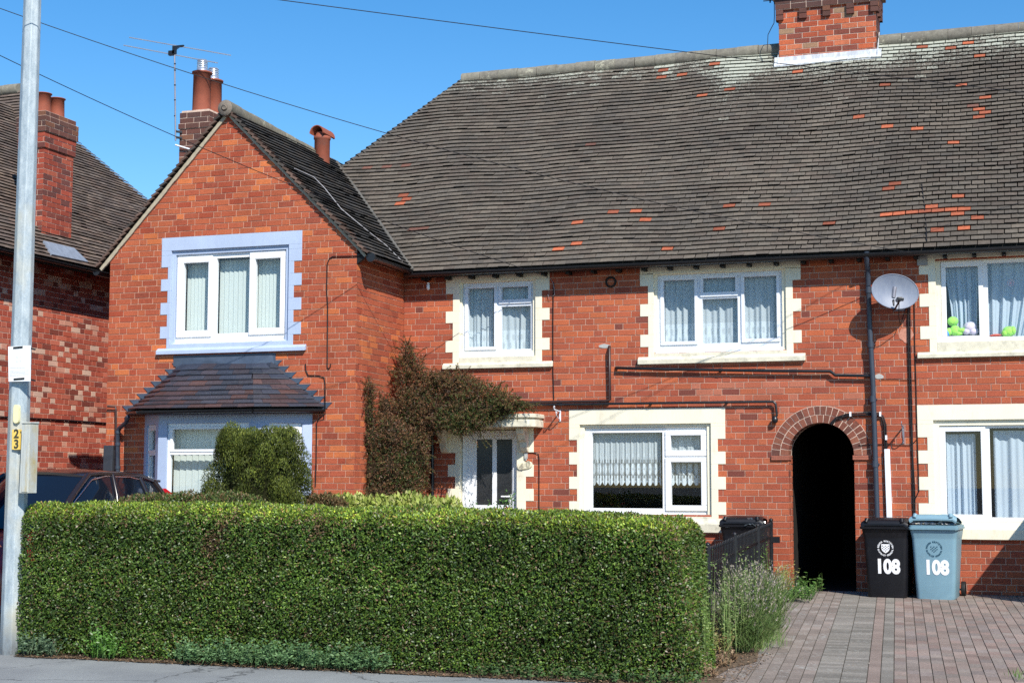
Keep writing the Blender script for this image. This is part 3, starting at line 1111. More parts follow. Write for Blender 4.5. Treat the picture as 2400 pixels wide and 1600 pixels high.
def hipx(v):      # left limit of the main slope (hip line)
    y = YE + v * math.cos(math.radians(PITCH))
    return XR - (YR - y)


# wing roof (needed for the valley)
WAX, WAZ = -10.69, 6.60            # ridge of the wing
WRX, WEZ = -8.50, 4.44             # right eaves of the wing
WLX = -12.74
WT = (WAZ - WEZ) / (WRX - WAX)
WTL = (WAZ - WEZ) / (WAX - WLX)


def wingz(x): return WAZ - (x - WAX) * WT if x > WAX else WAZ - (WAX - x) * WTL


def mainlim(v):
    y = YE + v * math.cos(math.radians(PITCH))
    z = ZE + v * math.sin(math.radians(PITCH))
    a = hipx(v)
    # valley with the wing's right slope: keep x where wing surface is below this height
    xv = WAX + (WAZ - z) / WT if z < WAZ else -99
    a = max(a, xv - .02)
    return (a - X0R, XE + .1 - X0R)


rb = MB()
rooftiles(rb, (X0R, YE, ZE), Umain, Vmain, Nmain, mainlim, NC, G, TW, maincol, sag, wide=lambda u: .15 + .6 * max(0, min(1, (u + X0R + 5.5) / 3)), vskip=lambda u, v: v > 4.62 and CHX[0] + .1 < u + X0R < CHX[1] - .1)
# deck under the tiles, hip end, rear slope
e = .035
def dk(x, y, z): return (x, y, z - e)
rb.add([dk(-8.5, YE, ZE), dk(XE, YE, ZE), dk(XE, YR, ZR), dk(XR, YR, ZR), dk(-10.5, 1.5, ZE + (1.5 - YE) * TAN)], [(0, 1, 2, 3, 4)], 1)
hy = YR + (YR - YE)
rb.add([dk(XR, YR, ZR), dk(XR - (YR - YE), hy, ZE), dk(XR - (YR - YE), YE, ZE)], [(0, 1, 2)], 1)
rb.add([dk(XR, YR, ZR), dk(XE, YR, ZR), dk(XE, hy, ZE), dk(XR - (YR - YE), hy, ZE)], [(0, 1, 2, 3)], 1)
rb.add([dk(XE, YR, ZR), dk(XE, YE, ZE), dk(XE, hy, ZE)], [(0, 1, 2)], 1)
# hip end tiles
Uh, Vh, Nh = Vector((0, -1, 0)), Vector((math.cos(math.radians(PITCH)), 0, math.sin(math.radians(PITCH)))), Vector((-math.sin(math.radians(PITCH)), 0, math.cos(math.radians(PITCH))))
rooftiles(rb, (XR - (YR - YE), hy, ZE), Uh, Vh, Nh, lambda v: (v * math.cos(math.radians(PITCH)), 2 * (YR - YE) - v * math.cos(math.radians(PITCH))), NC, G, TW, lambda i, j, u, v: maincol(-99, j, 1.5, v), lambda u, v: (0, 0))
# bonnet tiles down the front hip
for j in range(14, NC):
    v = j * G
    p = Vector((hipx(v) + .03, YE + v * math.cos(math.radians(PITCH)) + .03, ZE + v * math.sin(math.radians(PITCH)) + .01))
    d = Vector((1, 1, TAN)).normalized()
    k = rng.uniform(.75, 1.15)
    rb.tube([p - d * .03, p + d * .12], [.07, .035], 10, 0, (.085 * k, .078 * k, .07 * k, .03 + .2 * max(0, v / SLEN - .8)))
roof = rb.build('roof', [M['tile'], M['deck']], house)
gb = MB()
ridgetiles(gb, (XR - .02, YR, ZR + .0), (CHX[0] - .02, YR, ZR + .02), .105, .33)
gb.build('ridge', [M['ridge']], roof)
gb = MB()
ridgetiles(gb, (CHX[1] + .02, YR, ZR + .0), (XE, YR, ZR + .015), .105, .33)
gb.build('ridge', [M['ridge']], roof)
# valley gutter strip (mortared)
vb = MB()
for k in range(24):
    z = ZE + .02 + k * (6.45 - ZE) / 24
    z2 = z + (6.45 - ZE) / 24 + .01
    pa = Vector((WAX + (WAZ - z) / WT, YE + (z - ZE) / TAN, z + .018))
    pb_ = Vector((WAX + (WAZ - z2) / WT, YE + (z2 - ZE) / TAN, z2 + .018))
    kk = rng.uniform(.8, 1.2)
    vb.tube([pa, pb_], .028 + rng.uniform(-.006, .006), 6, 0, (.12 * kk, .115 * kk, .105 * kk, .02))
vb.build('valley', [M['tile']], roof)

# eaves: soffit shadow, rafter ends, gutter
sf = MB()
sf.add([(XC, -.20, 4.40), (XE, -.20, 4.40), (XE, .0, 4.43), (XC, .0, 4.43)], [(0, 1, 2, 3)])
sf.box(XC + .15, XE, -.205, -.18, 4.30, 4.39)
sf.build('eaves_board', M['timber_dark'], house)
xr_ = -8.35
rp = MB()
rp.prism([(0, 0, 4.27), (0, -.17, 4.27), (0, -.175, 4.37), (0, 0, 4.42)], (.05, 0, 0))
r0 = rp.build('rafter_end', M['timber_dark'], house)
r0.location.x = xr_
while xr_ < XE - .3:
    xr_ += .36
    r1 = r0.copy(); COL.objects.link(r1); r1.location.x = xr_
gm = MB()
GY = -.26
gutterline(gm, (XC + .12, GY, 4.36), (XE, GY, 4.335), .055)
gut = gm.build('gutter', M['blackpl'], house)

# ---- main chimney
ch = MB()
cy0, cy1 = 2.76, 3.36
zb0, zt0 = 7.70, 9.6
brickwork(ch, lambda u, d, z: (u, cy0 + d, z), CHX[0], CHX[1], zb0, 8.62, phase=.02, pal=PALM, back=0, bond='half', joint=.012)
brickwork(ch, lambda u, d, z: (CHX[1] - d, u, z), cy0, cy1, zb0, 8.62, phase=.02, pal=PALC, back=0, bond='half', joint=.012)
brickwork(ch, lambda u, d, z: (CHX[0] + d, u, z), cy0, cy1, zb0, 8.62, phase=.02, pal=PALC, back=0, bond='half', joint=.012)
ch.box(CHX[0] + .012, CHX[1] - .012, cy0 + .012, cy1, zb0 - 1, 9.3, 1)
z = 8.62
for lay, o in enumerate((.045, .045, .09, .06)):
    a0, a1, c0, c1 = CHX[0] - o, CHX[1] + o, cy0 - o, cy1 + o
    brickwork(ch, lambda u, d, zz, c0=c0: (u, c0 + d, zz), a0, a1, z, z + CH, phase=z, pal=PALC, back=0, bond='half')
    brickwork(ch, lambda u, d, zz, a1=a1: (a1 - d, u, zz), c0, c1, z, z + CH, phase=z, pal=PALC, back=0, bond='half')
    brickwork(ch, lambda u, d, zz, a0=a0: (a0 + d, u, zz), c0, c1, z, z + CH, phase=z, pal=PALC, back=0, bond='half')
    ch.box(a0 + .01, a1 - .01, c0 + .01, c1 - .01, z, z + CH, 1)
    z += CH
# dentils: pairs of headers under the oversailing course
n = 5
for k in range(n):
    xc = CHX[0] + .02 + (CHX[1] - CHX[0] - .04) * (k + .0) / (n - 1)
    for q in range(2):
        ch.box(xc - .055, xc + .055, cy0 - .045, cy0 + .02, 8.62 - CH * (q + 1) + .005, 8.62 - CH * q - .005, 0, pick(PALC))
for k in range(3):
    yc = cy0 + .05 + k * .25
    for s, xx in ((1, CHX[1]), (-1, CHX[0])):
        for q in range(2):
            ch.box(min(xx - s * .02, xx + s * .045), max(xx - s * .02, xx + s * .045), yc - .05, yc + .05, 8.62 - CH * (q + 1) + .005, 8.62 - CH * q - .005, 0, pick(PALC))
chim = ch.build('chimney', [M['brick'], M['mortar_pale']], roof)
lf = MB()
zq = ZE + (cy0 - YE) * TAN
lf.prism([(CHX[0] - .07, cy0 - .012, zq + .13), (CHX[0] - .07, cy0 - .012, zq + .02), (CHX[0] - .07, cy0 - .07, zq - .03), (CHX[0] - .07, cy0 - .075, zq - .01), (CHX[0] - .07, cy0 - .025, zq + .06), (CHX[0] - .07, cy0 - .02, zq + .13)][::-1], (CHX[1] - CHX[0] + .14, 0, 0))
for xx in (CHX[0] - .02, CHX[1] + .012):
    lf.prism([(xx, cy0 - .08, zq - .02), (xx, cy1 - .3, ZR + .05), (xx, cy1 - .3, ZR + .17), (xx, cy0 - .02, zq + .14)], (.008, 0, 0))
lf.build('lead_flashing', M['lead'], chim)
for k in range(2):
    q = MB(); q.lathe((CHX[0] + .4 + k * .65, 3.05, 8.95), [(.14, 0), (.13, .1), (.115, .5), (.135, .52), (.135, .58), (.1, .58)], 16)
    q.build('chimney_pot', M['terra'], chim)
q = MB()
tx = at(1812, 5, cy0 + .1)[0]
pts = [at(1812, y, cy0 + .1) for y in (-60, 5, 45)] + [at(1806, 62, cy0), at(1790, 80, cy0), at(1799, 95, cy0 - .02), at(1798, 118, cy0 - .02)]
pts = [at(1814, -60, cy0), at(1815, 40, cy0), at(1814, 55, cy0), at(1808, 66, cy0), at(1800, 82, cy0), at(1799, 105, cy0 - .02), at(1798, 122, cy0 - .05)]
q.tube(pts, .006, 6)
q.build('aerial_lead', M['cable'], chim)
q = MB()
a0_ = at(1789, 3, cy0 + .1); a1_ = at(1812, 1, cy0 + .1)
q.tube([a0_, a1_], .008, 6); q.tube([at(1805, -60, cy0 + .1), at(1805, 7, cy0 + .1)], .012, 6)
q.tube([at(1790, -22, cy0 + .1), at(1820, -25, cy0 + .1)], .008, 6)
q.build('aerial_bracket', M['cable'], chim)

# ---- pipes and cables on the main wall
def pipe(name, pts, r, mat, Y=-.06, parent=house, n=10, clips=True):
    q = MB()
    P = [at(p[0], p[1], p[2] if len(p) > 2 else Y) for p in pts]
    q.tube(P, r, n)
    if clips:
        for a_, b__ in zip(P, P[1:]):
            L = np.linalg.norm(b__ - a_)
            k = int(L / .8)
            for i in range(k):
                c = a_ + (b__ - a_) * ((i + .6) / (k + .2))
                dd = (b__ - a_) / L * .018
                q.tube([c - dd, c + dd], r * 1.22, n)
                q.box(c[0] - .012, c[0] + .012, c[1], -.004, c[2] - .012, c[2] + .012)
    return q.build(name, mat, parent)


dp = MB()
P0 = Vector(at(2031, 590, GY))
P1 = Vector(at(2034, 632, -.09))
P2 = Vector(at(2038, 760, -.085)); P3 = Vector(at(2046, 900, -.085)); P4 = Vector(at(2056, 1215, -.085))
P5 = P4 + (P4 - P3) * .75
dp.tube([P0, P0 + Vector((0, 0, -.09)), P1 + Vector((0, -.04, .02)), P1 + Vector((0, 0, -.06)), P2, P3, P4, P5], .034, 12)
for f in (.08, .3, .52, .78):
    p = P1 + (P4 - P1) * f
    dp.tube([p - Vector((0, 0, .05)), p + Vector((0, 0, .03))], .042, 12)
    dp.box(p.x - .05, p.x + .05, p.y, -.004, p.z - .02, p.z + .0)
dp.build('downpipe', M['greypipe'], house)
pipe('waste_pipe', [(1444, 862, -.0), (1448, 862), (1560, 865), (1820, 869), (1946, 869.5), (1958, 879), (2040, 880.5)], .021, M['blackpl'])
pipe('waste_pipe', [(1428, 812, -.0), (1428, 818), (1430, 936), (1420, 939.5), (1200, 943)], .02, M['brownpipe'])
pipe('waste_pipe', [(1210, 949), (1420, 946), (1812, 941), (1818, 946), (1820.5, 972), (1817, 982)], .017, M['blackpl'])
q = MB(); p = at(1816, 984, -.06); q.lathe((p[0], p[1], p[2]), [(.02, .05), (.042, .02), (.042, -.02), (.02, -.04)], 12); q.build('pipe_outlet', M['blackpl'], house)
def cable(pts, r=.006, parent=house, Y=-.012, mat=None):
    return pipe('wall_cable', pts, r, mat or M['cable'], Y, parent, 6, False)
q = MB(); pd = [Vector(at(1013, y, -.05)) for y in (1006, 1100, 1215)]; q.tube(pd, .028, 10)
for z_ in (.2, .8): q.tube([pd[0].lerp(pd[2], z_), pd[0].lerp(pd[2], z_ + .04)], .035, 10)
q.build('downpipe', M['blackpl'], house)
cable([(1297, 662), (1296, 760), (1296, 868), (1298, 936)], .007)
cable([(2128, 702), (2129, 800), (2133, 950), (2138, 1060), (2140, 1150), (2142, 1210)], .010, Y=-.02)
cable([(2133, 702), (2133, 800), (2137, 950), (2139, 1060), (2144, 1150), (2145, 1210)], .008, Y=-.02)
cable([(2143, 700), (2144, 800), (2147, 900), (2150, 1020), (2152, 1080), (2154, 1150), (2144, 1172)], .006)
cable([(2012, 1043), (2080, 1041), (2136, 1043), (2148, 1030)], .005)
cable([(2062, 889), (2100, 889), (2148, 890)], .004)
cable([(1236, 1060), (1250, 1060), (1262, 1063), (1263.5, 1075), (1263.5, 1200)], .006)
for k in (0, 1):
    cable([(1946 + 2 * k, 992 + 3 * k), (1960, 978 + 4 * k), (1985, 970 + 4 * k), (2020, 968 + 4 * k), (2058, 968 + 4 * k), (2070 - 3 * k, 975 + 3 * k), (2076 - 4 * k, 995), (2078 - 4 * k, 1052)], .011, Y=-.03)
for px, py in ((1993, 970), (2063, 970), (2077, 1025)):
    q = MB(); c = at(px, py, -.04); q.box(c[0] - .012, c[0] + .012, -.052, -.01, c[2] - .03, c[2] + .03)
    q.build('cable_clip', M['paleplast'], house)
a_, b__ = at(2079, 1052, -.03), at(2086, 1250, -.03)
q = MB()
w_ = .034
q.hexa([(b__[0] - w_, -.055, b__[2]), (b__[0] + w_, -.055, b__[2]), (b__[0] + w_, -.004, b__[2]), (b__[0] - w_, -.004, b__[2]), (a_[0] - w_, -.055, a_[2]), (a_[0] + w_, -.055, a_[2]), (a_[0] + w_, -.004, a_[2]), (a_[0] - w_, -.004, a_[2])])
q.build('trunking', M['paleplast'], house, bevel=.004)
q = MB()
c = at(1432, 661, 0)
q.lathe((c[0], 0, c[2]), [(.078, .0), (.078, -.02), (.055, -.025), (.05, .02), (.0, .02)], 20, axis='y')
q.build('air_vent', M['timber_dark'], house)
def patch(px, py, w, h, mat):
    c = at(px, py, 0)
    q = MB()
    pts = []
    for k in range(12):
        t = 2 * PI * k / 12
        s = rng.uniform(.8, 1.1)
        sq = 1 / max(abs(math.cos(t)), abs(math.sin(t))) ** .5
        pts.append((c[0] + w / 2 * s * sq * math.cos(t), -.004, c[2] + h / 2 * s * sq * math.sin(t)))
    q.prism(pts, (0, .012, 0))
    q.build('repair_patch', mat, house)
patch(2060, 882, .12, .075, M['cement'])
patch(1416, 811, .16, .06, M['cement'])
q = MB()
c = at(2124, 785, 0)
rr_ = [((c[0] + .09 * math.cos(t) * s), -.0035, c[2] + .10 * math.sin(t) * s) for t, s in [(2 * PI * k / 14, rng.uniform(.85, 1.1)) for k in range(14)]]
q.prism(rr_, (0, .01, 0)); q.build('repair_patch', paint('pink_patch', (.52, .24, .17), .9, .1, .25, 25), house)
c = at(2163, 612, 0)
q = MB(); q.box(c[0] - .07, c[0] + .06, -.05, 0, c[2] - .06, c[2] + .06); q.build('junction_box', paint('grey_box', (.35, .34, .33), .6), house, bevel=.005)

# ================================================================ gabled wing
WY = -1.63
WL = -12.55
PHW = .0394
wing = thing('gabled_house', 'red brick gabled house with pale blue window surround and tiled bay', 'house', (-10.6, WY, 0))
wE = rectpx((416.3, 599), (670.6, 797.5), WY + .07)
LE = [rectpx(a, b, WY + .07) for a, b in (((432.1, 617.1), (487.4, 774.1)), ((508.7, 605.6), (582.4, 779.1)), ((599.5, 607.2), (656.5, 767.8)))]
BX = [-11.92, -11.35, -9.84, -9.31]          # bay plan: wall, front, front, wall
BYF = -2.18
BZ = 2.36                                    # bay eaves


def gab(z):
    if z < 4.30: return (WL, XC)
    f = (z - 4.30)
    return (max(WL, WLX + .07 + (z - WEZ) / WTL), min(XC, WRX - .07 - (z - WEZ) / WT))


q = MB()
bayop = (BX[0] + .02, BX[3] - .02, 0, 2.5)
brickwork(q, lambda u, d, z: (u, WY + d, z), WL, XC, -.05, 6.55, [grow((wE[0] - .055, wE[1] + .06, wE[2] - .012, wE[3] + .06), .012), bayop], bounds=gab, phase=PHW, pal=PALW)
brickwork(q, lambda u, d, z: (XC - d, u, z), WY, 0.0, -.05, 4.5, phase=PHW, pal=PALW)
brickwork(q, lambda u, d, z: (WL + d, u, z), WY, 6.0, -.05, 4.5, phase=PHW, pal=PALW)
q.build('wall', [M['brick'], M['mortar_warm'], M['brick_plain']], wing)
q = MB()
q.box(WL + .22, XC - .22, WY + .22, 1.5, 2.45, 2.6)
q.box(WL + .22, XC - .22, WY + .22, 1.5, 4.5, 4.55)
q.box(WL + .22, XC - .22, 1.5, 1.6, 0, 4.5)
q.box(WL + .22, XC - .22, WY - .5, 1.5, -.03, .1)
q.build('inner_floor', M['interior'], wing)

sE1 = rectpx((418, 603.5), (496, 788.8), WY + .07)
sE3 = rectpx((587.2, 590.5), (667.4, 782.3), WY + .07)
fE = window('window', wing, WY + .07, wE, LE, M['white'], sash=[sE1, sE3], timber_sill=(wE[0] - .01, wE[1] + .01, wE[2] - .011, wE[2] + .01))
fE['label'] = 'three light white window with vertical blinds under the gable'
a, b_, c_, d_ = [at(x, 690, WY)[0] for x in (377.5, 393, 688.5, 706.5)]
so = (wE[0] - .055, wE[1] + .06, wE[2] - .012, wE[3] + .06)
lo_teeth_w = [(52, 54), (48, 50), (44, 46), (40, 42)]
surround(wing, M['bluestone'], WY, so, a, b_, c_, d_, zline(57, PHW), zline(54, PHW), 3.165, at(540, 812, WY)[2], lo_teeth_w, PHW, (at(365, 820, WY - .06)[0], at(713, 820, WY - .06)[0]), M['bluestone'], fr=wE)

# ---- bay window
M['baypaint'] = paint('blue_bay_paint', (.38, .46, .62), .5, .4, .05, 4)
bay = MB()
pts = [(BX[0], WY), (BX[1], BYF), (BX[2], BYF), (BX[3], WY)]
bwin = []
zs0, zs1, zh = .78, 2.18, 2.40


def seg(a, b, s, off=0.0):
    """point at distance s along a..b, pushed outwards by off"""
    a, b = Vector(a).to_2d(), Vector(b).to_2d()
    d = (b - a).normalized()
    n = Vector((d.y, -d.x))
    p = a + d * s + n * off
    return (p.x, p.y)


def segbox(mb, a, b, s0, s1, o0, o1, z0, z1, mat=0):
    P = [seg(a, b, s0, o1), seg(a, b, s1, o1), seg(a, b, s1, o0), seg(a, b, s0, o0)]
    mb.hexa([(p[0], p[1], z0) for p in P] + [(p[0], p[1], z1) for p in P], mat)


segs = list(zip(pts, pts[1:]))
for i, (a, b) in enumerate(segs):
    L = (Vector(b) - Vector(a)).length
    segbox(bay, a, b, .001, L - .001, -.14, 0, -.05, zs0)                 # dwarf wall
    segbox(bay, a, b, -.02, L + .02, -.10, .05, zs0 + .001, zs0 + .06)    # sill
    segbox(bay, a, b, .001, L - .001, -.14, -.002, zs1, zh)                # head
    m0, m1 = (.13, .13) if i == 1 else ((.16, .14) if i == 2 else (.12, .14))
    segbox(bay, a, b, .002, m0, -.14, .0, zs0 + .061, zs1 - .001)
    segbox(bay, a, b, L - m1, L - .002, -.14, .0, zs0 + .061, zs1 - .001)
    bwin.append((a, b, m0, L - m1))
bayo = bay.build('bay', M['baypaint'], wing)
for i, (a, b, s0, s1) in enumerate(bwin):
    f = MB()
    def bars(s0, s1, z0, z1, t, o0, o1):
        segbox(f, a, b, s0, s0 + t, o0, o1, z0, z1)
        segbox(f, a, b, s1 - t, s1, o0, o1, z0, z1)
        segbox(f, a, b, s0 + t, s1 - t, o0, o1, z0, z0 + t)
        segbox(f, a, b, s0 + t, s1 - t, o0, o1, z1 - t, z1)
    zt = at(500, 1058, BYF)[2]
    bars(s0, s1, zs0 + .061, zs1, .045, -.09, -.03)
    if i == 1: bars(s0 + .045, s1 - .045, zt, zs1 - .045, .035, -.075, -.015)
    else: bars(s0 + .045, s1 - .045, zt, zs1 - .045, .035, -.075, -.015)
    segbox(f, a, b, s0 + .045, s1 - .045, -.085, -.025, zt - .04, zt)
    fo = f.build('window', M['white'], bayo, bevel=.004)
    g = MB()
    P = [seg(a, b, s0 + .03, -.055), seg(a, b, s1 - .03, -.055)]
    g.add([(P[0][0], P[0][1], zs0 + .08), (P[1][0], P[1][1], zs0 + .08), (P[1][0], P[1][1], zs1 - .02), (P[0][0], P[0][1], zs1 - .02)], [(0, 1, 2, 3)])
    g.build('pane', M['glass'], bayo)
# bay roof: courses of tiles bent round the two hips
br = MB()
E0, E1, E2, E3 = Vector((-12.17, WY, BZ + .03)), Vector((-11.50, -2.40, BZ)), Vector((-9.78, -2.40, BZ)), Vector((-9.13, WY, BZ + .03))
zt_ = 3.0
T0 = Vector((at(425, 858, WY)[0], WY - .02, zt_)); T1 = Vector((at(446, 858, WY)[0], WY - .06, zt_)); T2 = Vector((at(594, 855, WY - .05)[0], WY - .06, zt_)); T3 = Vector((at(640, 852, WY)[0], WY - .02, zt_))
nb = 9
for j in range(nb):
    f0, f1 = j / nb, (j + 1) / nb + .03
    for si, (a0, a1, b0, b1) in enumerate(((E0, E1, T0, T1), (E1, E2, T1, T2), (E2, E3, T2, T3))):
        def fl_(a, b, f):                    # gentle outward flare towards the eaves
            p = a.lerp(b, f)
            p.z -= .16 * f * (1 - f) * (1 - .5 * f)
            return p
        p0, p1 = fl_(a0, b0, f0), fl_(a1, b1, f0)
        q0, q1 = fl_(a0, b0, f1), fl_(a1, b1, f1)
        nn_ = (p1 - p0).cross(q0 - p0).normalized()
        if nn_.z < 0: nn_ = -nn_
        L = (p1 - p0).length
        w = .25
        s = -(.125 if j % 2 else 0) - rng.uniform(0, .03)
        while s < L:
            s0, s1 = max(0, s), min(L, s + w)
            if s1 - s0 > .015:
                t0, t1 = s0 / L, s1 / L
                k = rng.uniform(.75, 1.25)
                c = rng.choice([(.052, .038, .044), (.062, .038, .040), (.042, .040, .052), (.034, .037, .052), (.078, .040, .036)] if j < 6 else [(.028, .034, .052), (.034, .037, .052), (.045, .038, .048)])
                c = (c[0] * k, c[1] * k, c[2] * k, -.02)
                jl, jr = rng.uniform(-.006, .006), rng.uniform(-.006, .006)
                up = (q0 - p0).normalized()
                A, B = p0.lerp(p1, t0) + nn_ * .040 + up * jl, p0.lerp(p1, t1) + nn_ * .040 + up * jr
                C, D = q0.lerp(q1, t1) + nn_ * .008, q0.lerp(q1, t0) + nn_ * .008
                e = (p1 - p0).normalized()
                A, D = A + e * (.0015 if t0 > 0 else -.012), D + e * (.0015 if t0 > 0 else -.006)
                B, C = B - e * (.0015 if t1 < 1 else -.012), C - e * (.0015 if t1 < 1 else -.006)
                z_ = Vector((0, 0, -.016))
                br.add([A, B, C, D, A + z_, B + z_, C + z_, D + z_], [(0, 1, 2, 3), (4, 5, 1, 0), (5, 6, 2, 1), (7, 4, 0, 3)], 0, c)
            s += w
for a0, a1, b0, b1 in ((E0, E1, T0, T1), (E1, E2, T1, T2), (E2, E3, T2, T3)):
    for k in range(8):                        # battens follow the twisted slopes
        f0, f1 = k / 8, (k + 1) / 8
        z_ = Vector((0, 0, .055))
        br.add([a0.lerp(b0, f0) - z_, a1.lerp(b1, f0) - z_, a1.lerp(b1, f1) - z_, a0.lerp(b0, f1) - z_], [(0, 1, 2, 3)], 1)
br.add([E0, E1, E2, E3], [(0, 1, 2, 3)], 1)
bro = br.build('bay_roof', [M['baytile'], M['deck']], wing)
fl = MB()
# lead cap along the top and stepped flashings up both sides
fl.add([T0 + Vector((-.03, 0, -.01)), T1 + Vector((0, -.03, -.02)), T2 + Vector((0, -.03, -.02)), T3 + Vector((.03, 0, -.01)), Vector((T3.x - .0, WY - .008, 3.135)), Vector((T0.x + .02, WY - .008, 3.12))], [(0, 1, 2, 5), (2, 3, 4, 5)], 0)
fl.box(T0.x - .12, T3.x + .04, WY - .012, WY - .001, 3.0, 3.15)
for side, (a, b) in ((-1, (E0, T0)), (1, (E3, T3))):
    k = 0
    z = zline(28, PHW)
    while z < 3.08:
        f = (z - a.z) / (b.z - a.z)
        x = a.x + (b.x - a.x) * f
        f2 = (z + CH - a.z) / (b.z - a.z)
        x2 = a.x + (b.x - a.x) * f2
        xo = x + side * .075
        fl.prism([(x - side * .10, WY - .010, z - .01), (x + side * .035, WY - .010, z), (x + side * .115, WY - .010, z + CH - .012), (x2 - side * .14, WY - .010, z + CH - .012)], (0, .009, 0))
        fl.prism([(x - side * .1, WY - .011, z - .02), (x + side * .045, WY - .011, z - .01), (x2 + side * .045, WY - .011, z + CH), (x2 - side * .1, WY - .011, z + CH)], (0, .0095, 0))
        z += CH
fl.build('lead_flashing', M['slatelead'], bro)
bg_ = MB()
for a, b in ((E0, E1), (E1, E2), (E2, E3)):
    o = Vector((0, -.03, -.02))
    gutterline(bg_, a + o, b + o, .045, .6)
bg_.build('gutter', M['blackpl'], bro)
sf = MB()
sf.add([(E0.x + .05, WY, 2.405), (E1.x, E1.y + .06, 2.33), (E2.x, E2.y + .06, 2.33), (E3.x - .05, WY, 2.405)], [(0, 1, 2, 3)])
for a, b in ((E0, E1), (E1, E2), (E2, E3)):
    a2, b2 = a + Vector((0, .03, 0)), b + Vector((0, .03, 0))
    sf.prism([a2 + Vector((0, 0, -.07)), b2 + Vector((0, 0, -.07)), b2 + Vector((0, 0, .0)), a2 + Vector((0, 0, .0))], (0, .02, 0))
sf.build('eaves_board', M['timber_dark'], bro)
# bay rainwater pipe at the left and waste pipes in the corner
q = MB()
pl = [at(300, 975, WY - .25), at(295, 990, WY - .2), at(281, 1002, WY - .09), at(276, 1010, WY - .07), at(276, 1110, WY - .07), at(276, 1300, WY - .07)]
q.tube(pl[:3], .03, 10); q.tube(pl[2:], .032, 10)
for yy in (1012, 1040, 1095):
    c = Vector(at(276, yy, WY - .07)); q.tube([c - Vector((0, 0, .02)), c + Vector((0, 0, .02))], .04, 10)
q.build('downpipe', M['greypipe'], wing)
q = MB()
q.tube([at(252, 952, WY - .05), at(271, 953, WY - .05), at(272, 962, WY - .05), at(272, 1100, WY - .06)], .014, 8)
q.build('waste_pipe', M['brownpipe'], wing)
c = at(256, 1080, WY - .06)
q = MB(); q.box(c[0] - .075, c[0] + .075, WY - .1, WY - .004, c[2] - .4, c[2] + .22); q.build('meter_box', paint('slate_box', (.035, .04, .05), .5), wing, bevel=.008)

# ---- wing roof
AR = math.atan(WT); ALf = math.atan(WTL)
q = MB()
YV = WY - .07                                  # verge
RS = (WAZ - WEZ) / math.sin(AR)
ncw = int(RS / G)


def wcol(i, j, u, v):
    b = rng.choice([(.052, .05, .048), (.060, .055, .05), (.045, .044, .044), (.066, .056, .048)])
    k = rng.uniform(.75, 1.25)
    if u < .12 and rng.random() < .6: return (.11 * k, .065 * k, .048 * k, 0)
    return (b[0] * k, b[1] * k, b[2] * k, rng.uniform(-.05, .06) + (.10 if v > RS - .4 else 0))


def wrlim(v):
    z = WEZ + v * math.sin(AR)
    ym = YE + (z - ZE) / TAN                     # where the main roof passes through
    return (0.0, ym - YV + .06)


wsag = lambda u, v: (.006 * math.sin(u * 2.3 + v), .008 * math.sin(u * 1.7 + v * 2) - .012 * math.sin(min(1, v / RS) * PI) * min(1, u))
rooftiles(q, (WRX, YV, WEZ), (0, 1, 0), (-math.cos(AR), 0, math.sin(AR)), (math.sin(AR), 0, math.cos(AR)), wrlim, ncw, G, TW, wcol, wsag)
LS = (WAZ - WEZ) / math.sin(ALf)
rooftiles(q, (WLX, YV + 6.5, WEZ), (0, -1, 0), (math.cos(ALf), 0, math.sin(ALf)), (-math.sin(ALf), 0, math.cos(ALf)), lambda v: (6.5 - 3.6 + v, 6.5), int(LS / G), G, TW, lambda i, j, u, v: wcol(i, j, 6.5 - u, v), wsag)
# undercloak / deck
q.add([(WRX, YV + .02, WEZ - .03), (WRX, .3, WEZ - .03), (WAX, 1.9, WAZ - .03), (WAX, YV + .02, WAZ - .03)], [(0, 1, 2, 3)], 1)
q.add([(WLX, YV + .02, WEZ - .03), (WLX, 3, WEZ - .03), (WAX, 2.4, WAZ - .03), (WAX, YV + .02, WAZ - .03)], [(0, 1, 2, 3)], 1)
wroof = q.build('roof', [M['tile'], M['deck']], wing)
q = MB()
ridgetiles(q, (WAX, YV - .02, WAZ + .0), (WAX, 1.55, WAZ - .14), .115, .33, pal=((.17, .155, .12), (.19, .175, .135), (.15, .14, .115)))
q.lathe((WAX, YV - .035, WAZ), [(.0, 0), (.1, 0), (.112, .02)], 16, axis='y', mat=0, col=(.2, .17, .14, .05))
q.lathe((WAX, YV - .05, WAZ), [(.03, .0), (.05, .012), (.0, .0)], 12, axis='y', mat=0, col=(.2, .17, .14, .05))
q.build('ridge', M['ridge'], wroof)
q = MB()
for (x0_, s, ang_) in ((WLX + .02, 1, ALf), (WRX - .02, -1, AR)):
    L = LS if s > 0 else RS
    d = Vector((s * math.cos(ang_), 0, math.sin(ang_)))
    n_ = Vector((-s * math.sin(ang_), 0, math.cos(ang_)))
    k = 0
    t = 0.0
    while t < L - .02:
        t2 = min(L, t + G)
        p = Vector((x0_, WY - .03, WEZ - .0)) + d * t
        th = .046 if s > 0 else .03
        th2 = th * rng.uniform(.9, 1.1)
        b0 = p - n_ * (.018 + th2); b1 = b0 + d * (t2 - t)
        a0 = p - n_ * .012; a1 = a0 + d * (t2 - t)
        q.hexa([b0, b1, b1 + Vector((0, .03, 0)), b0 + Vector((0, .03, 0)), a0, a1, a1 + Vector((0, .03, 0)), a0 + Vector((0, .03, 0))])
        t = t2
q.build('verge', M['vergecement'], wroof)
q = MB()
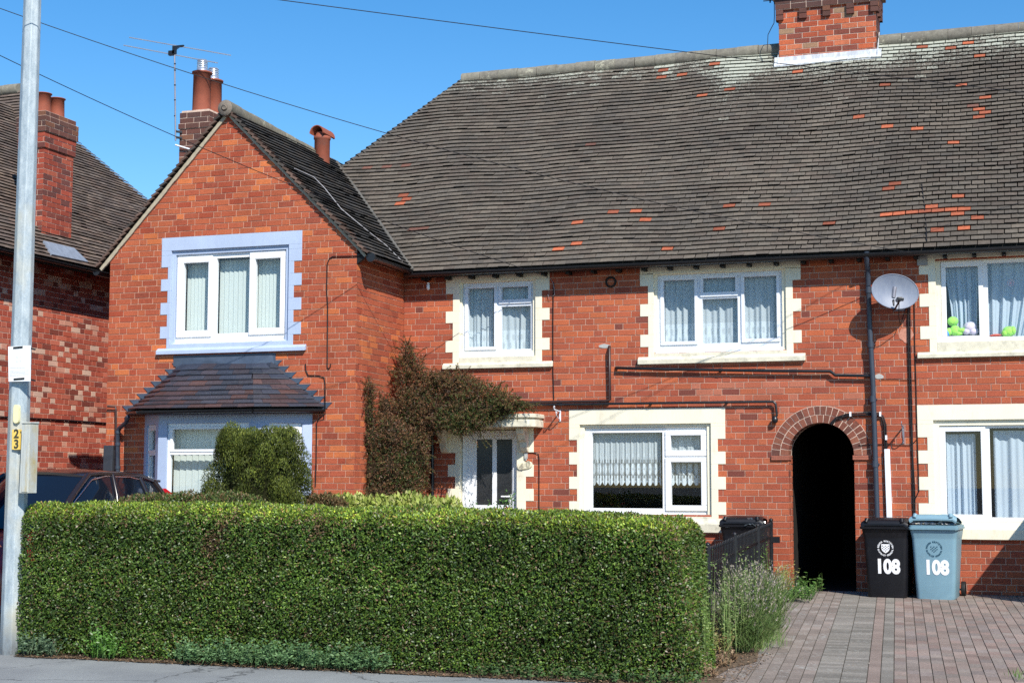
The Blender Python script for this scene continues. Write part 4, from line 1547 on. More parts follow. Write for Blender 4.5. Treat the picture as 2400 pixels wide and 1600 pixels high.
for (x0_, s, ang_) in ((WLX, 1, ALf), (WRX, -1, AR)):          # projecting ends of the tile courses
    L = LS if s > 0 else RS
    d = Vector((s * math.cos(ang_), 0, math.sin(ang_)))
    n_ = Vector((-s * math.sin(ang_), 0, math.cos(ang_)))
    t = 0.0
    while t < L - .03:
        p = Vector((x0_, YV - .012 + rng.uniform(-.004, .004), WEZ)) + d * t
        kk = rng.uniform(.7, 1.3)
        c = (.115 * kk, .075 * kk, .06 * kk, 0) if rng.random() < .6 else (.07 * kk, .06 * kk, .054 * kk, 0)
        lo, hi = .030 + rng.uniform(0, .008), .004
        Y_ = Vector((0, .10, 0))
        b0 = p + n_ * (lo - .026); b1 = p + d * (G + .01) + n_ * (hi - .026)
        a0 = p + n_ * (lo + .006); a1 = p + d * (G + .01) + n_ * (hi + .004)
        q.hexa([b0, b1, b1 + Y_, b0 + Y_, a0, a1, a1 + Y_, a0 + Y_], 0, c)
        t += G
q.build('verge_tiles', M['tile'], wroof)
q = MB()
gutterline(q, (WRX + .035, WY - .02, 4.41), (XC + .215, -.30, 4.405), .055, .5)
q.tube([(WRX + .035, WY - .03, 4.40), (WRX + .035, WY + .01, 4.40)], .064, 14)
q.build('gutter', M['blackpl'], wroof)
q = MB()
q.add([(XC, WY + .05, 4.44), (WRX + .0, WY + .05, 4.42), (WRX, -.25, 4.42), (XC, -.05, 4.44)], [(0, 1, 2, 3)])
q.box(WRX - .03, WRX - .005, WY + .0, -.3, 4.36, 4.43)
q.prism([(WRX - .01, WY + .0, 4.44), (XC + .0, WY + .0, 4.32), (XC, WY, 4.47)], (0, .05, 0))
q.build('eaves_board', M['timber_dark'], wroof)
q = MB()
gutterline(q, (WLX - .03, 2.0, 4.39), (WLX - .03, WY - .02, 4.39), .055, .9)
q.build('gutter', M['blackpl'], wroof)
# cable lying on the right slope
q = MB()
def wroofpt(px, py):
    d = ray(px, py)
    # plane z = WAZ-(x-WAX)*WT
    s = (WAZ + WAX * WT - CAM[2] - WT * CAM[0] + .03) / (d[2] + WT * d[0])
    return CAM + d * s
q.tube([wroofpt(x, y) for x, y in ((690, 395), (735, 415), (760, 440), (800, 490), (860, 540), (905, 575), (943, 613))], .007, 6)
q.build('roof_cable', paint('grey_cable', (.3, .29, .3), .6), wroof)

# ---- wing chimney
q = MB()
cyA, cyB = -.62, .20
ax0, ax1 = at(421, 300, cyA)[0], at(490, 300, cyA)[0]
ztop = at(455, 262, cyA)[2]
def stack(q, x0, x1, y0, y1, z0, z1, pal):
    brickwork(q, lambda u, d, z: (u, y0 + d, z), x0, x1, z0, z1, phase=z1, pal=pal, back=0, bond='half')
    brickwork(q, lambda u, d, z: (x1 - d, u, z), y0, y1, z0, z1, phase=z1, pal=pal, back=0, bond='half')
    brickwork(q, lambda u, d, z: (x0 + d, u, z), y0, y1, z0, z1, phase=z1, pal=pal, back=0, bond='half')
    q.box(x0 + .012, x1 - .012, y0 + .012, y1, z0, z1, 1)
stack(q, ax0, ax1, cyA, cyB, 4.6, ztop - 3 * CH, PALC)
stack(q, ax0 - .015, ax1 + .015, cyA - .015, cyB + .015, ztop - 3 * CH, ztop - 2 * CH, PALC)
stack(q, ax0 + .0, ax1 + .0, cyA + .0, cyB, ztop - 2 * CH, ztop, PALC)
q.box(ax0 + .02, ax1 - .02, cyA + .02, cyB - .02, ztop - .01, ztop + .03, 1)
wch = q.build('chimney', [M['brick'], M['mortar_pale']], wroof)
def pot(name, c, h, r, parent, cowl=True, cowlmat=None):
    q = MB()
    q.lathe(c, [(r * 1.02, 0), (r * .98, .1), (r * .93, h * .95), (r * 1.08, h * .955), (r * 1.1, h * .99), (r * .98, h), (r * .7, h), (r * .7, h - .1)], 20)
    o = q.build(name, M['terra'], parent)
    if cowl:
        q = MB()
        zc = c[2] + h
        q.lathe((c[0], c[1], zc), [(r * .62, -.02), (r * .6, .05), (r * .4, .06)], 14)
        for k in range(4):
            q.lathe((c[0], c[1], zc + .055 + k * .028), [(r * .58, 0), (r * .6, .008), (r * .58, .016)], 14)
        q.lathe((c[0], c[1], zc + .165), [(r * .58, 0), (r * .5, .02), (.0, .025)], 14)
        for k in range(6):
            t = k * PI / 3
            q.tube([(c[0] + r * .5 * math.cos(t), c[1] + r * .5 * math.sin(t), zc + .03), (c[0] + r * .5 * math.cos(t), c[1] + r * .5 * math.sin(t), zc + .17)], .006, 5)
        q.build('cowl', M['alu'], o)
    return o
p1 = at(472, 259, cyA + .2); p1t = at(472, 168, cyA + .2)
pot('chimney_pot', (p1[0], cyA + .2, ztop - .01), p1t[2] - ztop, (at(492, 220, cyA + .2)[0] - at(454, 220, cyA + .2)[0]) / 2, wch)
p2_ = at(499, 230, cyB - .2); p2t = at(500, 187, cyB - .2)
pot('chimney_pot', (p2_[0], cyB - .2, ztop - .01), p2t[2] - ztop, (at(518, 220, cyB - .2)[0] - at(480, 220, cyB - .2)[0]) / 2, wch)
# clay vent terminal behind the ridge
vy = 1.0
c = at(755, 345, vy); ct = at(755, 320, vy)
q = MB()
rv = (at(771, 345, vy)[0] - at(738, 345, vy)[0]) / 2
zb_ = c[2] - .5
hh = ct[2] - zb_
q.lathe((c[0], vy, zb_), [(rv, 0), (rv, hh - .06), (rv * 1.1, hh - .05), (rv * 1.1, hh - .01), (rv * .9, hh), (rv * .8, hh + .06)], 18)
# little half round hood, open towards the viewer's left and right
rows = []
for s in (-1, 1):
    rows.append([(c[0] + s * .02 + rv * 1.0 * math.cos(t) , vy + s * rv * 1.35, zb_ + hh + .02 + rv * 1.05 * math.sin(t) - (.03 if s > 0 else 0)) for t in [PI * k / 12 for k in range(13)]])
q.grid(rows)
rows2 = [[(p[0] * .86 + c[0] * .14, p[1], p[2] - .012) for p in r] for r in rows]
q.grid(rows2)
for r1, r2 in zip(rows, rows2):
    q.grid([r1, r2])
q.add([(c[0] - rv, vy + rv * .9, zb_ + hh), (c[0] + rv, vy + rv * .9, zb_ + hh), (c[0] + rv * .8, vy + rv * .9, zb_ + hh + .1), (c[0] - rv * .8, vy + rv * .9, zb_ + hh + .1)], [(0, 1, 2, 3)])
q.build('vent_terminal', M['terra'], wroof)
# wall cables on the wing
def wcable(pts, r=.006, Y=WY - .012): return pipe('wall_cable', pts, r, M['cable'], Y, wing, 6, False)
wcable([(853, 597, WY - .02), (830, 600), (780, 601), (772, 606), (767, 618), (766, 680), (768, 720), (767, 860), (770, 864), (774, 860), (775, 852)], .007)
wcable([(716, 852), (717, 868), (722, 879), (748, 880), (760, 885), (762, 900), (762, 970, WY - .06), (745, 985), (742, 992), (741, 1080), (739, 1140)], .007)

# ================================================================ neighbouring house on the left
nb_ = thing('brick_house', 'neighbouring red brick house with patchy pink bricks and tall side chimney', 'house', (-16, 0, 0))
XN = -14.75
NEX = XN + .42                     # eaves line
NEZ = PX_ = atX(120, 606, NEX)[2]
q = MB()
brickwork(q, lambda u, d, z: (XN - d, u, z), -4.2, 6.5, -.1, NEZ + .1, phase=.02, pal=PALN, bond='flemish')
q.add([(XN, -4.2, -.1), (XN - 8, -4.2, -.1), (XN - 8, -4.2, NEZ), (XN, -4.2, NEZ)], [(0, 1, 2, 3)], 2)
q.add([(XN - 8, -4.2, -.1), (XN - 8, 6.5, -.1), (XN - 8, 6.5, NEZ), (XN - 8, -4.2, NEZ)], [(0, 1, 2, 3)], 2)
q.add([(XN, 6.5, -.1), (XN - 8, 6.5, -.1), (XN - 8, 6.5, NEZ), (XN, 6.5, NEZ)], [(0, 1, 2, 3)], 2)
q.build('wall', [M['brick'], M['mortar_pale'], M['brick_plain']], nb_)
# roof: side slope from the eaves, hipped to the rear, with a taller block behind
q = MB()
NYF = -1.30                       # front end of the side block ridge line
na = math.radians(46)
UN, VN, NN_ = Vector((0, 1, 0)), Vector((-math.cos(na), 0, math.sin(na))), Vector((math.sin(na), 0, math.cos(na)))
O_ = Vector((NEX, -4.5, NEZ))
def ncol(i, j, u, v):
    b = rng.choice([(.14, .10, .08), (.125, .097, .082), (.155, .118, .094), (.115, .088, .075), (.14, .11, .092)])
    k = rng.uniform(.75, 1.3)
    return (b[0] * k, b[1] * k, b[2] * k, .02)
# rear hip passes through two picture points on the side slope
def nroof(px, py):
    d = ray(px, py)
    # plane: (x-NEX)*tan + (z-NEZ)=0
    tn = math.tan(na)
    s = (tn * (NEX - CAM[0]) + NEZ - CAM[2]) / (tn * d[0] + d[2])
    return CAM + d * s
h1, h2 = nroof(182, 333), nroof(342, 466)
def nlim(v):
    z = NEZ + v * math.sin(na)
    t = (z - h2[2]) / (h1[2] - h2[2])
    return (0.0, h2[1] + (h1[1] - h2[1]) * t + 4.5)
vtop = (h1[2] + .35 - NEZ) / math.sin(na)
rooftiles(q, O_, UN, VN, NN_, nlim, int(vtop / G), G, TW, ncol, lambda u, v: (.008 * math.sin(u * 2 + v), .01 * math.sin(u * 1.3 + v)))
def ndeck(y, v): return O_ + UN * (y + 4.5) + VN * v - NN_ * .02
q.add([ndeck(-4.5, 0), ndeck(nlim(0)[1] - 4.5, 0), ndeck(nlim(vtop)[1] - 4.5, vtop), ndeck(-4.5, vtop)], [(0, 1, 2, 3)], 1)
# rear hip slope and far slope so that the roof is closed
e0, e1 = ndeck(nlim(0)[1] - 4.5, 0), ndeck(nlim(vtop)[1] - 4.5, vtop)
q.add([e0, e1, Vector((NEX - 8.6, e0.y, NEZ))], [(0, 1, 2)], 1)
q.add([e1, ndeck(-4.5, vtop), Vector((NEX - 8.6, -4.5, NEZ)), Vector((NEX - 8.6, e0.y, NEZ))], [(0, 1, 2, 3)], 1)
# upper front facing slope of the main block, seen left of the lamp column
an2 = math.radians(50)
UY = nroof(50, 350)[1] + .25                     # foot of the upper slope
p_lo, p_hi = at(64, 338, UY), at(50, 207, UY + 1.1)
nv = int((p_hi[2] - p_lo[2]) / math.sin(an2) / G)
dl = (p_lo[0] - p_hi[0]) / (nv * G)
O2 = Vector((p_lo[0], UY, p_lo[2]))
rooftiles(q, (O2.x - 4, O2.y, O2.z), (1, 0, 0), (0, math.cos(an2), math.sin(an2)), (0, -math.sin(an2), math.cos(an2)), lambda v: (0, 4.0 - v * dl), nv, G, TW, ncol, lambda u, v: (0, .008 * math.sin(u * 2)))
zz2 = O2.z + nv * G * math.sin(an2); yy2 = O2.y + nv * G * math.cos(an2)
q.add([(O2.x - 4, O2.y, O2.z - .03), (O2.x, O2.y, O2.z - .03), (O2.x - dl * nv * G, yy2, zz2 - .03), (O2.x - 4, yy2, zz2 - .03)], [(0, 1, 2, 3)], 1)
q.add([(O2.x, O2.y, O2.z - .03), (O2.x - dl * nv * G, yy2, zz2 - .03), (O2.x - .4, yy2 + .8, O2.z - .4)], [(0, 1, 2)], 1)
q.add([(O2.x - 4, O2.y, O2.z - .03), (O2.x, O2.y, O2.z - .03), (O2.x, O2.y, O2.z - 1.2), (O2.x - 4, O2.y, O2.z - 1.2)], [(0, 1, 2, 3)], 1)
nroofo = q.build('roof', [M['tile'], M['deck']], nb_)
q = MB()
ridgetiles(q, (O2.x - 4, yy2, zz2 + .02), (O2.x - dl * nv * G - .02, yy2, zz2 + .02), .11, .33)
q.build('ridge', M['ridge'], nroofo)
q = MB()
q.add([(XN, -4.5, NEZ - .02), (NEX, -4.5, NEZ - .02), (NEX, e0.y, NEZ - .02), (XN, e0.y, NEZ - .02)], [(0, 1, 2, 3)])
q.box(NEX - .03, NEX - .005, -4.5, e0.y, NEZ - .1, NEZ - .01)
q.build('eaves_board', M['timber_dark'], nroofo)
q = MB()
gutterline(q, (NEX + .03, e0.y, NEZ - .03), (NEX + .03, -4.5, NEZ - .03), .05, .9)
q.build('gutter', M['blackpl'], nroofo)
# side chimney rising out of the slope above the eaves
q = MB()
cX1 = XN - .02                      # face towards us
yA, yB = atX(97, 560, cX1)[1], atX(166, 575, cX1)[1]
zt_n = atX(130, 268, cX1)[2]
zb_n = NEZ + .25
def nstack(q, x0, x1, y0, y1, z0, z1, pal, bond='half'):
    brickwork(q, lambda u, d, z: (x1 - d, u, z), y0, y1, z0, z1, phase=z1, pal=pal, back=0, bond=bond)
    brickwork(q, lambda u, d, z: (u, y0 + d, z), x0, x1, z0, z1, phase=z1, pal=pal, back=0, bond=bond)
    q.box(x0, x1 - .012, y0 + .012, y1, z0, z1, 1)
PALNC = [((.30, .065, .04), 4), ((.35, .075, .045), 3), ((.2, .055, .04), 2), ((.15, .055, .045), 2), ((.38, .095, .055), 1)]
nstack(q, cX1 - .46, cX1, yA, yB, zb_n - .3, zt_n - 7 * CH, PALNC)
nstack(q, cX1 - .48, cX1 + .025, yA - .025, yB + .025, zt_n - 7 * CH, zt_n - 4 * CH, PALNC)
nstack(q, cX1 - .5, cX1 + .05, yA - .05, yB + .05, zt_n - 4 * CH, zt_n - CH, PALC)
nstack(q, cX1 - .48, cX1 + .02, yA - .02, yB + .02, zt_n - CH, zt_n, PALC)
nch = q.build('chimney', [M['brick'], M['mortar_pale']], nroofo)
for px, py0, py1 in ((101, 252, 222), (133, 262, 234)):
    xx = cX1 - .22
    b0, b1 = atX(px, py0, xx), atX(px, py1, xx)
    pot('chimney_pot', (xx, b0[1], zt_n - .01), max(.2, b1[2] - zt_n + .03), .125, nch, cowl=False)
q = MB()
L1, L2, L3, L4 = Vector(nroof(98, 568)), Vector(nroof(170, 585)), Vector(nroof(204, 618)), Vector(nroof(118, 600))
off = NN_ * .04
q.add([L1 + off, L2 + off, L3 + off, L4 + off, L1 + off * .2, L2 + off * .2, L3 + off * .2, L4 + off * .2], [(0, 1, 2, 3), (3, 2, 6, 7), (1, 2, 6, 5), (0, 3, 7, 4)])
q.prism([(cX1 + .012, yA - .01, L1.z - .05), (cX1 + .012, yB + .01, L1.z - .05), (cX1 + .012, yB + .01, L1.z + .07), (cX1 + .012, yA - .01, L1.z + .07)], (-.008, 0, 0))
q.build('lead_flashing', M['leadgrey'], nch)
pipe_pts = [atX(0, 977, XN + .02), atX(60, 979, XN + .02), atX(150, 984, XN + .02), atX(250, 991, XN + .02)]
q = MB(); q.tube(pipe_pts, .012, 6); q.build('wall_cable', M['cable'], nb_)

# ================================================================ curtains and what stands in the windows
def lacefn(rep, v0, v1, base=.55):
    """denser patterned hem between v0..v1 (0 at the bottom), holes in a repeating oval / scallop pattern"""
    def f(u, v):
        if v > v1: return base + .06 * math.sin(u * 260)
        t = (v - v0) / (v1 - v0)
        c = (u * rep) % 1 - .5
        if t < 0: return 0.0
        a = .93
        if t < .14:
            # scalloped foot: rounded tongues
            if abs(c) > .47 * math.sqrt(max(0, min(1, t / .12 + .04))): return 0.0
            a = .97
        elif t < .22: a = .95 if abs(c) < .36 else .3
        elif t < .31: a = .92 if abs(c) > .12 and abs(c) < .38 else .28
        elif t < .70:
            e = (c / .40) ** 2 + ((t - .505) / .20) ** 2
            a = .97 if e < .75 else (.28 if e < .95 else .8 if e < 1.15 else .32)
            if e < .03: a = .5
        elif t < .80: a = .85 if abs(abs(c) - .3) < .1 else .38
        else:
            arch = .84 + .12 * math.cos(c * 2 * PI)
            a = .9 if abs(t - arch) < .022 or abs(t - arch + .055) < .014 else (base if t > arch else .68)
        return a
    return f


def simplelace(rep, hem, base=.55):
    def f(u, v):
        if v > hem: return base
        t = v / hem
        c = (u * rep) % 1 - .5
        if t < .12: return .95 if abs(c) < .25 + t * 2 else 0.0
        if t > .93: return .95
        return .93 if (math.sin(u * rep * 2 * PI) * math.cos(t * 9)) > -.35 else .74
    return f


YC = .19
def sp(w, l): return w[l]
curtain('net_curtain', 'white net curtain with lace hem in the small window above the door, left half', 'curtain', LA[0][0] - .03, LA[0][1] - .06, wA[2] - .02, LA[0][3] + .04, YC, M['lace'], 3.0, .03, 110, 60, simplelace(6, .34, .74), group='net curtains')
curtain('net_curtain', 'drooping net curtain with pointed lace hem in the small window above the door, right half', 'curtain', LA[1][0] - .03, LA[1][1] + .06, wA[2] - .02, LA[1][3] + .04, YC, M['lace'], 2.6, .035, 110, 60, simplelace(6, .34, .74), shape=lambda u, v: u + .06 * math.sin(u * 6) * (1 - v), group='net curtains')
for k, (li, nm) in enumerate(((0, 'left'), (2, 'middle'), (3, 'right'))):
    a = LB[li]
    top = LB[1][3] if li == 2 else a[3]
    curtain('net_curtain', 'net curtain with lace hem behind the %s light of the three light timber window' % nm, 'curtain', a[0] - .04, a[1] + .04, wB[2] + .0, top + .05, YC, M['lace'], 3.5, .03, 110, 60, simplelace(7, .36, .74), group='net curtains')
curtain('lace_curtain', 'short gathered white lace curtain with scalloped hem in the wide pane', 'curtain', LC[0][0] - .05, LC[0][1] - .045, LC[0][2] + .30 * (LC[0][3] - LC[0][2]), LC[0][3] + .05, YC, M['lace'], 13, .012, 560, 150, lacefn(12.5, 0, .58, .74), group='lace half curtains')
curtain('lace_curtain', 'narrow piece of lace half curtain behind the two right hand casements', 'curtain', LC[1][0] - .05, LC[1][1] - .04, LC[0][2] + .30 * (LC[0][3] - LC[0][2]), LC[0][3] + .05, YC, M['lace'], 4, .02, 260, 150, lacefn(5.2, 0, .58, .74), group='lace half curtains')
curtain('gathered_curtain', 'pale curtain pulled aside behind the narrow upper casement with toys', 'curtain', LF[0][0] - .02, LF[0][1] + .0, LF[0][2] - .02, LF[0][3] + .05, YC + .02, M['drape'], 5, .035, 120, 30, shape=lambda u, v: u * (1 - .0 * v) + .28 * (1 - v) * (1 - u) * (.6 + .4 * math.sin(v * 3)) - .1 * (1 - v) * u, group='pale curtains')
curtain('gathered_curtain', 'pale curtain bunched at its foot behind the wide upper pane', 'curtain', LF[1][0] - .02, LF[1][1] + .3, LF[1][2] - .02, LF[1][3] + .05, YC + .02, M['drape'], 8, .035, 160, 30, shape=lambda u, v: u * (.62 + .38 * v) + .1 * (1 - v) * math.sin(u * 5) * .3, group='pale curtains')
curtain('drape', 'plain white drape behind the narrow ground floor casement by the bins', 'curtain', LD[0][0] - .02, LD[0][1] - .07, LD[0][2] - .02, LD[0][3] - .03, YC, M['drape'], 3.2, .03, 90, 20, group='plain white drapes')
curtain('drape', 'plain white drape behind the wide ground floor pane by the bins', 'curtain', LD[1][0] + .04, LD[1][1] + .2, LD[1][2] + .0, LD[1][3] - .03, YC, M['drape'], 6, .035, 120, 20, group='plain white drapes')


def blinds(name, label, P0, P1, z0, z1, n, inward):
    """vertical slat blind hung between two plan points"""
    q = MB()
    a, b = Vector((P0[0], P0[1], 0)), Vector((P1[0], P1[1], 0))
    d = (b - a) / n
    nrm = Vector(inward + (0,)).normalized()
    for k in range(n):
        p = a + d * k
        r = p + d * 1.06 + nrm * .022
        m = (p + r) / 2 - nrm * .004
        rows = [[(p.x, p.y, z), (m.x, m.y, z), (r.x, r.y, z)] for z in (z0, z1)]
        q.grid(rows)
    q.bar((a.x, a.y, z1 + .02), (b.x, b.y, z1 + .02), .04, .03)
    return tag(q.build(name, M['blind']), label, 'blind', 'vertical blinds')


yb = WY + .22
for k, nm in ((0, 'left casement'), (1, 'fixed middle pane'), (2, 'right casement')):
    l = LE[k]
    blinds('vertical_blind', 'pale vertical slat blind behind the %s of the blue surrounded gable window' % nm, (l[0] - .03, yb), (l[1] + .04, yb), l[2] - .03, l[3] + .03, 8, (0, 1))
for i, (a, b, s0, s1) in enumerate(bwin):
    P0, P1 = seg(a, b, s0 - .0, -.2), seg(a, b, s1, -.2)
    dd = Vector((P1[0] - P0[0], P1[1] - P0[1]))
    nm = ('left splay', 'wide front', 'right splay')[i]
    blinds('vertical_blind', 'pale vertical slat blind behind the %s of the bay window' % nm, P0, P1, zs0 + .1, zs1 - .06, max(4, int(dd.length / .09)), (-dd.y / dd.length, dd.x / dd.length))


def plush(parts, mat, name, label, cat='soft toy', group='soft toys on the window ledge'):
    q = MB()
    for c, r in parts:
        n = 12
        prof = [(math.sin(PI * k / n), -math.cos(PI * k / n)) for k in range(n + 1)]
        vs, fs = [], []
        for pr, pz in prof:
            for m in range(14):
                t = 2 * PI * m / 14
                vs.append((c[0] + r[0] * pr * math.cos(t), c[1] + r[1] * pr * math.sin(t), c[2] + r[2] * pz))
        for i in range(n):
            for m in range(14):
                fs.append((i * 14 + m, i * 14 + (m + 1) % 14, (i + 1) * 14 + (m + 1) % 14, (i + 1) * 14 + m))
        q.add(vs, fs, 0, (1, 1, 1, 0), True)
    return tag(q.build(name, mat), label, cat, group)


M['green_toy'] = paint('green_plush', (.34, .72, .14), .9, .1, .15, 40)
M['lilac_toy'] = paint('lilac_plush', (.62, .56, .66), .9, .1, .15, 40)
M['blue_toy'] = paint('blue_plush', (.08, .28, .62), .9, .1, .15, 40)
M['red_toy'] = paint('red_plush', (.55, .12, .09), .9, .1, .15, 40)
YT = .145
def tp(x, y): return at(1980 + x / 4.9, 560 + y / 4.9, YT)
def el(x, y, rx, ry): c = tp(x, y); return ((c[0], YT, c[2]), (rx / 4.9 / 181, .05, ry / 4.9 / 181))
plush([el(1240, 945, 62, 55), el(1265, 1050, 58, 62), el(1345, 1050, 60, 30), el(1200, 1065, 40, 45), el(1310, 1085, 45, 25)], M['green_toy'], 'plush_toy', 'green soft toy slumped upright in the corner of the narrow casement')
plush([el(1440, 1010, 75, 60), el(1480, 1060, 55, 45), el(1400, 1060, 50, 40)], M['lilac_toy'], 'plush_toy', 'pale lilac soft toy lying beside the green one')
plush([el(1188, 1075, 22, 45)], M['blue_toy'], 'plush_toy', 'small blue soft toy at the left edge of the narrow casement')
plush([el(1885, 1060, 72, 58), el(1935, 1050, 30, 50), el(1840, 1080, 40, 40)], M['green_toy'], 'plush_toy', 'green soft toy lying on its side behind the wide upper pane')
plush([el(1740, 1105, 60, 15), el(1690, 1110, 30, 10)], M['red_toy'], 'plush_toy', 'flat red soft toy at the foot of the bunched curtain')
q = MB()
c = at(1980 + 1905 / 4.9, 560 + 505 / 4.9, .10)
for r0, r1 in ((.034, .042), (.0, .018)):
    q.grid([[(c[0] + r * math.cos(t), .0995, c[2] + r * math.sin(t)) for t in [2 * PI * k / 24 for k in range(25)]] for r in (max(r0, .001), r1)])
tag(q.build('window_sticker', paint('pink_sticker', (.75, .55, .6), .6)), 'round pink sticker on the wide upper window pane', 'sticker')

# ================================================================ things fixed to the walls
# satellite dish
SDc = Vector(at(2098, 683, -.30))
sdish = thing('satellite_dish', 'oval grey satellite dish mounted on the brick wall beside the downpipe', 'satellite dish', (SDc.x, 0, SDc.z))
nrm = Vector((.33, -.94, .04)).normalized()
right = Vector((0, 0, 1)).cross(nrm).normalized() * -1
if right.x < 0: right = -right
up = nrm.cross(right)
if up.z < 0: up = -up
tl_ = math.radians(-9)
r2, u2_ = right * math.cos(tl_) + up * math.sin(tl_), up * math.cos(tl_) - right * math.sin(tl_)
def dishpt(rho, t, off=0): return SDc + r2 * (.30 * rho * math.cos(t)) + u2_ * (.222 * rho * math.sin(t)) + nrm * (-.055 * (1 - rho * rho) + off)
q = MB()
ts = [2 * PI * k / 48 for k in range(49)]
q.grid([[dishpt(r, t) for t in ts] for r in (.001, .2, .4, .6, .8, .93, 1.0)])
q.grid([[dishpt(r, t, -.006) for t in ts] for r in (.001, .3, .6, .9, 1.0)])
q.tube([dishpt(1.0, t, -.002) for t in ts[:-1]] + [dishpt(1.0, 0, -.002)], .006, 8, cap=False)
m_, t_, b_b = newmat('dish_paint')
nz1 = noise(t_, 4, 5, .7, stretch=(1, 1, .4)); nz2 = noise(t_, 90, 3, .7)
c1 = ramp(t_, nz1.outputs[0], [(.3, (.15, .18, .25)), (.55, (.21, .24, .30)), (.8, (.25, .22, .24))])
c2 = ramp(t_, nz2.outputs[0], [(.3, (.92,) * 3), (.7, (1.06,) * 3)])
t_.links.new(mixc(t_, c1.outputs[0], c2.outputs[0], 1.0, 'MULTIPLY'), b_b.inputs['Base Color'])
b_b.inputs['Roughness'].default_value = .5
q.build('reflector', m_, sdish)
q = MB()
A0 = dishpt(1.0, -PI / 2 + .05) - nrm * .02
LN = SDc + nrm * .20 + u2_ * -.13 + r2 * .02
q.tube([SDc - nrm * .03 - u2_ * .1, A0 - u2_ * .015, A0 + nrm * .05 - u2_ * .02, LN - u2_ * .03], .012, 8)
q.build('feed_arm', M['blackpl'], sdish)
q = MB()
q.bar(LN + nrm * .03, LN - nrm * .05, .06, .05)
q.tube([LN - nrm * .05, LN - nrm * .10], [.02, .028], 12)
q.bar(LN + r2 * .05 + nrm * .01, LN - r2 * .03 + nrm * .01, .05, .04)
hd_ = q.build('receiver_head', M['blackpl'], sdish, bevel=.006)
q = MB(); e_ = LN + nrm * .0312 + r2 * .012; q.add([e_ - r2 * .018 - u2_ * .014, e_ + r2 * .018 - u2_ * .014, e_ + r2 * .018 + u2_ * .014, e_ - r2 * .018 + u2_ * .014], [(0, 1, 2, 3)]); q.build('maker_label', M['paleplast'], hd_)
q = MB()
B_ = SDc - nrm * .06
q.tube([(SDc.x + .02, -.01, SDc.z - .12), (SDc.x + .02, -.16, SDc.z - .12), (SDc.x + .02, -.18, SDc.z - .08), B_], .017, 10)
q.box(SDc.x - .05, SDc.x + .09, -.014, -.002, SDc.z - .22, SDc.z - .02)
q.tube([B_ - u2_ * .07, B_ + u2_ * .07], .03, 10)
q.build('wall_mount', M['steel'], sdish)
q = MB()
q.tube([LN - u2_ * .03, A0 + Vector((.06, 0, -.1)), A0 + Vector((.06, .2, -.2)), (at(2128, 705, -.03))], .005, 6)
q.build('lead', M['cable'], sdish)

# hanging basket brackets
def bracket(px, py, mat, label, plate_mat, L, h):
    c = at(px, py, 0)
    t = thing('wall_bracket', label, 'bracket', (c[0], 0, c[2]), 'hanging basket brackets')
    q = MB(); q.box(c[0] - .012, c[0] + .012, -.008, -.001, c[2] - h, c[2]); q.build('back_plate', plate_mat, t)
    q = MB()
    q.bar((c[0], -.008, c[2] - .02), (c[0], -L, c[2] + .0), .014, .014)
    pts_ = [(c[0], -.01, c[2] - h + .01)] + [(c[0], -L * .75 * math.sin(k / 8 * PI / 2), c[2] - .02 - (h - .05) * math.cos(k / 8 * PI / 2)) for k in range(9)]
    q.tube(pts_, .006, 6)
    for cy, cz in ((-L * .62, -.05), (-L, .025)):
        q.tube([(c[0], cy + .022 * math.cos(k * PI / 5), c[2] + cz + .022 * math.sin(k * PI / 5)) for k in range(8)], .005, 6)
    q.build('arm', mat, t)
bracket(1313, 961, M['whitewood'], 'white scrolled hanging basket bracket between the door canopy and the wide window', M['whitewood'], .27, .155)
bracket(2117, 997, M['steel'], 'dark scrolled hanging basket bracket beside the white trunking', M['steel'], .25, .23)

# outside lamp under the eaves
c = at(1003, 652, 0)
t = thing('wall_lamp', 'small outside wall lamp under the eaves beside the gabled wing', 'lamp', (c[0], 0, c[2]))
q = MB(); q.box(c[0] - .05, c[0] + .05, -.10, -.002, c[2] - .04, c[2] + .09); q.build('lamp_housing', M['blackpl'], t, bevel=.008)
q = MB(); cc = at(1003.5, 672, -.06); q.lathe((cc[0], -.06, cc[2] - .05), [(.0, 0), (.018, .006), (.026, .025), (.026, .07), (.018, .085), (.018, .11)], 14); q.build('bulb', paint('bulb_glass', (.85, .85, .85), .15), t)
# small terminal box by the door
c = at(1234, 1065, 0)
q = MB(); q.box(c[0] - .02, c[0] + .02, -.035, -.002, c[2] - .055, c[2] + .03); q.lathe((c[0], -.02, c[2] - .08), [(.012, 0), (.016, .03)], 10)
tag(q.build('cable_box', M['cement']), 'tiny grey cable box on the wall above the number plaque', 'cable box')


def text(body, size, name, mat, parent, P, X, Y, ext=.002, bold=0.0, sx=1.0, align='CENTER'):
    """flat lettering: P position, X reading direction, Y up direction"""
    cu = bpy.data.curves.new(name, 'FONT')
    cu.body = body
    cu.size = size
    cu.extrude = ext
    cu.offset = bold
    cu.align_x = align
    cu.align_y = 'CENTER'
    o = bpy.data.objects.new(name + '_curve', cu)
    COL.objects.link(o)
    bpy.context.view_layer.update()
    me = bpy.data.meshes.new_from_object(o.evaluated_get(bpy.context.evaluated_depsgraph_get()))
    bpy.data.objects.remove(o)
    X, Y = Vector(X).normalized(), Vector(Y).normalized()
    Z = X.cross(Y)
    mt = Matrix((X * sx, Y, Z)).transposed().to_4x4()
    mt.translation = Vector(P)
    me.transform(mt)
    me.materials.clear()
    me.materials.append(mat)
    me.name = name
    return link(name, me, parent)


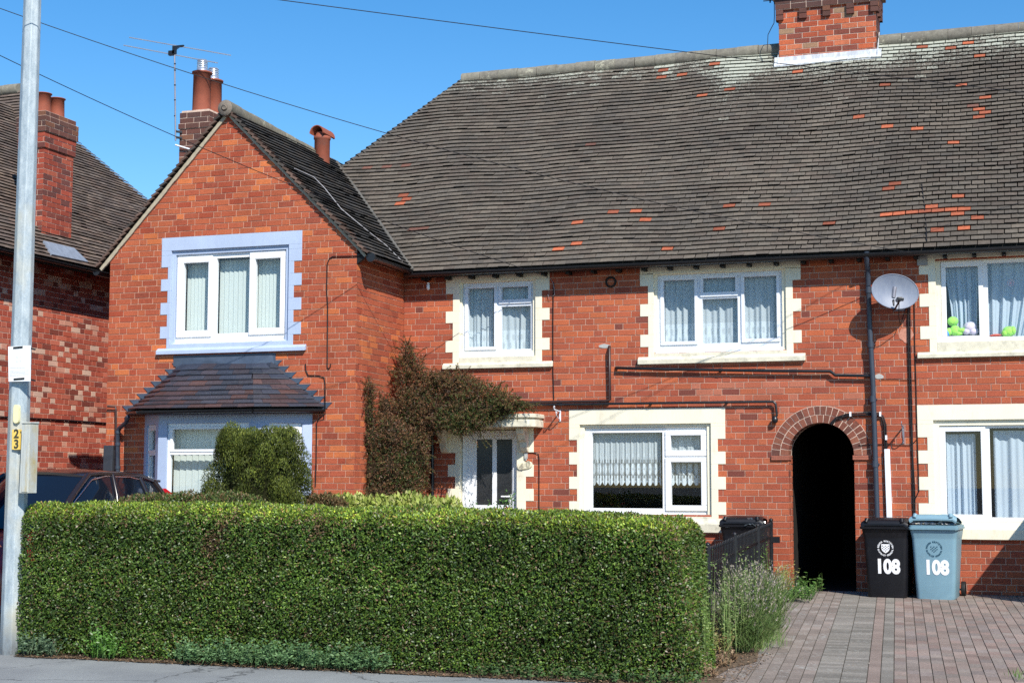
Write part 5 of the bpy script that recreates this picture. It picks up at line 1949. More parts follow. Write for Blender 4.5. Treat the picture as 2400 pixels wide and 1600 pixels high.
# number plaque by the door
c = at(1231, 1091, 0)
t = thing('number_plaque', 'cream two lobed house number plaque reading 40 beside the white door', 'house number', (c[0], 0, c[2]))
q = MB()
out = []
for k in range(40):
    a = 2 * PI * k / 40
    x = .112 * math.cos(a); z = (.062 + .012 * math.cos(2 * a)) * math.sin(a) + .018 * math.cos(a)
    out.append((c[0] + x, -.03, c[2] + z))
q.prism(out, (0, .024, 0))
q.build('plaque', M['cream'], t, bevel=.012)
M['plaque_dark'] = paint('plaque_figure', (.42, .38, .28), .7)
text('4', .12, 'figure', M['plaque_dark'], t, (c[0] - .045, -.031, c[2] - .012), (1, 0, .1), (0, 0, 1), .004, .004)
text('0', .12, 'figure', M['plaque_dark'], t, (c[0] + .052, -.031, c[2] + .018), (1, 0, .1), (0, 0, 1), .004, .004)

# ================================================================ wheelie bins
def bin_mesh(t, mats, lidopen=0.0, w=.58, wb=.46, h=1.0, d=.70):
    """local coordinates: front faces -Y, front foot at y=0"""
    body, lid, wheelm = mats
    q = MB()
    def ring(z, hw, y0, y1, r):
        pts_ = []
        for cx, cy, a0 in ((hw - r, y0 + r, -PI / 2), (hw - r, y1 - r, 0), (-hw + r, y1 - r, PI / 2), (-hw + r, y0 + r, PI)):
            for k in range(5):
                a = a0 + k * PI / 8
                pts_.append((cx + r * math.cos(a), cy + r * math.sin(a), z))
        return pts_
    R = []
    hz = h - .13
    for f in (0, .02, .3, .6, .84):
        hw = wb / 2 + (w - .05 - wb) / 2 * f
        R.append(ring(.0 + hz * f + .0, hw - (.012 if f == 0 else 0), .02 - .07 * f, .52 + .13 * f, .05))
    # arched recess then the collar
    R.append(ring(hz * .86, (w - .05) / 2 - .004, -.04, .65, .05))
    R.append(ring(hz * .97, (w - .03) / 2, -.075, .67, .04))
    n = len(R[0])
    vs = [p for r in R for p in r]
    fs = [(i * n + k, i * n + (k + 1) % n, (i + 1) * n + (k + 1) % n, (i + 1) * n + k) for i in range(len(R) - 1) for k in range(n)]
    q.add(vs, fs, 0, (1, 1, 1, 0), True)
    q.add(R[0], [tuple(range(n))[::-1]])
    q.build('body', body, t)
    q = MB()
    rim = [ring(hz * .975, w / 2 - .01, -.09, .69, .04), ring(hz * .98, w / 2, -.10, .70, .04), ring(hz * .98 + .028, w / 2 + .004, -.104, .70, .04), ring(hz * .98 + .03, w / 2 - .008, -.094, .69, .04), ring(hz * .98 + .052, w / 2 - .004, -.098, .695, .04), ring(hz * .98 + .054, w / 2 - .03, -.07, .67, .03), ring(hz * .98 + .02, w / 2 - .035, -.06, .66, .03)]
    vs = [p for r in rim for p in r]
    fs = [(i * n + k, i * n + (k + 1) % n, (i + 1) * n + (k + 1) % n, (i + 1) * n + k) for i in range(len(rim) - 1) for k in range(n)]
    q.add(vs, fs)
    q.build('rim', body, t)
    q = MB()
    zl = hz * .98 + .057
    def lz(y): return zl + (.69 - y) * math.tan(lidopen)
    rows = []
    for y, e, hw in ((-.115, -.02, w / 2 - .02), (-.112, .012, w / 2 - .012), (-.07, .04, w / 2 - .02), (.1, .062, w / 2 - .03), (.35, .066, w / 2 - .03), (.58, .05, w / 2 - .03), (.68, .03, w / 2 - .03)):
        row = []
        for k in range(13):
            s = -1 + 2 * k / 12
            x = hw * s
            dz = e - (.028 if abs(s) > .97 else 0) + .006 * (1 - s * s)
            row.append((x, y, lz(y) + dz))
        rows.append(row)
    q.grid(rows)
    q.grid([[(p[0] * .98, p[1] + .004, p[2] - .012) for p in r] for r in rows])
    q.tube([(-w / 2 + .05, .72, zl + .02), (w / 2 - .05, .72, zl + .02)], .018, 8)
    for s in (-1, 1):
        q.tube([(s * (w / 2 - .08), -.118, lz(-.12) + .005), (s * (w / 2 - .09), -.085, lz(-.08) + .045)], [.022, .03], 10)
    q.build('lid', lid, t)
    for s in (-1, 1):
        q = MB()
        x = s * (wb / 2 + .045)
        q.lathe((x - .025, .58, .1), [(.05, 0), (.098, 0), (.1, .01), (.1, .04), (.098, .05), (.05, .05)], 24, axis='x')
        q.lathe((x - .02, .58, .1), [(.0, 0), (.055, 0), (.055, .04), (.0, .04)], 16, axis='x')
        q.build('wheel', wheelm, t)
    q = MB(); q.tube([(-wb / 2 - .04, .58, .1), (wb / 2 + .04, .58, .1)], .012, 8); q.build('axle', M['steel'], t)


def bin_marks(t, num, colr, crest, slope_y, w):
    # y of the front face at height z
    def fy(z): return .02 - .07 * z / .87 - .0035
    def fp(x, z): return (x, fy(z), z)
    upv = (0, -.08, 1)
    z = .385
    text(num, .235, 'number', colr, t, fp(.02, z), (1, 0, -.012), upv, .0008, .0115, .84)
    # ring of words round a chequered shield
    zc, R1 = .615, .088
    mk = crest
    def ringtext(s, a0, a1, flip, size):
        n = len(s)
        for k, chh in enumerate(s):
            if chh == ' ': continue
            a = a0 + (a1 - a0) * k / (n - 1)
            x, zz = R1 * math.cos(a), R1 * math.sin(a)
            if not flip: X = (math.sin(a), 0, -math.cos(a)); Y = (math.cos(a), -.08, math.sin(a))
            else: X = (-math.sin(a), 0, math.cos(a)); Y = (-math.cos(a), -.08, -math.sin(a))
            letters.append((chh, fp(x, zc + zz), X, Y, size))
    letters = []
    ringtext('SOUTH KESTEVEN', math.radians(172), math.radians(8), False, .027)
    ringtext('DISTRICT COUNCIL', math.radians(192), math.radians(348), True, .025)
    objs = [text(c_, s_, 'letter', mk, None, P_, X_, Y_, .0006, .0012) for c_, P_, X_, Y_, s_ in letters]
    # join the letters into one lettering mesh
    vs, fs = [], []
    for o in objs:
        b = len(vs)
        vs += [tuple(v.co) for v in o.data.vertices]
        fs += [tuple(b + i for i in p.vertices) for p in o.data.polygons]
        me = o.data
        bpy.data.objects.remove(o); bpy.data.meshes.remove(me)
    q = MB()
    q.add(vs, fs)
    return q, fp, zc


M['binblack'] = paint('black_bin_plastic', (.0065, .0065, .009), .45, .35, .25, 9, dirt=(.014, .014, .017), dscale=7)
M['binblue'] = paint('grey_blue_bin_plastic', (.18, .31, .38), .5, .4, .06, 5, dirt=(.22, .35, .41), dscale=12)
M['binwhite'] = paint('white_transfer', (.85, .85, .86), .5, .3, .02)
M['bincrest'] = paint('dark_transfer', (.02, .07, .11), .5, .3, .02)
M['rubber'] = paint('bin_wheel_rubber', (.012, .012, .012), .6, .3, .2)


def make_bin(label, loc, rz, body, crest, shield_bg, num=True, lidopen=.03, **kw):
    t = thing('wheelie_bin', label, 'wheelie bin', (0, 0, 0), 'wheelie bins outside the house')
    bin_mesh(t, (body, body, M['rubber']), lidopen, **kw)
    if num:
        q, fp, zc = bin_marks(t, '108', M['binwhite'], crest, 0, .58)
        def shield(s):
            return [fp(.05 * s * x, zc + .052 * s * z_) for x, z_ in ((-1, 1), (1, 1), (1.0, -.1), (.8, -.55), (.4, -.9), (0, -1.12), (-.4, -.9), (-.8, -.55), (-1.0, -.1))]
        if shield_bg:
            q.prism(shield(1.0), (0, -.0006, 0))
        dark = MB()
        for i in range(5):
            for j in range(5):
                if (i + j) % 2: continue
                x, zz = -.036 + i * .018, zc - .03 + j * .015
                if zz < zc - .02 and abs(x) > .03: continue
                p = fp(x, zz)
                dark.box(p[0] - .006, p[0] + .006, p[1] - .0016, p[1] - .0004, p[2] - .005, p[2] + .005)
        q.build('crest', crest, t)
        dark.build('shield', M['binblack'] if shield_bg else M['bincrest'], t)
    t.location = loc
    t.rotation_euler.z = rz
    return t


make_bin('black wheelie bin numbered 108 in white with a white council crest', (at(2079, 1401, -.69)[0], -.71, -.022), math.radians(-3), M['binblack'], M['binwhite'], True, lidopen=.02, wb=.47, w=.60)
tb_ = make_bin('grey blue wheelie bin numbered 108 with its lid raised by rubbish bags', (at(2193, 1405, -.735)[0], -.745, -.022), math.radians(-3), M['binblue'], M['bincrest'], False, lidopen=.10, wb=.46, w=.595)
M['bag'] = paint('grey_plastic_bag', (.05, .06, .07), .22, .7, .4, 14, dirt=(.3, .34, .36), dscale=22, dfac=(.6, .7))
q = MB()
rows = []
bx0, by0 = tb_.location.x, tb_.location.y
for j in range(8):
    row = []
    for i in range(22):
        s = i / 21
        row.append((bx0 - .27 + .54 * s + rng.uniform(-.006, .006), by0 - .095 + .01 * rng.random() + .08 * (j / 7), .90 + .075 * math.sin(j / 7 * PI * .6) + rng.uniform(-.012, .012)))
    rows.append(row)
q.grid(rows, smooth=False)
tag(q.build('rubbish_bag', M['bag']), 'crumpled grey plastic bag bulging under the raised blue bin lid', 'rubbish bag')
t3 = make_bin('plain black wheelie bin behind the iron railings with two small stickers', (at(1742, 1330, -.62)[0], -.66, -.018), math.radians(4), M['binblack'], None, False, num=False, lidopen=.02)
for px, py, w_, m__ in ((1705, 1233, .032, M['paleplast']), (1727, 1229, .026, paint('blue_sticker', (.35, .42, .6), .5))):
    c = at(px, py, -.73)
    q = MB(); q.box(c[0] - w_, c[0] + w_, -.738, -.735, c[2] - w_, c[2] + w_)
    o = q.build('bin_sticker', m__)
    tag(o, 'square %s sticker on the black bin behind the railings' % ('cream' if w_ > .03 else 'blue and white'), 'sticker')
q = MB()
rows = []
for j in range(7):
    row = []
    for i in range(12):
        s = i / 11
        row.append((t3.location.x + .05 + .26 * s + rng.uniform(-.01, .01), -.78 + .05 * math.sin(j) + .02 * rng.random() + .1 * j / 7, .84 + .09 * math.sin(j / 6 * PI) + .03 * math.sin(s * 6) + rng.uniform(-.012, .012)))
    rows.append(row)
q.grid(rows, smooth=False)
tag(q.build('rubbish_bag', M['bag']), 'black bag hanging out of the bin behind the railings', 'rubbish bag')

# ================================================================ iron railings
fx0, fx1 = at(1660, 1400, -5.3)[0], at(1808, 1300, -.35)[0]
rail = thing('iron_railings', 'black painted iron railings running from the hedge back to the house', 'railings', (fx0, -5.3, gz(-5.3)))
def fpt(f, z): return Vector((fx0 + (fx1 - fx0) * f, -5.3 + 4.95 * f, gz(-5.3 + 4.95 * f) + z))
zA = at(1672, 1284, -5.2)[2] - gz(-5.2)
zB = at(1800, 1226, -.4)[2] - gz(-.4)
def topz(f): return zA + (zB - zA) * f
M['iron'] = paint('black_iron_paint', (.012, .012, .014), .35, .5, .3, 12, dirt=(.05, .035, .025), dscale=20, dfac=(.62, .75))
for f in (.0, .36, .74, 1.0):
    q = MB(); q.tube([fpt(f, 0), fpt(f, topz(f) + .04)], .024, 4, smooth=False); q.lathe(fpt(f, topz(f) + .04), [(.03, 0), (.03, .01), (.0, .03)], 4)
    q.build('post', M['iron'], rail)
q = MB()
for z0 in (.10, -.17):
    q.bar(fpt(0, z0 if z0 > 0 else topz(0) + z0), fpt(1, z0 if z0 > 0 else topz(1) + z0), .012, .035)
q.build('rail', M['iron'], rail)
np_ = 46
for k in range(np_):
    f = (k + .5) / np_
    if any(abs(f - g) < .008 for g in (.36, .74)): continue
    q = MB()
    q.tube([fpt(f, .04), fpt(f, topz(f) - .03)], .0065, 6)
    q.lathe(fpt(f, topz(f) - .03), [(.0065, 0), (.012, .012), (.0, .05)], 6)
    q.build('picket', M['iron'], rail)
q = MB(); c = fpt(1.0, topz(1) - .2); q.box(c.x - .01, c.x + .11, c.y - .02, c.y + .02, c.z - .05, c.z + .03); q.build('wall_catch', M['iron'], rail)

# assumed fence out of view, put in for its shadow on wall and drive
fen = thing('unseen_fence', 'unseen timber fence panel assumed from its shadow on the house wall', 'fence', (.47, 0, 0))
hf = 1.9
for k in range(17):
    q = MB(); y0 = -.01 - k * .1
    q.box(.46, .475, y0 - .098, y0, gz(y0) + .03, hf); q.build('board', paint('fence_board', (.22, .13, .07), .85, .15, .2, 7) if k == 0 else fen.children[0].data.materials[0], fen)
q = MB(); q.box(.475, .55, -1.75, -1.66, gz(-1.7), hf + .02); q.build('post', fen.children[0].data.materials[0], fen)

# ================================================================ lamp column
PY = -7.98
pc0 = at(27, 1520, PY); pct = at(76, 0, PY)
POST = thing('lamp_column', 'galvanised steel lamp column with number plates standing at the end of the hedge', 'lamp post', (pc0[0], PY, ZP))
m_, t_, b_b = newmat('galvanised_steel')
n1 = noise(t_, 14, 6, .75, stretch=(1, 1, .35)); n2_ = noise(t_, 1.2, 4, .6); n3 = noise(t_, 70, 3, .7)
tcn = t_.nodes.new('ShaderNodeTexCoord'); sx = t_.nodes.new('ShaderNodeSeparateXYZ'); t_.links.new(tcn.outputs['Object'], sx.inputs[0])
c1 = ramp(t_, n1.outputs[0], [(.32, (.26, .32, .36)), (.5, (.37, .43, .46)), (.72, (.52, .57, .58))])
c3 = ramp(t_, n3.outputs[0], [(.3, (.88,) * 3), (.7, (1.1,) * 3)])
o_ = mixc(t_, c1.outputs[0], c3.outputs[0], 1.0, 'MULTIPLY')
c2 = ramp(t_, n2_.outputs[0], [(.5, (0, 0, 0)), (.68, (1, 1, 1))])
o_ = mixc(t_, o_, (.50, .47, .36), c2.outputs[0])
foot = t_.nodes.new('ShaderNodeMapRange'); foot.inputs[1].default_value = ZP + .02; foot.inputs[2].default_value = ZP + .42; foot.inputs[3].default_value = 1.0; foot.inputs[4].default_value = 0.0
t_.links.new(sx.outputs[2], foot.inputs[0])
fm = t_.nodes.new('ShaderNodeMath'); fm.operation = 'MULTIPLY'
fr_ = ramp(t_, n1.outputs[0], [(.35, (.5,) * 3), (.6, (1,) * 3)])
t_.links.new(foot.outputs[0], fm.inputs[0]); t_.links.new(fr_.outputs[0], fm.inputs[1])
o_ = mixc(t_, o_, (.10, .105, .11), fm.outputs[0])
t_.links.new(o_, b_b.inputs['Base Color']); b_b.inputs['Roughness'].default_value = .5; b_b.inputs['Metallic'].default_value = .1
bump(t_, b_b, n3.outputs[0], .15, .003)
M['galv'] = m_
q = MB()
rb_ = (at(49, 1500, PY)[0] - at(5, 1500, PY)[0]) / 2
rt_ = (at(92, 20, PY)[0] - at(59, 20, PY)[0]) / 2
H_ = pct[2] - ZP
ztop_ = ZP + H_ + 1.0
def pcen(z): f = (z - ZP) / H_; return (pc0[0] + (pct[0] - pc0[0]) * f, PY, z)
def prad(z): f = (z - ZP) / H_; return rb_ + (rt_ - rb_) * f
vs, fs = [], []
zs_ = [ZP - .05, ZP + .5, ZP + 1.5, ZP + 3, ZP + 4.5, ztop_]
for z in zs_:
    c = pcen(z); r = prad(z) * 1.04
    for k in range(8):
        a = PI / 8 + k * PI / 4 + math.radians(12)
        vs.append((c[0] + r * math.cos(a), c[1] + r * math.sin(a), z))
for i in range(len(zs_) - 1):
    for k in range(8):
        fs.append((i * 8 + k, i * 8 + (k + 1) % 8, (i + 1) * 8 + (k + 1) % 8, (i + 1) * 8 + k))
q.add(vs, fs)
q.build('column', M['galv'], POST, bevel=.008)
q = MB()
# lantern and short arm above the frame
q.tube([(pcen(ztop_)[0], PY, ztop_ - .02), (pcen(ztop_)[0], PY, ztop_ + .25), (pcen(ztop_)[0], PY - .5, ztop_ + .38)], .04, 10)
q.build('arm', M['galv'], POST)
q = MB(); q.prism([(pcen(ztop_)[0] - .12, PY - .45, ztop_ + .33), (pcen(ztop_)[0] - .07, PY - 1.05, ztop_ + .40), (pcen(ztop_)[0] + .07, PY - 1.05, ztop_ + .40), (pcen(ztop_)[0] + .12, PY - .45, ztop_ + .33)], (0, 0, .12)); q.build('lantern', M['paleplast'], POST, bevel=.03)
FY = PY - .112
# cut-out box strapped to the right of the column
q = MB()
a0_, a1_ = at(58, 1155, FY), at(85, 992, FY)
xl0, xr0 = at(54, 1155, FY)[0], at(75, 1155, FY)[0]
xl1, xr1 = at(61, 992, FY)[0], at(80, 992, FY)[0]
q.hexa([(xl0, FY - .06, a0_[2]), (xr0, FY - .06, a0_[2]), (xr0, FY + .07, a0_[2]), (xl0, FY + .07, a0_[2]), (xl1, FY - .06, a1_[2]), (xr1, FY - .06, a1_[2]), (xr1, FY + .07, a1_[2]), (xl1, FY + .07, a1_[2])])
q.hexa([(xl1 - .006, FY - .07, a1_[2]), (xr1 + .008, FY - .07, a1_[2]), (xr1 + .008, FY + .07, a1_[2]), (xl1 - .006, FY + .07, a1_[2]), (xl1 - .006, FY - .066, a1_[2] + .012), (xr1 + .008, FY - .066, a1_[2] + .012), (xr1 + .008, FY + .07, a1_[2] + .018), (xl1 - .006, FY + .07, a1_[2] + .018)])
xm = xl0 + (xr0 - xl0) * .3
q.hexa([(xm, FY - .066, a0_[2] + .01), (xr0 - .004, FY - .066, a0_[2] + .01), (xr0 - .004, FY - .06, a0_[2] + .01), (xm, FY - .06, a0_[2] + .01), (xl1 + (xr1 - xl1) * .3, FY - .066, a1_[2] - .01), (xr1 - .004, FY - .066, a1_[2] - .01), (xr1 - .004, FY - .06, a1_[2] - .01), (xl1 + (xr1 - xl1) * .3, FY - .06, a1_[2] - .01)])
M['boxgrey'] = paint('weathered_grey_box', (.45, .47, .44), .6, .3, .12, 12, dirt=(.42, .34, .16), dscale=5, dfac=(.52, .75), stretch=(3, 1, .6), bmp=.1)
q.build('service_box', M['boxgrey'], POST, bevel=.004)
# yellow plates and stencilled numbers
M['yellow'] = paint('yellow_plate', (.80, .56, .13), .6, .3, .08, 10)
M['paleyellow'] = paint('faded_yellow_plate', (.80, .74, .42), .6, .3, .06, 10)
M['stencil'] = paint('stencil_ink', (.05, .05, .03), .6)
def postface(px, py): return at(px, py, FY - .002)
def pplate(px0, px1, py0, py1, mat, name, lean, rnd=False):
    q = MB()
    A = [at(px0, py1, FY), at(px1, py1, FY), at(px1 + lean, py0, FY), at(px0 + lean, py0, FY)]
    if rnd:
        w_ = (A[1] - A[0]) * .5; h_ = (A[3] - A[0]); cc_ = (A[0] + A[2]) / 2
        pts_ = []
        for k in range(20):
            a = 2 * PI * k / 20
            ca, sa = math.cos(a), math.sin(a)
            pts_.append(cc_ + w_ * (abs(ca) ** .6 * (1 if ca > 0 else -1)) + h_ * .5 * (abs(sa) ** .35 * (1 if sa > 0 else -1)))
        A = pts_
    q.prism([(p[0], FY - .004, p[2]) for p in A], (0, .03, 0))
    return q.build(name, mat, POST)
pplate(31, 43.5, 948, 991, M['paleyellow'], 'blank_plate', 1, True)
pl2 = pplate(28.5, 46, 1006, 1053, M['yellow'], 'number_plate', .5)
for s_, py in (('2', 1017), ('3', 1041)):
    c = at(38, py, FY - .006)
    text(s_, .115, 'figure', M['stencil'], pl2, (c[0], FY - .0055, c[2]), (1, 0, 0), (0, 0, 1), .0008, .004)
# notice in a plastic sleeve tied to the column
NY = FY - .025
A = [at(20, 894, NY), at(71, 893, NY), at(71.5, 809, NY), at(19, 812, NY)]
NT = thing('notice', 'white laminated notice strapped to the lamp column with black ties', 'notice', tuple(A[0]))
q = MB(); q.prism([(p[0], NY, p[2]) for p in A], (0, .006, 0)); q.build('sheet', paint('notice_paper', (.82, .82, .80), .35, .4, .02), NT)
q = MB()
for py, a, b in ((814.5, 31, 53), (888, 32, 57)):
    q.bar(at(a, py + .6, NY - .003), at(b, py - 1.4, NY - .003), .004, .018)
for py in (816, 889):
    q.bar(at(71, py, NY + .02), at(83, py + 3, NY + .08), .01, .014)
q.build('tie', M['blackpl'], NT)
q = MB()
for i, py in enumerate((862, 868, 871, 874, 877, 880)):
    q.bar(at(23, py, NY - .0015), at(68 if i % 3 else 60, py - 1.2, NY - .0015), .001, .004 if i else .003)
q.build('print_line', paint('faint_print', (.62, .62, .62), .5), NT)
text('20', .07, 'print', paint('faint_print_large', (.70, .70, .69), .5), NT, at(44, 842, NY - .0015), (1, 0, 0), (0, 0, 1), .0005)

# ================================================================ aerial on the wing chimney
AY = cyA - .06
ac = at(411, 300, AY)
aer = thing('tv_aerial', 'television aerial on a striped mast strapped to the small chimney stack', 'aerial', (ac[0], AY, ac[2]))
mp = [at(411.5, 330, AY), at(409, 112, AY)]
q = MB(); q.tube(mp, .012, 8); q.build('mast', M['steel'], aer)
q = MB()
for y in (150, 165, 200, 235, 272):
    c = Vector(at(410, y, AY)); q.tube([c - Vector((0, 0, .008)), c + Vector((0, 0, .008))], .0155, 8)
q.build('band', M['blackpl'], aer)
q = MB()
bo, bi = at(402, 124, AY - .0), at(423, 109, AY + .75)
q.tube([bo, bi], .012, 6)
q.bar(Vector(at(403, 125, AY)) - Vector((.05, 0, 0)), Vector(at(403, 125, AY)) + Vector((.05, 0, 0)), .05, .07)
q.bar(Vector(at(409, 118, AY)) - Vector((0, 0, .06)), Vector(at(409, 118, AY)) + Vector((0, 0, .06)), .05, .05)
q.bar(Vector(bi) - Vector((.08, 0, 0)), Vector(bi) + Vector((.06, 0, .0)), .03, .03)
q.build('boom', M['blackpl'], aer)
for e0_, e1_, yy in (((290, 106.5), (510, 148), AY), ((303, 88), (541, 130), AY + .75)):
    q = MB(); q.tube([at(e0_[0], e0_[1], yy), at(e1_[0], e1_[1], yy)], .009, 6); q.build('element', M['alu'], aer)
q = MB()
for y in (308, 322):
    q.bar(at(410, y, AY), at(427, y + 2, cyA - .005), .03, .03)
q.tube([at(411, 305, AY), at(418, 310, AY), at(424, 312, cyA)], .006, 6)
q.build('bracket', M['blackpl'], aer)
q = MB(); q.tube([at(411, 340, AY), at(448, 351, cyA - .02)], .014, 6); q.build('stay', M['whitewood'], aer)

# ================================================================ overhead wires
def wire(name, label, a, b, sag, r=.0045):
    a, b = Vector(a), Vector(b)
    q = MB()
    pts_ = [a.lerp(b, k / 28) - Vector((0, 0, sag * 4 * (k / 28) * (1 - k / 28))) for k in range(29)]
    q.tube(pts_, r, 6)
    tag(q.build(name, M['cable']), label, 'wire', 'overhead telephone wires')
far = lambda x, y, Y: at(x, y, Y)
wire('overhead_wire', 'upper overhead wire passing the aerial and ending at the gutter above the dish', far(-160, -38, -7), at(2135, 592, -.32), .30)
wire('overhead_wire', 'lower overhead wire crossing the brick gable to the small upper window', far(-160, 52, -7), at(1262, 640, -.1), .18)
wire('overhead_wire', 'single overhead wire crossing the sky above the long roof towards the chimney', far(-160, -110, -9), at(2560, 235, -.6), .04)
q = MB()
wp = [roofhit(x, y) for x, y in ((2161, 437), (2166, 480), (2171, 530), (2173, 572))]
q.tube([Vector(p) + Nmain * .05 for p in wp], .006, 6)
tag(q.build('roof_cable', M['cable']), 'short black cable lying on the tiles above the right hand gutter', 'cable')
q = MB(); q.tube([at(1256, 640, -.03), at(1275, 645, -.02), at(1292, 655, -.02), at(1297, 664, -.015), at(1300, 690, -.03), at(1288, 702, -.03), at(1284, 690, -.02)], .004, 6)
tag(q.build('cable_tail', M['steel']), 'loose end of telephone wire looped beside the small upper window', 'cable')

# ================================================================ parked car
CARX, CARY = -11.05, -7.08
carz = gz(-5) + .055
car = thing('parked_car', 'dark roofed red hatchback parked nose out on the drive left of the hedge', 'car', (0, 0, 0))
M['carred'] = paint('red_car_paint', (.30, .012, .022), .22, .6, .05, 2)
M['carblack'] = paint('black_car_paint', (.02, .014, .014), .16, .7, .05, 2)
m_, _, b_b = newmat('car_glass')
b_b.inputs['Base Color'].default_value = (.006, .009, .016, 1); b_b.inputs['Roughness'].default_value = .04; setspec(b_b, .6)
M['carglass'] = m_
M['chrome'] = paint('chrome', (.7, .72, .75), .12, .6, .02, metal=1.0)
st = [(0.0, .52, .32, .60), (.06, .66, .24, .72), (.2, .76, .20, .80), (.5, .83, .18, .88), (.95, .86, .17, .95), (1.4, .87, .17, 1.0), (2.2, .875, .17, 1.03), (3.0, .865, .17, 1.07), (3.5, .84, .19, 1.10), (3.8, .79, .24, 1.08), (3.95, .70, .34, 1.0)]
q = MB()
rows = []
for y, hw, z0, z1 in st:
    row = []
    for k in range(25):
        t_ = k / 24 * PI
        ca, sa = math.cos(t_), math.sin(t_)
        x = hw * (abs(ca) ** .45) * (1 if ca > 0 else -1)
        z = z0 + (z1 - z0) * (abs(sa) ** .5)
        row.append((x, y, z))
    row.append((-hw * .9, y, z0)); 
    rows.append(row + [row[0]])
q.grid(rows)
q.add(rows[0][:-1], [tuple(range(len(rows[0]) - 1))]); q.add(rows[-1][:-1], [tuple(range(len(rows[-1]) - 1))])
body = q.build('body', M['carred'], car)
# cabin glass hull and roof
def cab(y, s, z): return (s, y, z)
q = MB()
base = [(1.05, .70, .95), (1.35, .80, 1.0), (2.2, .815, 1.03), (3.0, .80, 1.07), (3.55, .74, 1.10), (3.78, .66, 1.08)]
topc = [(1.98, .545, 1.535), (2.12, .60, 1.56), (2.45, .615, 1.575), (2.95, .60, 1.56), (3.38, .56, 1.50), (3.50, .52, 1.465)]
sideR = [[cab(b[0], s * b[1], b[2]) for b in base] for s in (1,)]
for s in (1, -1):
    rows = []
    for f in (0, .35, .7, 1):
        rows.append([(s * (b[1] + (t[1] - b[1]) * (f ** 1.25)), b[0] + (t[0] - b[0]) * f, b[2] + (t[2] - b[2]) * f) for b, t in zip(base, topc)])
    q.grid(rows)
def across(b, t, bulge):
    rows = []
    for f in (0, .33, .66, 1):
        row = []
        for k in range(11):
            sx_ = -1 + k / 5
            hw = b[1] + (t[1] - b[1]) * (f ** 1.25)
            row.append((hw * sx_, b[0] + (t[0] - b[0]) * f + bulge * (1 - sx_ * sx_), b[2] + (t[2] - b[2]) * f + .02 * (1 - sx_ * sx_)))
        rows.append(row)
    return rows
q.grid(across(base[0], topc[0], -.14))
q.grid(across(base[-1], topc[-1], .08))
q.build('window_glass', M['carglass'], car)
q = MB()
rows = []
for t in topc[:5] + [(3.62, .54, 1.49)]:
    rows.append([(t[1] * 1.02 * sx_, t[0] - (.14 * (1 - sx_ * sx_) if t is topc[0] else 0) + (.06 * (1 - sx_ * sx_) if t[0] > 3.5 else 0), t[2] + .012 + .045 * (1 - abs(sx_) ** 2.4)) for sx_ in [-1 + k / 7 for k in range(15)]])
q.grid(rows)
q.grid([[(p[0] * .99, p[1], p[2] - .03) for p in r] for r in rows])
for r_ in (rows[0], rows[-1]):
    q.grid([r_, [(p[0] * .99, p[1], p[2] - .03) for p in r_]])
for j in (0, -1):
    q.grid([[r[j] for r in rows], [(r[j][0] * .99, r[j][1], r[j][2] - .03) for r in rows]])
q.build('roof', M['carblack'], car)
for s in (1, -1):
    q = MB()
    A = [(s * .735, 1.12, .97), (s * .70, 1.45, 1.22), (s * .645, 1.75, 1.42), (s * .575, 2.02, 1.55)]
    q.tube(A, .036, 8)
    q.tube([(s * .818, 2.32, 1.03), (s * .735, 2.38, 1.32), (s * .62, 2.45, 1.57)], .03, 8)
    q.tube([(s * .79, 3.1, 1.07), (s * .70, 3.08, 1.34), (s * .60, 3.05, 1.55)], .028, 8)
    q.tube([(s * .70, 3.68, 1.09), (s * .62, 3.55, 1.32), (s * .55, 3.44, 1.48)], .05, 8)
    q.tube([(s * .575, 2.0, 1.552), (s * .61, 2.2, 1.57), (s * .62, 2.6, 1.575), (s * .60, 3.1, 1.548), (s * .56, 3.42, 1.49)], .028, 8)
    q.build('pillar', M['carblack'], car)
for s in (1, -1):
    q = MB()
    q.tube([(s * .76, 1.2, .985), (s * .705, 1.62, 1.28), (s * .64, 2.0, 1.50), (s * .628, 2.3, 1.545), (s * .628, 2.8, 1.54), (s * .615, 3.1, 1.50)], .010, 6)
    q.build('window_trim', M['chrome'], car)
for s in (1, -1):
    q = MB(); q.add([], []); 
    q.prism([(s * .70, 3.60, 1.33), (s * .64, 3.52, 1.40), (s * .70, 3.78, 1.12), (s * .79, 3.74, 1.05), (s * .80, 3.66, 1.12)], (s * .03, .03, 0))
    q.build('tail_light', paint('red_lamp', (.45, .01, .02), .15, .6) if s > 0 else bpy.data.materials['red_lamp'], car)
    q = MB()
    q.prism([(s * .34, .03, .66), (s * .70, .16, .74), (s * .76, .26, .80), (s * .72, .24, .85), (s * .40, .07, .76)], (0, -.03, 0))
    q.build('headlight', M['chrome'], car)
    q = MB(); q.prism([(s * .84, 1.36, 1.0), (s * 1.02, 1.33, 1.02), (s * 1.02, 1.36, 1.14), (s * .86, 1.4, 1.12)], (0, .1, 0)); q.build('wing_mirror', M['carblack'], car, bevel=.02)
q = MB(); q.box(-.34, .34, -.022, .08, .60, .69); q.box(-.48, .48, -.01, .1, .33, .46); q.build('grille', M['blackpl'], car, bevel=.02)
q = MB(); q.tube([(-.62, .03, .70), (-.3, -.035, .71), (0, -.045, .71), (.3, -.035, .71), (.62, .03, .70)], .016, 8); q.tube([(-.66, .09, .52), (-.3, -.03, .5), (.3, -.03, .5), (.66, .09, .52)], .013, 8); q.build('chrome_strip', M['chrome'], car)
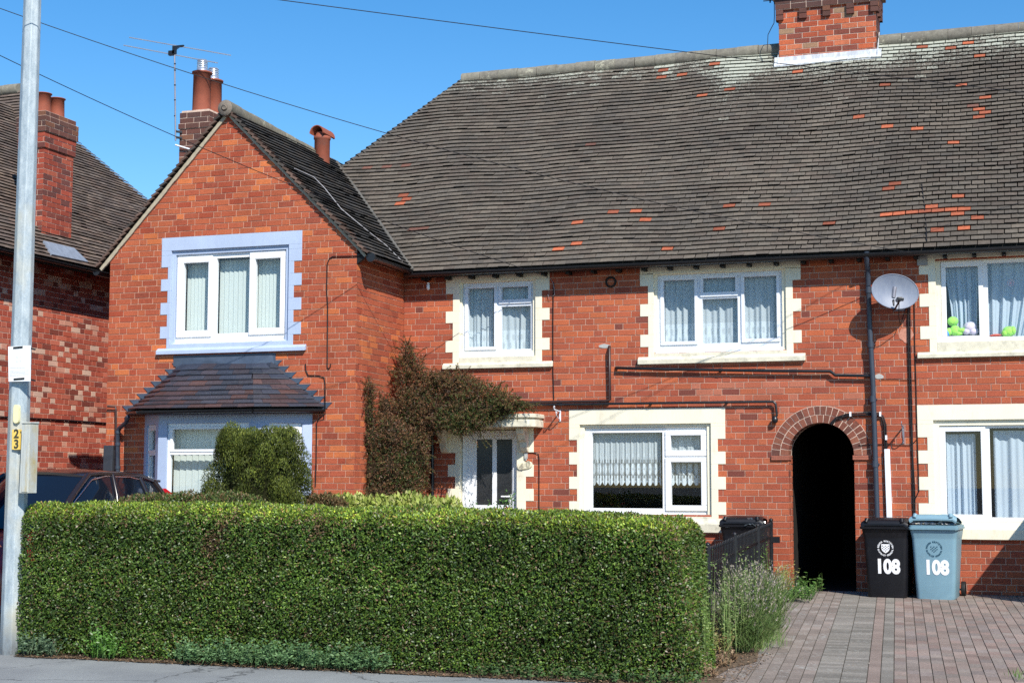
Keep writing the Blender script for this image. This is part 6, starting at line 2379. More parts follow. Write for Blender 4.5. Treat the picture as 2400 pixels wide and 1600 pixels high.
for s in (1, -1):
    for y in (.78, 3.2):
        q = MB(); q.lathe((s * .8 - .1, y, .31), [(.19, 0), (.3, .0), (.315, .03), (.315, .17), (.3, .2), (.19, .2)], 26, axis='x')
        w_ = q.build('tyre', M['rubber'], car)
        q = MB(); q.lathe((s * .8 + s * .06, y, .31), [(.0, .03), (.05, .035), (.06, .0), (.17, .0), (.2, .03)], 20, axis='x'); q.build('rim', M['alu'], w_)
car.location = (CARX, CARY, carz)

# ================================================================ vegetation
_nw = [(R_.normal(size=3), R_.uniform(0, 6.28)) for _ in range(10)]


def pn(P, s):
    """smooth pseudo noise, about -1..1"""
    v = 0
    for k, (d, ph) in enumerate(_nw):
        v = v + np.sin((P @ d) * s * (1 + .25 * k) + ph) / (1 + .15 * k)
    return v / 3.2


def unit(v): return v / np.maximum(np.linalg.norm(v, axis=1, keepdims=True), 1e-9)


def colmix(n, cols, w):
    c = np.array(cols)[R_.choice(len(cols), n, p=np.array(w) / sum(w))]
    return c * R_.uniform(.75, 1.3, (n, 1))


# ---- clipped privet hedge
HX0, HX1, HY0, HY1, HZ0, HZ1 = -9.13, -2.84, -8.04, -6.85, ZP, 1.10


def hedge_surface(n, face):
    u, v = R_.random(n), R_.random(n)
    rr = .19
    if face == 'front':
        P = np.stack([HX0 + (HX1 - HX0) * u, np.full(n, HY0), HZ0 + .03 + (HZ1 - HZ0 - .03) * v ** .95], 1); N = np.tile([0., -1, 0], (n, 1))
    elif face == 'top':
        P = np.stack([HX0 + (HX1 - HX0) * u, HY0 + (HY1 - HY0) * v ** 1.2, np.full(n, HZ1)], 1); N = np.tile([0., 0, 1], (n, 1))
    elif face == 'right':
        P = np.stack([np.full(n, HX1), HY0 + (HY1 - HY0) * u, HZ0 + .02 + (HZ1 - HZ0) * v], 1); N = np.tile([1., 0, 0], (n, 1))
    elif face == 'left':
        P = np.stack([np.full(n, HX0), HY0 + (HY1 - HY0) * u, HZ0 + .02 + (HZ1 - HZ0) * v], 1); N = np.tile([-1., 0, 0], (n, 1))
    else:
        P = np.stack([HX0 + (HX1 - HX0) * u, np.full(n, HY1), HZ0 + (HZ1 - HZ0) * v], 1); N = np.tile([0., 1, 0], (n, 1))
    # round the edges: pull points towards an inset box
    lo = np.array([HX0 + rr * .5, HY0 + rr, -9]); hi = np.array([HX1 - rr * 1.1, HY1 - rr, HZ1 - rr])
    Q = np.clip(P, lo, hi)
    d = P - Q
    L = np.linalg.norm(d, axis=1, keepdims=True)
    N = np.where(L > 1e-6, d / np.maximum(L, 1e-6), N)
    P = Q + N * rr
    # slow drop of the top towards the right hand end, slack shape
    bulge = .025 * pn(P, 2.2) + .018 * pn(P + 3, 6.0)
    P = P + N * bulge[:, None]
    f = (P[:, 0] - HX0) / (HX1 - HX0)
    P[:, 2] += np.where(P[:, 2] > .5, (.045 - .10 * np.maximum(0, f - .35) ** 1.2 - .12 * np.maximum(0, f - .93) * 10 * .5) * (P[:, 2] - .5) / .6, 0)
    P[:, 0] += .10 * np.clip(.9 - P[:, 2], 0, 1.2) * np.clip(N[:, 0], 0, 1)
    P[:, 1] -= .05 * np.clip((.2 - P[:, 2]) * 1.0, 0, .6) * (N[:, 1] < -.5)
    return P, N


hedge = thing('clipped_hedge', 'long clipped green privet hedge along the pavement', 'hedge', (-5.8, -7.5, ZP))
parts = []
for face, n in (('front', 92000), ('top', 66000), ('right', 24000), ('left', 15000), ('back', 5000)):
    P, N = hedge_surface(n, face)
    dep = R_.exponential(.042, n).clip(0, .15) - .02
    P = P - N * dep[:, None]
    parts.append((P, N, dep))
P = np.concatenate([p[0] for p in parts]); N = np.concatenate([p[1] for p in parts]); dep = np.concatenate([p[2] for p in parts])
n = len(P)
D = unit(N * .55 + R_.normal(size=(n, 3)) * .75 + np.array([0, 0, .25]))
NV = unit(N * .9 + np.array([0.15, -.25, .55]) + R_.normal(size=(n, 3)) * .55)
C = colmix(n, [(.034, .070, .012), (.052, .100, .016), (.078, .140, .020), (.125, .195, .030), (.10, .095, .03)], [3.0, 4, 3, 1.2, .8])
brown = pn(P, 3.1) * .6 + pn(P + 9, 8.0) * .6
topness = np.clip((P[:, 2] - .85) / .25, 0, 1)
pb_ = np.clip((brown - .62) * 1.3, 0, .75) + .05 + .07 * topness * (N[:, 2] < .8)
rend = ((P[:, 0] > -3.05) & (P[:, 1] < -7.6)) * .10
isb = R_.random(n) < (pb_ + rend)
C[isb] = colmix(isb.sum(), [(.15, .09, .045), (.11, .07, .035), (.20, .13, .07), (.09, .065, .03)], [3, 3, 1.5, 2])
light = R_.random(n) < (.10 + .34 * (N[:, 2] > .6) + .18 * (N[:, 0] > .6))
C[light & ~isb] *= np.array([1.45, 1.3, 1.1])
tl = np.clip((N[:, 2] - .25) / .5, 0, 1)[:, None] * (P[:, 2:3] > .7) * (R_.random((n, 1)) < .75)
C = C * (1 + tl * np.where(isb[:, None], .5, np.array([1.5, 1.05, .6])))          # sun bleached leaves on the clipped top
C *= (1.0 + .30 * pn(P, 1.7) + .32 * pn(P + 5, 8.0))[:, None].clip(.35, 1.8)
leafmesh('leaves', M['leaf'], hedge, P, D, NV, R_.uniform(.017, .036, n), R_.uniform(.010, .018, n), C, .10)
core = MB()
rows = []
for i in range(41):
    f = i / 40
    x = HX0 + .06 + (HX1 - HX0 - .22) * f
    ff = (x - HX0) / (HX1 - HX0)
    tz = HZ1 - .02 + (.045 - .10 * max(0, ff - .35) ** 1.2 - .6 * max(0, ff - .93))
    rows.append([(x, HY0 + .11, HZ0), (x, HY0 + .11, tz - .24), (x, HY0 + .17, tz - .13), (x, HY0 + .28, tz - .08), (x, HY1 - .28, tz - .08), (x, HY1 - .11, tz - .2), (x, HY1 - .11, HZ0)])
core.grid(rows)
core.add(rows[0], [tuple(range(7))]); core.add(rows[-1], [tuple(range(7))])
core.build('dark_core', M['hedgecore'], hedge)  # dark solid core, so gaps in the leaves read as deep shade
tw = MB()
for k in range(420):
    Pq, Nq = hedge_surface(1, rng.choice(['front', 'front', 'front', 'top', 'right']))
    p = Vector(Pq[0] - Nq[0] * .015); d = Vector((rng.gauss(0, 1), rng.gauss(0, 1), rng.gauss(.6, 1))); nq = Vector(Nq[0])
    d = (d - nq * d.dot(nq) * .8).normalized()
    L = rng.uniform(.03, .13)
    tw.tube([p, p + d * L * .5 + nq * .008, p + d * L], .0018, 4, 0, cap=False)
tw.build('twigs', paint('bare_twig', (.20, .14, .085), .9, .1, .3, 30), hedge)['kind'] = 'stuff'


def ell(cl, n, shell=.3, flat=None):
    """points on a set of ellipsoids (c, r): returns points, outward normals, index"""
    c = np.array([q[0] for q in cl], float); r = np.array([q[1] for q in cl], float)
    w = (r[:, 0] * r[:, 1] + r[:, 1] * r[:, 2] + r[:, 0] * r[:, 2])
    i = R_.choice(len(cl), n, p=w / w.sum())
    d = unit(R_.normal(size=(n, 3)))
    f = 1 - np.abs(R_.normal(size=n)) * shell
    P = c[i] + d * r[i] * np.clip(f, .1, 1.2)[:, None]
    return P, unit(d / r[i]), i, f


def corem(cl, name, parent, mat, k=.7):
    q = MB()
    for c, r in cl:
        prof = [(math.sin(PI * j / 8), -math.cos(PI * j / 8)) for j in range(9)]
        vs = [(c[0] + k * r[0] * a * math.cos(t), c[1] + k * r[1] * a * math.sin(t), c[2] + k * r[2] * b) for a, b in prof for t in [2 * PI * m / 10 for m in range(10)]]
        fs = [(i * 10 + m, i * 10 + (m + 1) % 10, (i + 1) * 10 + (m + 1) % 10, (i + 1) * 10 + m) for i in range(8) for m in range(10)]
        q.add(vs, fs)
    return q.build(name, mat, parent)


# ---- rounded conifer in front of the bay
CY_ = -4.4
cc = at(606, 1130, CY_)
ctop = at(620, 1000, CY_)[2]
rxc = (at(726, 1130, CY_)[0] - at(488, 1130, CY_)[0]) / 2
con = thing('conifer_shrub', 'dense rounded dark green conifer shrub in front of the bay window', 'shrub', (cc[0], CY_, gz(CY_)))
zb0_ = gz(CY_)
cl = [((cc[0], CY_, .45), (rxc * .88, rxc * .85, .62)), ((cc[0] + .03, CY_, .95), (rxc * .80, rxc * .76, ctop - 1.05))]
sub = []
for k in range(120):
    t = rng.uniform(0, 2 * PI); z = .1 + (ctop - .28) * rng.random() ** .85
    zz = (z - .2) / (ctop - .2)
    R0 = rxc * (1.0 - .02 * zz if zz < .5 else 1.0 - .75 * max(0, zz - .5) ** 1.5 * 1.35)
    r = rng.uniform(.10, .155)
    R0 = R0 - r * rng.uniform(.65, 1.15)
    sub.append(((cc[0] + R0 * math.cos(t), CY_ + R0 * math.sin(t) * .9, z), (r, r, r * rng.uniform(1.3, 2.0))))
for px, py in ((528, 1030), (556, 1016), (583, 1012), (612, 1014), (640, 1006), (664, 1012), (692, 1020), (600, 1022), (626, 1020)):
    c = at(px, py + 22, CY_ + rng.uniform(-.2, .2)); sub.append((tuple(c), (.085, .085, .15)))
for k in range(26):
    t = rng.uniform(0, 2 * PI); rr0 = rxc * .62 * math.sqrt(rng.random())
    sub.append(((cc[0] + rr0 * math.cos(t), CY_ + rr0 * math.sin(t), ctop - .16 - rng.uniform(0, .06)), (.10, .10, .16)))
Pc, Nc, ic, fc = ell(sub, 130000, .10)
n = len(Pc)
zt_ = np.array([0, 0, 1.0]) - Nc * Nc[:, 2:3]
Dc = unit(zt_ * .8 + Nc * .5 + R_.normal(size=(n, 3)) * .3)
sun_tip = np.clip((fc - .78) / .25, 0, 1) * np.clip(Nc @ np.array([.35, -.5, .6]) + .4, 0, 1)  # yellowish tips, with extra brightness painted on the sides facing the sun
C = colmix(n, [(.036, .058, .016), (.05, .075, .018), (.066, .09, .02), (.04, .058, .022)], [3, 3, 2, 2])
C = C * (1 + sun_tip[:, None] * np.array([1.9, 1.45, .5]))
C *= R_.uniform(.7, 1.25, len(sub))[ic][:, None]
C *= np.array([.9, .86, .75])
C *= np.where(R_.random(n) < .03, 1.6, 1.0)[:, None]
br_ = (pn(Pc, 5.0) > 1.05) & (R_.random(n) < .5)
C[br_] = colmix(br_.sum(), [(.13, .085, .035)], [1])
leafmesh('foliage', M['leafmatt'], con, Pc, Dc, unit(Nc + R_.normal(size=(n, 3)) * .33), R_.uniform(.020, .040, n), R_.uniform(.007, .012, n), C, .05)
q = MB()
prof = []
for k in range(13):
    zz = k / 12
    prof.append((rxc * .74 * (1.0 - .02 * zz if zz < .5 else 1.0 - .75 * max(0, zz - .5) ** 1.5 * 1.6), .05 + zz * (ctop - .28)))
prof.append((.0, ctop - .20))
q.lathe((cc[0], CY_, 0), prof, 20)
q.build('shade_core', M['hedgecore'], con)  # near-black core makes the crevices between lobes look shaded
q = MB(); q.tube([(cc[0], CY_, zb0_ - .02), (cc[0], CY_, .6)], [.06, .04], 8); q.build('trunk', M['woody'], con)

# ---- half dead climbing shrub in the corner
cls = [(864, 915, -1.25, 10, 34), (856, 970, -1.25, 26, 38), (858, 1030, -1.2, 38, 52), (862, 1105, -1.15, 40, 56), (872, 1165, -1.15, 46, 44), (908, 1020, -1.0, 40, 52), (905, 1100, -1.0, 46, 60), (965, 1060, -.7, 40, 60), (900, 960, -.8, 26, 40), (985, 940, -.45, 38, 44), (1000, 990, -.5, 34, 40), (1035, 962, -.45, 46, 30), (1085, 962, -.48, 48, 30), (1135, 962, -.5, 46, 26), (1180, 960, -.5, 34, 18), (1030, 895, -.35, 36, 26), (1075, 893, -.35, 34, 22), (930, 1060, -.85, 42, 70), (945, 1140, -.85, 46, 70), (955, 965, -.6, 36, 60), (948, 885, -.5, 27, 55), (952, 832, -.45, 15, 34), (975, 870, -.45, 24, 46), (1005, 905, -.4, 32, 36), (1040, 925, -.35, 46, 40), (1090, 918, -.4, 46, 40), (1140, 930, -.45, 46, 34), (1185, 940, -.45, 36, 20), (1215, 952, -.42, 18, 9), (1060, 985, -.55, 56, 20), (1110, 985, -.58, 46, 18), (1085, 1004, -.60, 40, 14), (985, 1020, -.6, 20, 60), (985, 1100, -.6, 20, 70)]
climb = thing('climbing_shrub', 'half dead brown climbing shrub sprawling up the corner and over the door canopy', 'shrub', tuple(at(930, 1260, -.8)[:2]) + (-.02,))
cle = []
for px, py, Y, rx, ry in cls:
    c = at(px, py, Y); cle.append((tuple(c), (1.18 * rx / 181, max(.12, rx / 181 * .85), 1.08 * ry / 181)))
Pl, Nl, il, fl_ = ell(cle, 78000, .38)
n = len(Pl)
Dl = unit(Nl * .6 + R_.normal(size=(n, 3)) * .55 + np.array([.12, -.1, .22]))
green = .42 + .30 * pn(Pl, 3.0) + .25 * np.clip((1.9 - Pl[:, 2]) / 1.2, 0, 1)
green = np.where((Pl[:, 0] > -7.9) & (Pl[:, 2] < 2.42), .75, green)
green = np.where(Pl[:, 2] > 2.6, green - .15, green)
isg = R_.random(n) < green
C = colmix(n, [(.18, .085, .042), (.14, .07, .036), (.23, .12, .06), (.10, .055, .032), (.14, .10, .075)], [3, 3, 1.6, 2, 1.8])
C[isg] = colmix(isg.sum(), [(.045, .065, .018), (.06, .085, .02), (.085, .105, .025), (.035, .045, .016)], [3, 3, 1.5, 2])
leafmesh('foliage', M['leafmatt'], climb, Pl, Dl, unit(Nl + R_.normal(size=(n, 3)) * .7), R_.uniform(.024, .052, n), R_.uniform(.008, .014, n), C, .08)
# loose sprays that stick out
sb = MB(); SP, SD = [], []
for k in range(720):
    c, r = rng.choice(cle)
    d = Vector((rng.gauss(0, 1), rng.gauss(-.35, .8), rng.gauss(.35, .8))).normalized()
    p = Vector((c[0] + d.x * r[0] * .85, c[1] + d.y * r[1] * .85, c[2] + d.z * r[2] * .85))
    L = rng.uniform(.10, .30)
    b = (d + Vector((rng.uniform(-.4, .7), -.2, rng.uniform(-.2, .4)))).normalized()
    pts_ = [p + b * L * f + Vector((0, 0, -.35 * L * f * f)) for f in (0, .35, .7, 1)]
    if max(q_.y for q_ in pts_) > -.03: continue
    sb.tube(pts_, .0028, 4, 0, cap=False)
    for j in range(40):
        f = rng.random()
        SP.append(pts_[0].lerp(pts_[3], f) + Vector((0, 0, .1 * L * f * (1 - f)))); SD.append((b * .5 + Vector((rng.gauss(0, .6), rng.gauss(0, .6), rng.gauss(0, .6)))).normalized())
sb.build('twigs', M['woody'], climb)['kind'] = 'stuff'
SP, SD = np.array([tuple(p) for p in SP]), np.array([tuple(p) for p in SD])
n = len(SP)
grs = (SP[:, 2] < 2.75) & (SP[:, 0] > -7.95)
C = colmix(n, [(.22, .10, .045), (.16, .08, .036), (.27, .14, .065), (.07, .09, .025)], [3, 3, 1.6, 3])
mm_ = grs & (R_.random(n) < .6)
C[mm_] = colmix(mm_.sum(), [(.07, .095, .025), (.10, .12, .03)], [1, 1])
leafmesh('spray', M['leafmatt'], climb, SP, SD, unit(R_.normal(size=(n, 3))), R_.uniform(.016, .034, n), R_.uniform(.006, .011, n), C, .08)
q = MB()
for pts_ in ([(905, 1280, -.9), (900, 1150, -.9), (880, 1050, -1.1), (866, 900, -1.2)], [(940, 1280, -.7), (950, 1100, -.7), (955, 950, -.5), (950, 810, -.4)], [(950, 1200, -.6), (985, 1000, -.5), (1050, 940, -.4), (1200, 945, -.4)]):
    q.tube([at(*p) for p in pts_], [.03, .022, .016, .006], 7)
q.build('stem', M['woody'], climb)
corem([(c, (r[0] * .9, r[1] * .8, r[2] * .9)) for c, r in cle[1:16]], 'dark_core', climb, paint('shrub_dark_core', (.035, .024, .015), 1, 0, .4, 30), .72)  # dark solid core filling the gaps behind the leaves


# ---- broad leaved and low plants
def shrub(name, label, cat, cl, n, cols, w, L, Wd, up=.5, shell=.35, fold=.12, core=True, mat='leafmatt', group=None, base=None):
    c0 = cl[0][0]
    b = base or (c0[0], c0[1], gz(c0[1]))
    t = thing(name, label, cat, b, group)
    P, N, i, f = ell(cl, n, shell)
    keep = P[:, 2] > gz(P[:, 1].mean()) + .0
    P, N = P[keep], N[keep]
    n = len(P)
    D = unit(N * .6 + R_.normal(size=(n, 3)) * .6 + np.array([0, 0, up]))
    C = colmix(n, cols, w)
    leafmesh('leaves', M[mat], t, P, D, unit(N * .6 + np.array([0, -.2, .6]) + R_.normal(size=(n, 3)) * .5), R_.uniform(L * .7, L * 1.2, n), R_.uniform(Wd * .7, Wd * 1.2, n), C, fold)
    if core: corem(cl, 'shade_core', t, M['hedgecore'], .6)  # dark core painted as the shade behind the leaves
    q = MB()
    for k in range(5):
        c, r = rng.choice(cl)
        q.tube([(b[0] + rng.uniform(-.1, .1), b[1] + rng.uniform(-.1, .1), b[2]), (c[0] + rng.uniform(-.5, .5) * r[0], c[1], c[2] + r[2] * .4)], [.01, .004], 5)
    q.build('stem', M['woody'], t)
    return t


def pc(px, py, Y, rx, ry, rd=None):
    c = at(px, py, Y); return (tuple(c), (rx / 235, (rd or rx) / 235, ry / 235))


shrub('garden_hedge', 'rough brown tinged hedge rising behind the left part of the clipped hedge', 'hedge',
      [pc(px, 1192 + rng.uniform(-4, 4) + max(0, 330 - px) * .22, -6.1 + rng.uniform(-.15, .15), 44, 40 + rng.uniform(-5, 6), 90) for px in range(240, 600, 34)], 34000,
      [(.06, .10, .02), (.09, .12, .025), (.16, .10, .045), (.22, .15, .075), (.045, .075, .015)], [3, 2.5, 2.4, 1.2, 2], .03, .015, .4, .3, mat='leaf')
shrub('brown_shrub', 'low straggly brown shrub between the conifer and the brick wing', 'shrub',
      [pc(735, 1188, -4.0, 30, 36), pc(765, 1190, -4.0, 34, 40), pc(795, 1198, -3.9, 24, 38)], 6000,
      [(.15, .09, .04), (.10, .075, .03), (.20, .13, .06), (.07, .08, .025)], [3, 2, 2, 2], .045, .016, .6, .4)
shrub('yellow_green_shrub', 'low yellow green variegated shrub in front of the climbing shrub', 'shrub',
      [pc(px, 1198 + rng.uniform(-5, 5) + (8 if px > 980 else 0) + (6 if px < 780 else 0), -3.4 + rng.uniform(-.2, .2), 34, 44, 60) for px in range(755, 1085, 30)], 8200,
      [(.30, .36, .07), (.38, .42, .10), (.22, .28, .05), (.46, .45, .17), (.13, .18, .035)], [3, 3, 2, 1.4, 1.2], .075, .035, .55, .3, mat='leafmatt')

# roses by the door
ros = thing('rose_bush', 'thin rose bush with small red blooms in front of the door', 'rose bush', tuple(at(1170, 1280, -2.6)[:2]) + (gz(-2.6),))
q = MB(); lp = []
heads = [(1190, 1193, 1), (1158, 1196, .7), (1184, 1163, 0), (1196, 1160, 0), (1141, 1188, 0), (1107, 1180, 0), (1172, 1180, 0), (1200, 1174, 0), (1148, 1200, 0)]
for px, py, b in heads:
    e = Vector(at(px, py, -2.6)); s = Vector((ros.location.x + rng.uniform(-.15, .15), -2.6, gz(-2.6)))
    q.tube([s, s.lerp(e, .5) + Vector((.03, 0, .04)), e], .005, 5)
    for k in range(16): lp.append((e + Vector((rng.gauss(0, .045), rng.gauss(0, .05), rng.gauss(-.02, .04)))))
q.build('stem', paint('rose_stem', (.05, .09, .03), .7), ros)
P = np.array([tuple(p) for p in lp]); n = len(P)
leafmesh('leaves', M['leaf'], ros, P, unit(R_.normal(size=(n, 3)) + np.array([0, 0, .3])), unit(R_.normal(size=(n, 3)) + np.array([0, -.5, 1.0])), R_.uniform(.03, .055, n), R_.uniform(.018, .03, n), colmix(n, [(.06, .14, .03), (.10, .20, .04)], [1, 1]), .1)
M['rosered'] = paint('rose_petal', (.50, .02, .04), .6, .3, .2, 40)
for px, py, b in heads:
    if not b: continue
    e = Vector(at(px, py, -2.62)); q = MB()
    for k in range(14):
        t = k * 2.4; r = .004 + .0022 * k
        p = e + Vector((r * math.cos(t), r * math.sin(t), .012 - .0012 * k)) * (1.3 * b)
        d = Vector((math.cos(t), math.sin(t), .9)).normalized()
        u_ = Vector((-math.sin(t), math.cos(t), 0)) * .014 * b
        q.add([p - u_, p + u_, p + u_ * .8 + d * .022 * b, p - u_ * .8 + d * .022 * b], [(0, 1, 2, 3)])
    q.build('bloom', M['rosered'], ros)

# ---- lavender bush by the drive
lav = thing('lavender_bush', 'tall faded lavender bush beside the block paved drive', 'lavender', (-2.8, -5.2, gz(-5.2)))
SPs, SDs, SLs, TP, TD = [], [], [], [], []
tufts = [(1742, 1500, -6.1, .52), (1762, 1505, -5.7, .62), (1778, 1470, -5.2, .68), (1745, 1440, -5.1, .72), (1792, 1450, -4.7, .60), (1772, 1420, -4.5, .66), (1748, 1460, -5.6, .60)]
for px, py, Y, H in tufts:
    b = Vector((at(px, py, Y)[0], Y, gz(Y)))
    for k in range(300):
        a = rng.uniform(0, 2 * PI); sp_ = abs(rng.gauss(0, .33))
        d = Vector((sp_ * math.cos(a), sp_ * math.sin(a), 1)).normalized()
        L = H * rng.uniform(.50, 1.0) * (1 - .18 * sp_)
        s = b + Vector((rng.gauss(0, .07), rng.gauss(0, .07), rng.uniform(0, .12)))
        bend = Vector((math.cos(a), math.sin(a), 0)) * .12 * L
        pts_ = [s, s + d * L * .5 + bend * .2, s + d * L + bend]
        for p_, q_ in zip(pts_, pts_[1:]):
            SPs.append(p_); SDs.append(q_ - p_); SLs.append((q_ - p_).length * 1.05)
        for j in range(2 if rng.random() < .7 else 0):
            TP.append(pts_[2] - (pts_[2] - pts_[1]).normalized() * .02 * j); TD.append((pts_[2] - pts_[1]).normalized() + Vector((rng.gauss(0, .35), rng.gauss(0, .35), .2)))
        for j in range(13):
            f = rng.uniform(.02, .78); SPs.append(s.lerp(pts_[2], f)); SDs.append(Vector((rng.gauss(0, .7), rng.gauss(0, .7), 1))); SLs.append(rng.uniform(.05, .13))
arr = lambda L_: np.array([tuple(v) for v in L_])
n = len(SPs)
leafmesh('stems', M['leafmatt'], lav, arr(SPs), arr(SDs), unit(R_.normal(size=(n, 3)) + np.array([.2, -1, .2])), np.array(SLs), R_.uniform(.004, .008, n), colmix(n, [(.07, .12, .03), (.10, .15, .04), (.055, .10, .022), (.13, .145, .06)], [3, 3, 2, 1.2]), .0)
n = len(TP)
leafmesh('flower_heads', M['leafmatt'], lav, arr(TP), arr(TD), unit(R_.normal(size=(n, 3)) + np.array([.2, -1, .2])), R_.uniform(.018, .032, n), R_.uniform(.010, .016, n), colmix(n, [(.27, .24, .18), (.23, .20, .17), (.32, .28, .20), (.20, .17, .21)], [3, 3, 2, .8]), .1)

# ---- weeds and seedlings
def blades(name, label, cat, spots, n, L, Wd, cols, w, spread=.5, leafn=0, group=None, mat='leafmatt', LL=.04):
    b0 = spots[0]
    t = thing(name, label, cat, b0, group)
    SP_, SD_, SL_, SW_, = [], [], [], []
    for b in spots:
        for k in range(n):
            a = rng.uniform(0, 2 * PI); s = abs(rng.gauss(0, spread))
            d = Vector((s * math.cos(a), s * math.sin(a), 1)).normalized()
            L_ = L * rng.uniform(.5, 1.1)
            p = Vector(b) + Vector((rng.gauss(0, .035), rng.gauss(0, .035), 0))
            SP_.append(p); SD_.append(d); SL_.append(L_); SW_.append(Wd * rng.uniform(.6, 1.1))
            for j in range(leafn):
                f = rng.uniform(.25, 1)
                SP_.append(p + d * L_ * f); SD_.append(Vector((rng.gauss(0, 1), rng.gauss(0, 1), rng.uniform(-.1, .7)))); SL_.append(rng.uniform(.6, 1.1) * LL); SW_.append(rng.uniform(.6, 1) * LL * .45)
    n_ = len(SP_)
    leafmesh('leaves', M[mat], t, arr(SP_), arr(SD_), unit(R_.normal(size=(n_, 3)) * .6 + np.array([.1, -.5, .7])), np.array(SL_), np.array(SW_), colmix(n_, cols, w), .08)
    return t


GR = [(.07, .15, .03), (.10, .20, .04), (.055, .11, .025), (.15, .22, .06)]
YG = [(.22, .25, .07), (.30, .30, .10), (.14, .17, .05), (.33, .26, .12)]
def gp(px, py): p = ground(px, py); return (p[0], p[1], gz(p[1]) + .01)
blades('weed', 'bright green bushy weed at the foot of the passage wall', 'weed', [gp(1850, 1412), gp(1868, 1408), gp(1885, 1412), gp(1860, 1402), gp(1895, 1404)], 26, .22, .012, GR, [3, 3, 2, 1], .55, 7)
blades('dry_weed', 'tall straw coloured dry weeds against the brick pier by the railings', 'weed', [gp(1815, 1400), gp(1828, 1395), gp(1840, 1392), (at(1845, 1390, -.6)[0], -.6, gz(-.6)), gp(1830, 1405)], 26, .42, .008, YG, [3, 3, 2, 3], .30, 5)
blades('weed', 'broad leaved weed leaning out of the dark passage opening', 'weed', [(at(1880, 1392, -.25)[0], -.25, -.005), (at(1918, 1390, -.3)[0], -.3, -.005)], 7, .26, .012, GR, [3, 3, 2, 1], .5, 6, LL=.07)
blades('climbing_weed', 'green climbing weed poking through the top of the railings', 'weed', [tuple(fpt(.80, .1)), tuple(fpt(.88, .1)), tuple(fpt(.7, .1))], 6, .68, .006, GR, [3, 3, 1, 3], .12, 10)
blades('seedling', 'pale green seedlings sprouting from the right end of the clipped hedge', 'weed', [(-2.72 + .03 * k, -7.5 + .42 * k, gz(-7.3) + .02) for k in range(5)], 10, .95, .006, [(.16, .24, .07), (.22, .28, .10), (.12, .2, .05)], [2, 2, 2], .07, 26, LL=.03)
blades('yellow_weed', 'yellowing weeds at the foot of the lavender', 'weed', [gp(1672, 1520), gp(1690, 1535), gp(1665, 1545), gp(1700, 1510)], 22, .30, .012, YG + [(.22, .12, .06)], [2, 3, 2, 2, 3], .55, 7)
blades('dead_weed', 'shrivelled brown dead weeds in the corner beside the hedge', 'weed', [gp(1672, 1560), gp(1690, 1565), gp(1660, 1590), gp(1710, 1555)], 26, .13, .012, [(.22, .14, .08), (.16, .10, .06), (.28, .20, .12)], [2, 2, 2], .9, 5)
blades('grass_tuft', 'bright grass tuft growing from the paving by the lavender', 'grass', [gp(1800, 1515), gp(1815, 1500), gp(1785, 1530), gp(1830, 1520)], 34, .20, .006, [(.12, .22, .05), (.18, .26, .07)], [1, 1], .6)
blades('grass_tuft', 'small green grass tuft at the lower right corner of the drive', 'grass', [gp(2378, 1590), gp(2390, 1596)], 16, .10, .006, [(.12, .22, .05), (.16, .24, .07)], [1, 1], .7)
blades('ground_weed', 'bright green leafy weed growing out of the foot of the hedge', 'weed', [(at(px, 1540, -8.1)[0], -8.12, ZP + .01) for px in (230, 250, 268)], 20, .30, .010, [(.09, .21, .03), (.13, .27, .05), (.06, .15, .02)], [2, 2, 1], .35, 9, mat='leaf')
blades('ground_weed', 'grey green weed at the foot of the lamp column', 'weed', [(at(px, 1530, -8.1)[0], -8.12, ZP + .01) for px in (70, 95, 125)], 20, .22, .008, [(.09, .15, .08), (.12, .18, .10), (.06, .10, .05)], [2, 2, 1], .5, 10)
creep = [(at(px, 1560, -8.1)[0], -8.13 - rng.uniform(0, .04), ZP + .005) for px in range(430, 900, 18)]
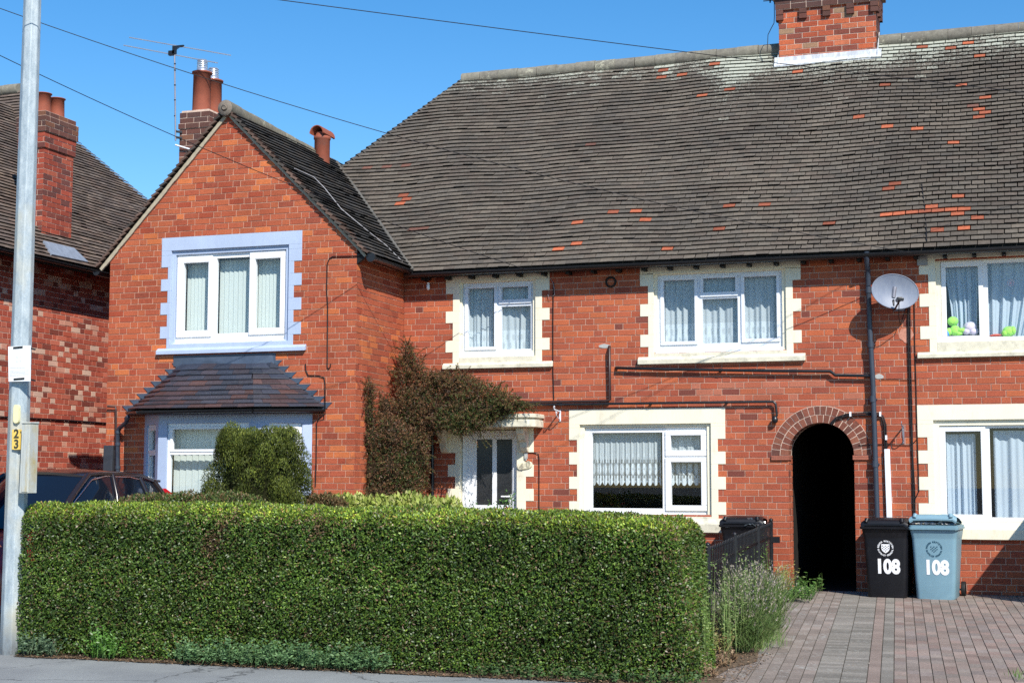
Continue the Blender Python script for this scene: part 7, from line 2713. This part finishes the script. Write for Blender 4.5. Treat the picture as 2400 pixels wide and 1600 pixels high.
blades('creeping_weed', 'low creeping small leaved weed along the pavement edge of the hedge', 'weed', creep, 14, .24, .005, [(.08, .16, .06), (.11, .20, .08), (.15, .25, .10), (.05, .10, .035)], [2, 2, 1, 1], .5, 12)
creep = [(at(px, 1580, -8.1)[0], -8.12 - rng.uniform(0, .03), ZP + .005) for px in range(1120, 1640, 30)]
blades('creeping_weed', 'thin trail of creeping weed under the right half of the hedge', 'weed', creep, 7, .13, .005, [(.05, .10, .03), (.07, .13, .04), (.12, .10, .05)], [2, 2, 1], .6, 9)

# ---- litter of dead leaves along the hedge foot and on the bed (nobody could count it)
n = 2600
X = R_.uniform(-9.1, -2.6, n); Y = -8.09 - np.abs(R_.normal(size=n)) * .06
P = np.stack([X, Y, np.full(n, ZP + .006) + R_.uniform(0, .012, n)], 1)
n2 = 900
q_ = np.stack([R_.uniform(-3.1, -2.35, n2), R_.uniform(-7.9, -6.2, n2), np.zeros(n2)], 1)
q_[:, 2] = q_[:, 1] * SLOPE + .03
P = np.concatenate([P, q_]); n = len(P)
lit = leafmesh('dead_leaves', M['leafmatt'], None, P, unit(R_.normal(size=(n, 3)) * np.array([1, 1, .2])), unit(R_.normal(size=(n, 3)) * .4 + np.array([0, 0, 1.])), R_.uniform(.012, .034, n), R_.uniform(.008, .018, n), colmix(n, [(.20, .12, .07), (.14, .085, .05), (.28, .19, .12), (.10, .07, .045)], [3, 3, 2, 2]), .15)
lit['kind'] = 'stuff'
lit['label'] = 'scattered dead leaves along the foot of the hedge and beside the drive'
n = 260
P = np.stack([R_.uniform(-2.9, 0, n), R_.uniform(-7.9, -1.0, n), np.zeros(n)], 1); P[:, 2] = P[:, 1] * SLOPE + .014
lit2 = leafmesh('drive_litter', M['leafmatt'], None, P, unit(R_.normal(size=(n, 3)) * np.array([1, 1, .1])), np.tile([0, 0, 1.], (n, 1)) + R_.normal(size=(n, 3)) * .2, R_.uniform(.008, .022, n), R_.uniform(.005, .012, n), colmix(n, [(.34, .30, .24), (.25, .18, .12), (.45, .43, .38)], [2, 2, 2]), .1)
lit2['kind'] = 'stuff'
lit2['label'] = 'bits of dry leaf litter scattered on the paved drive'
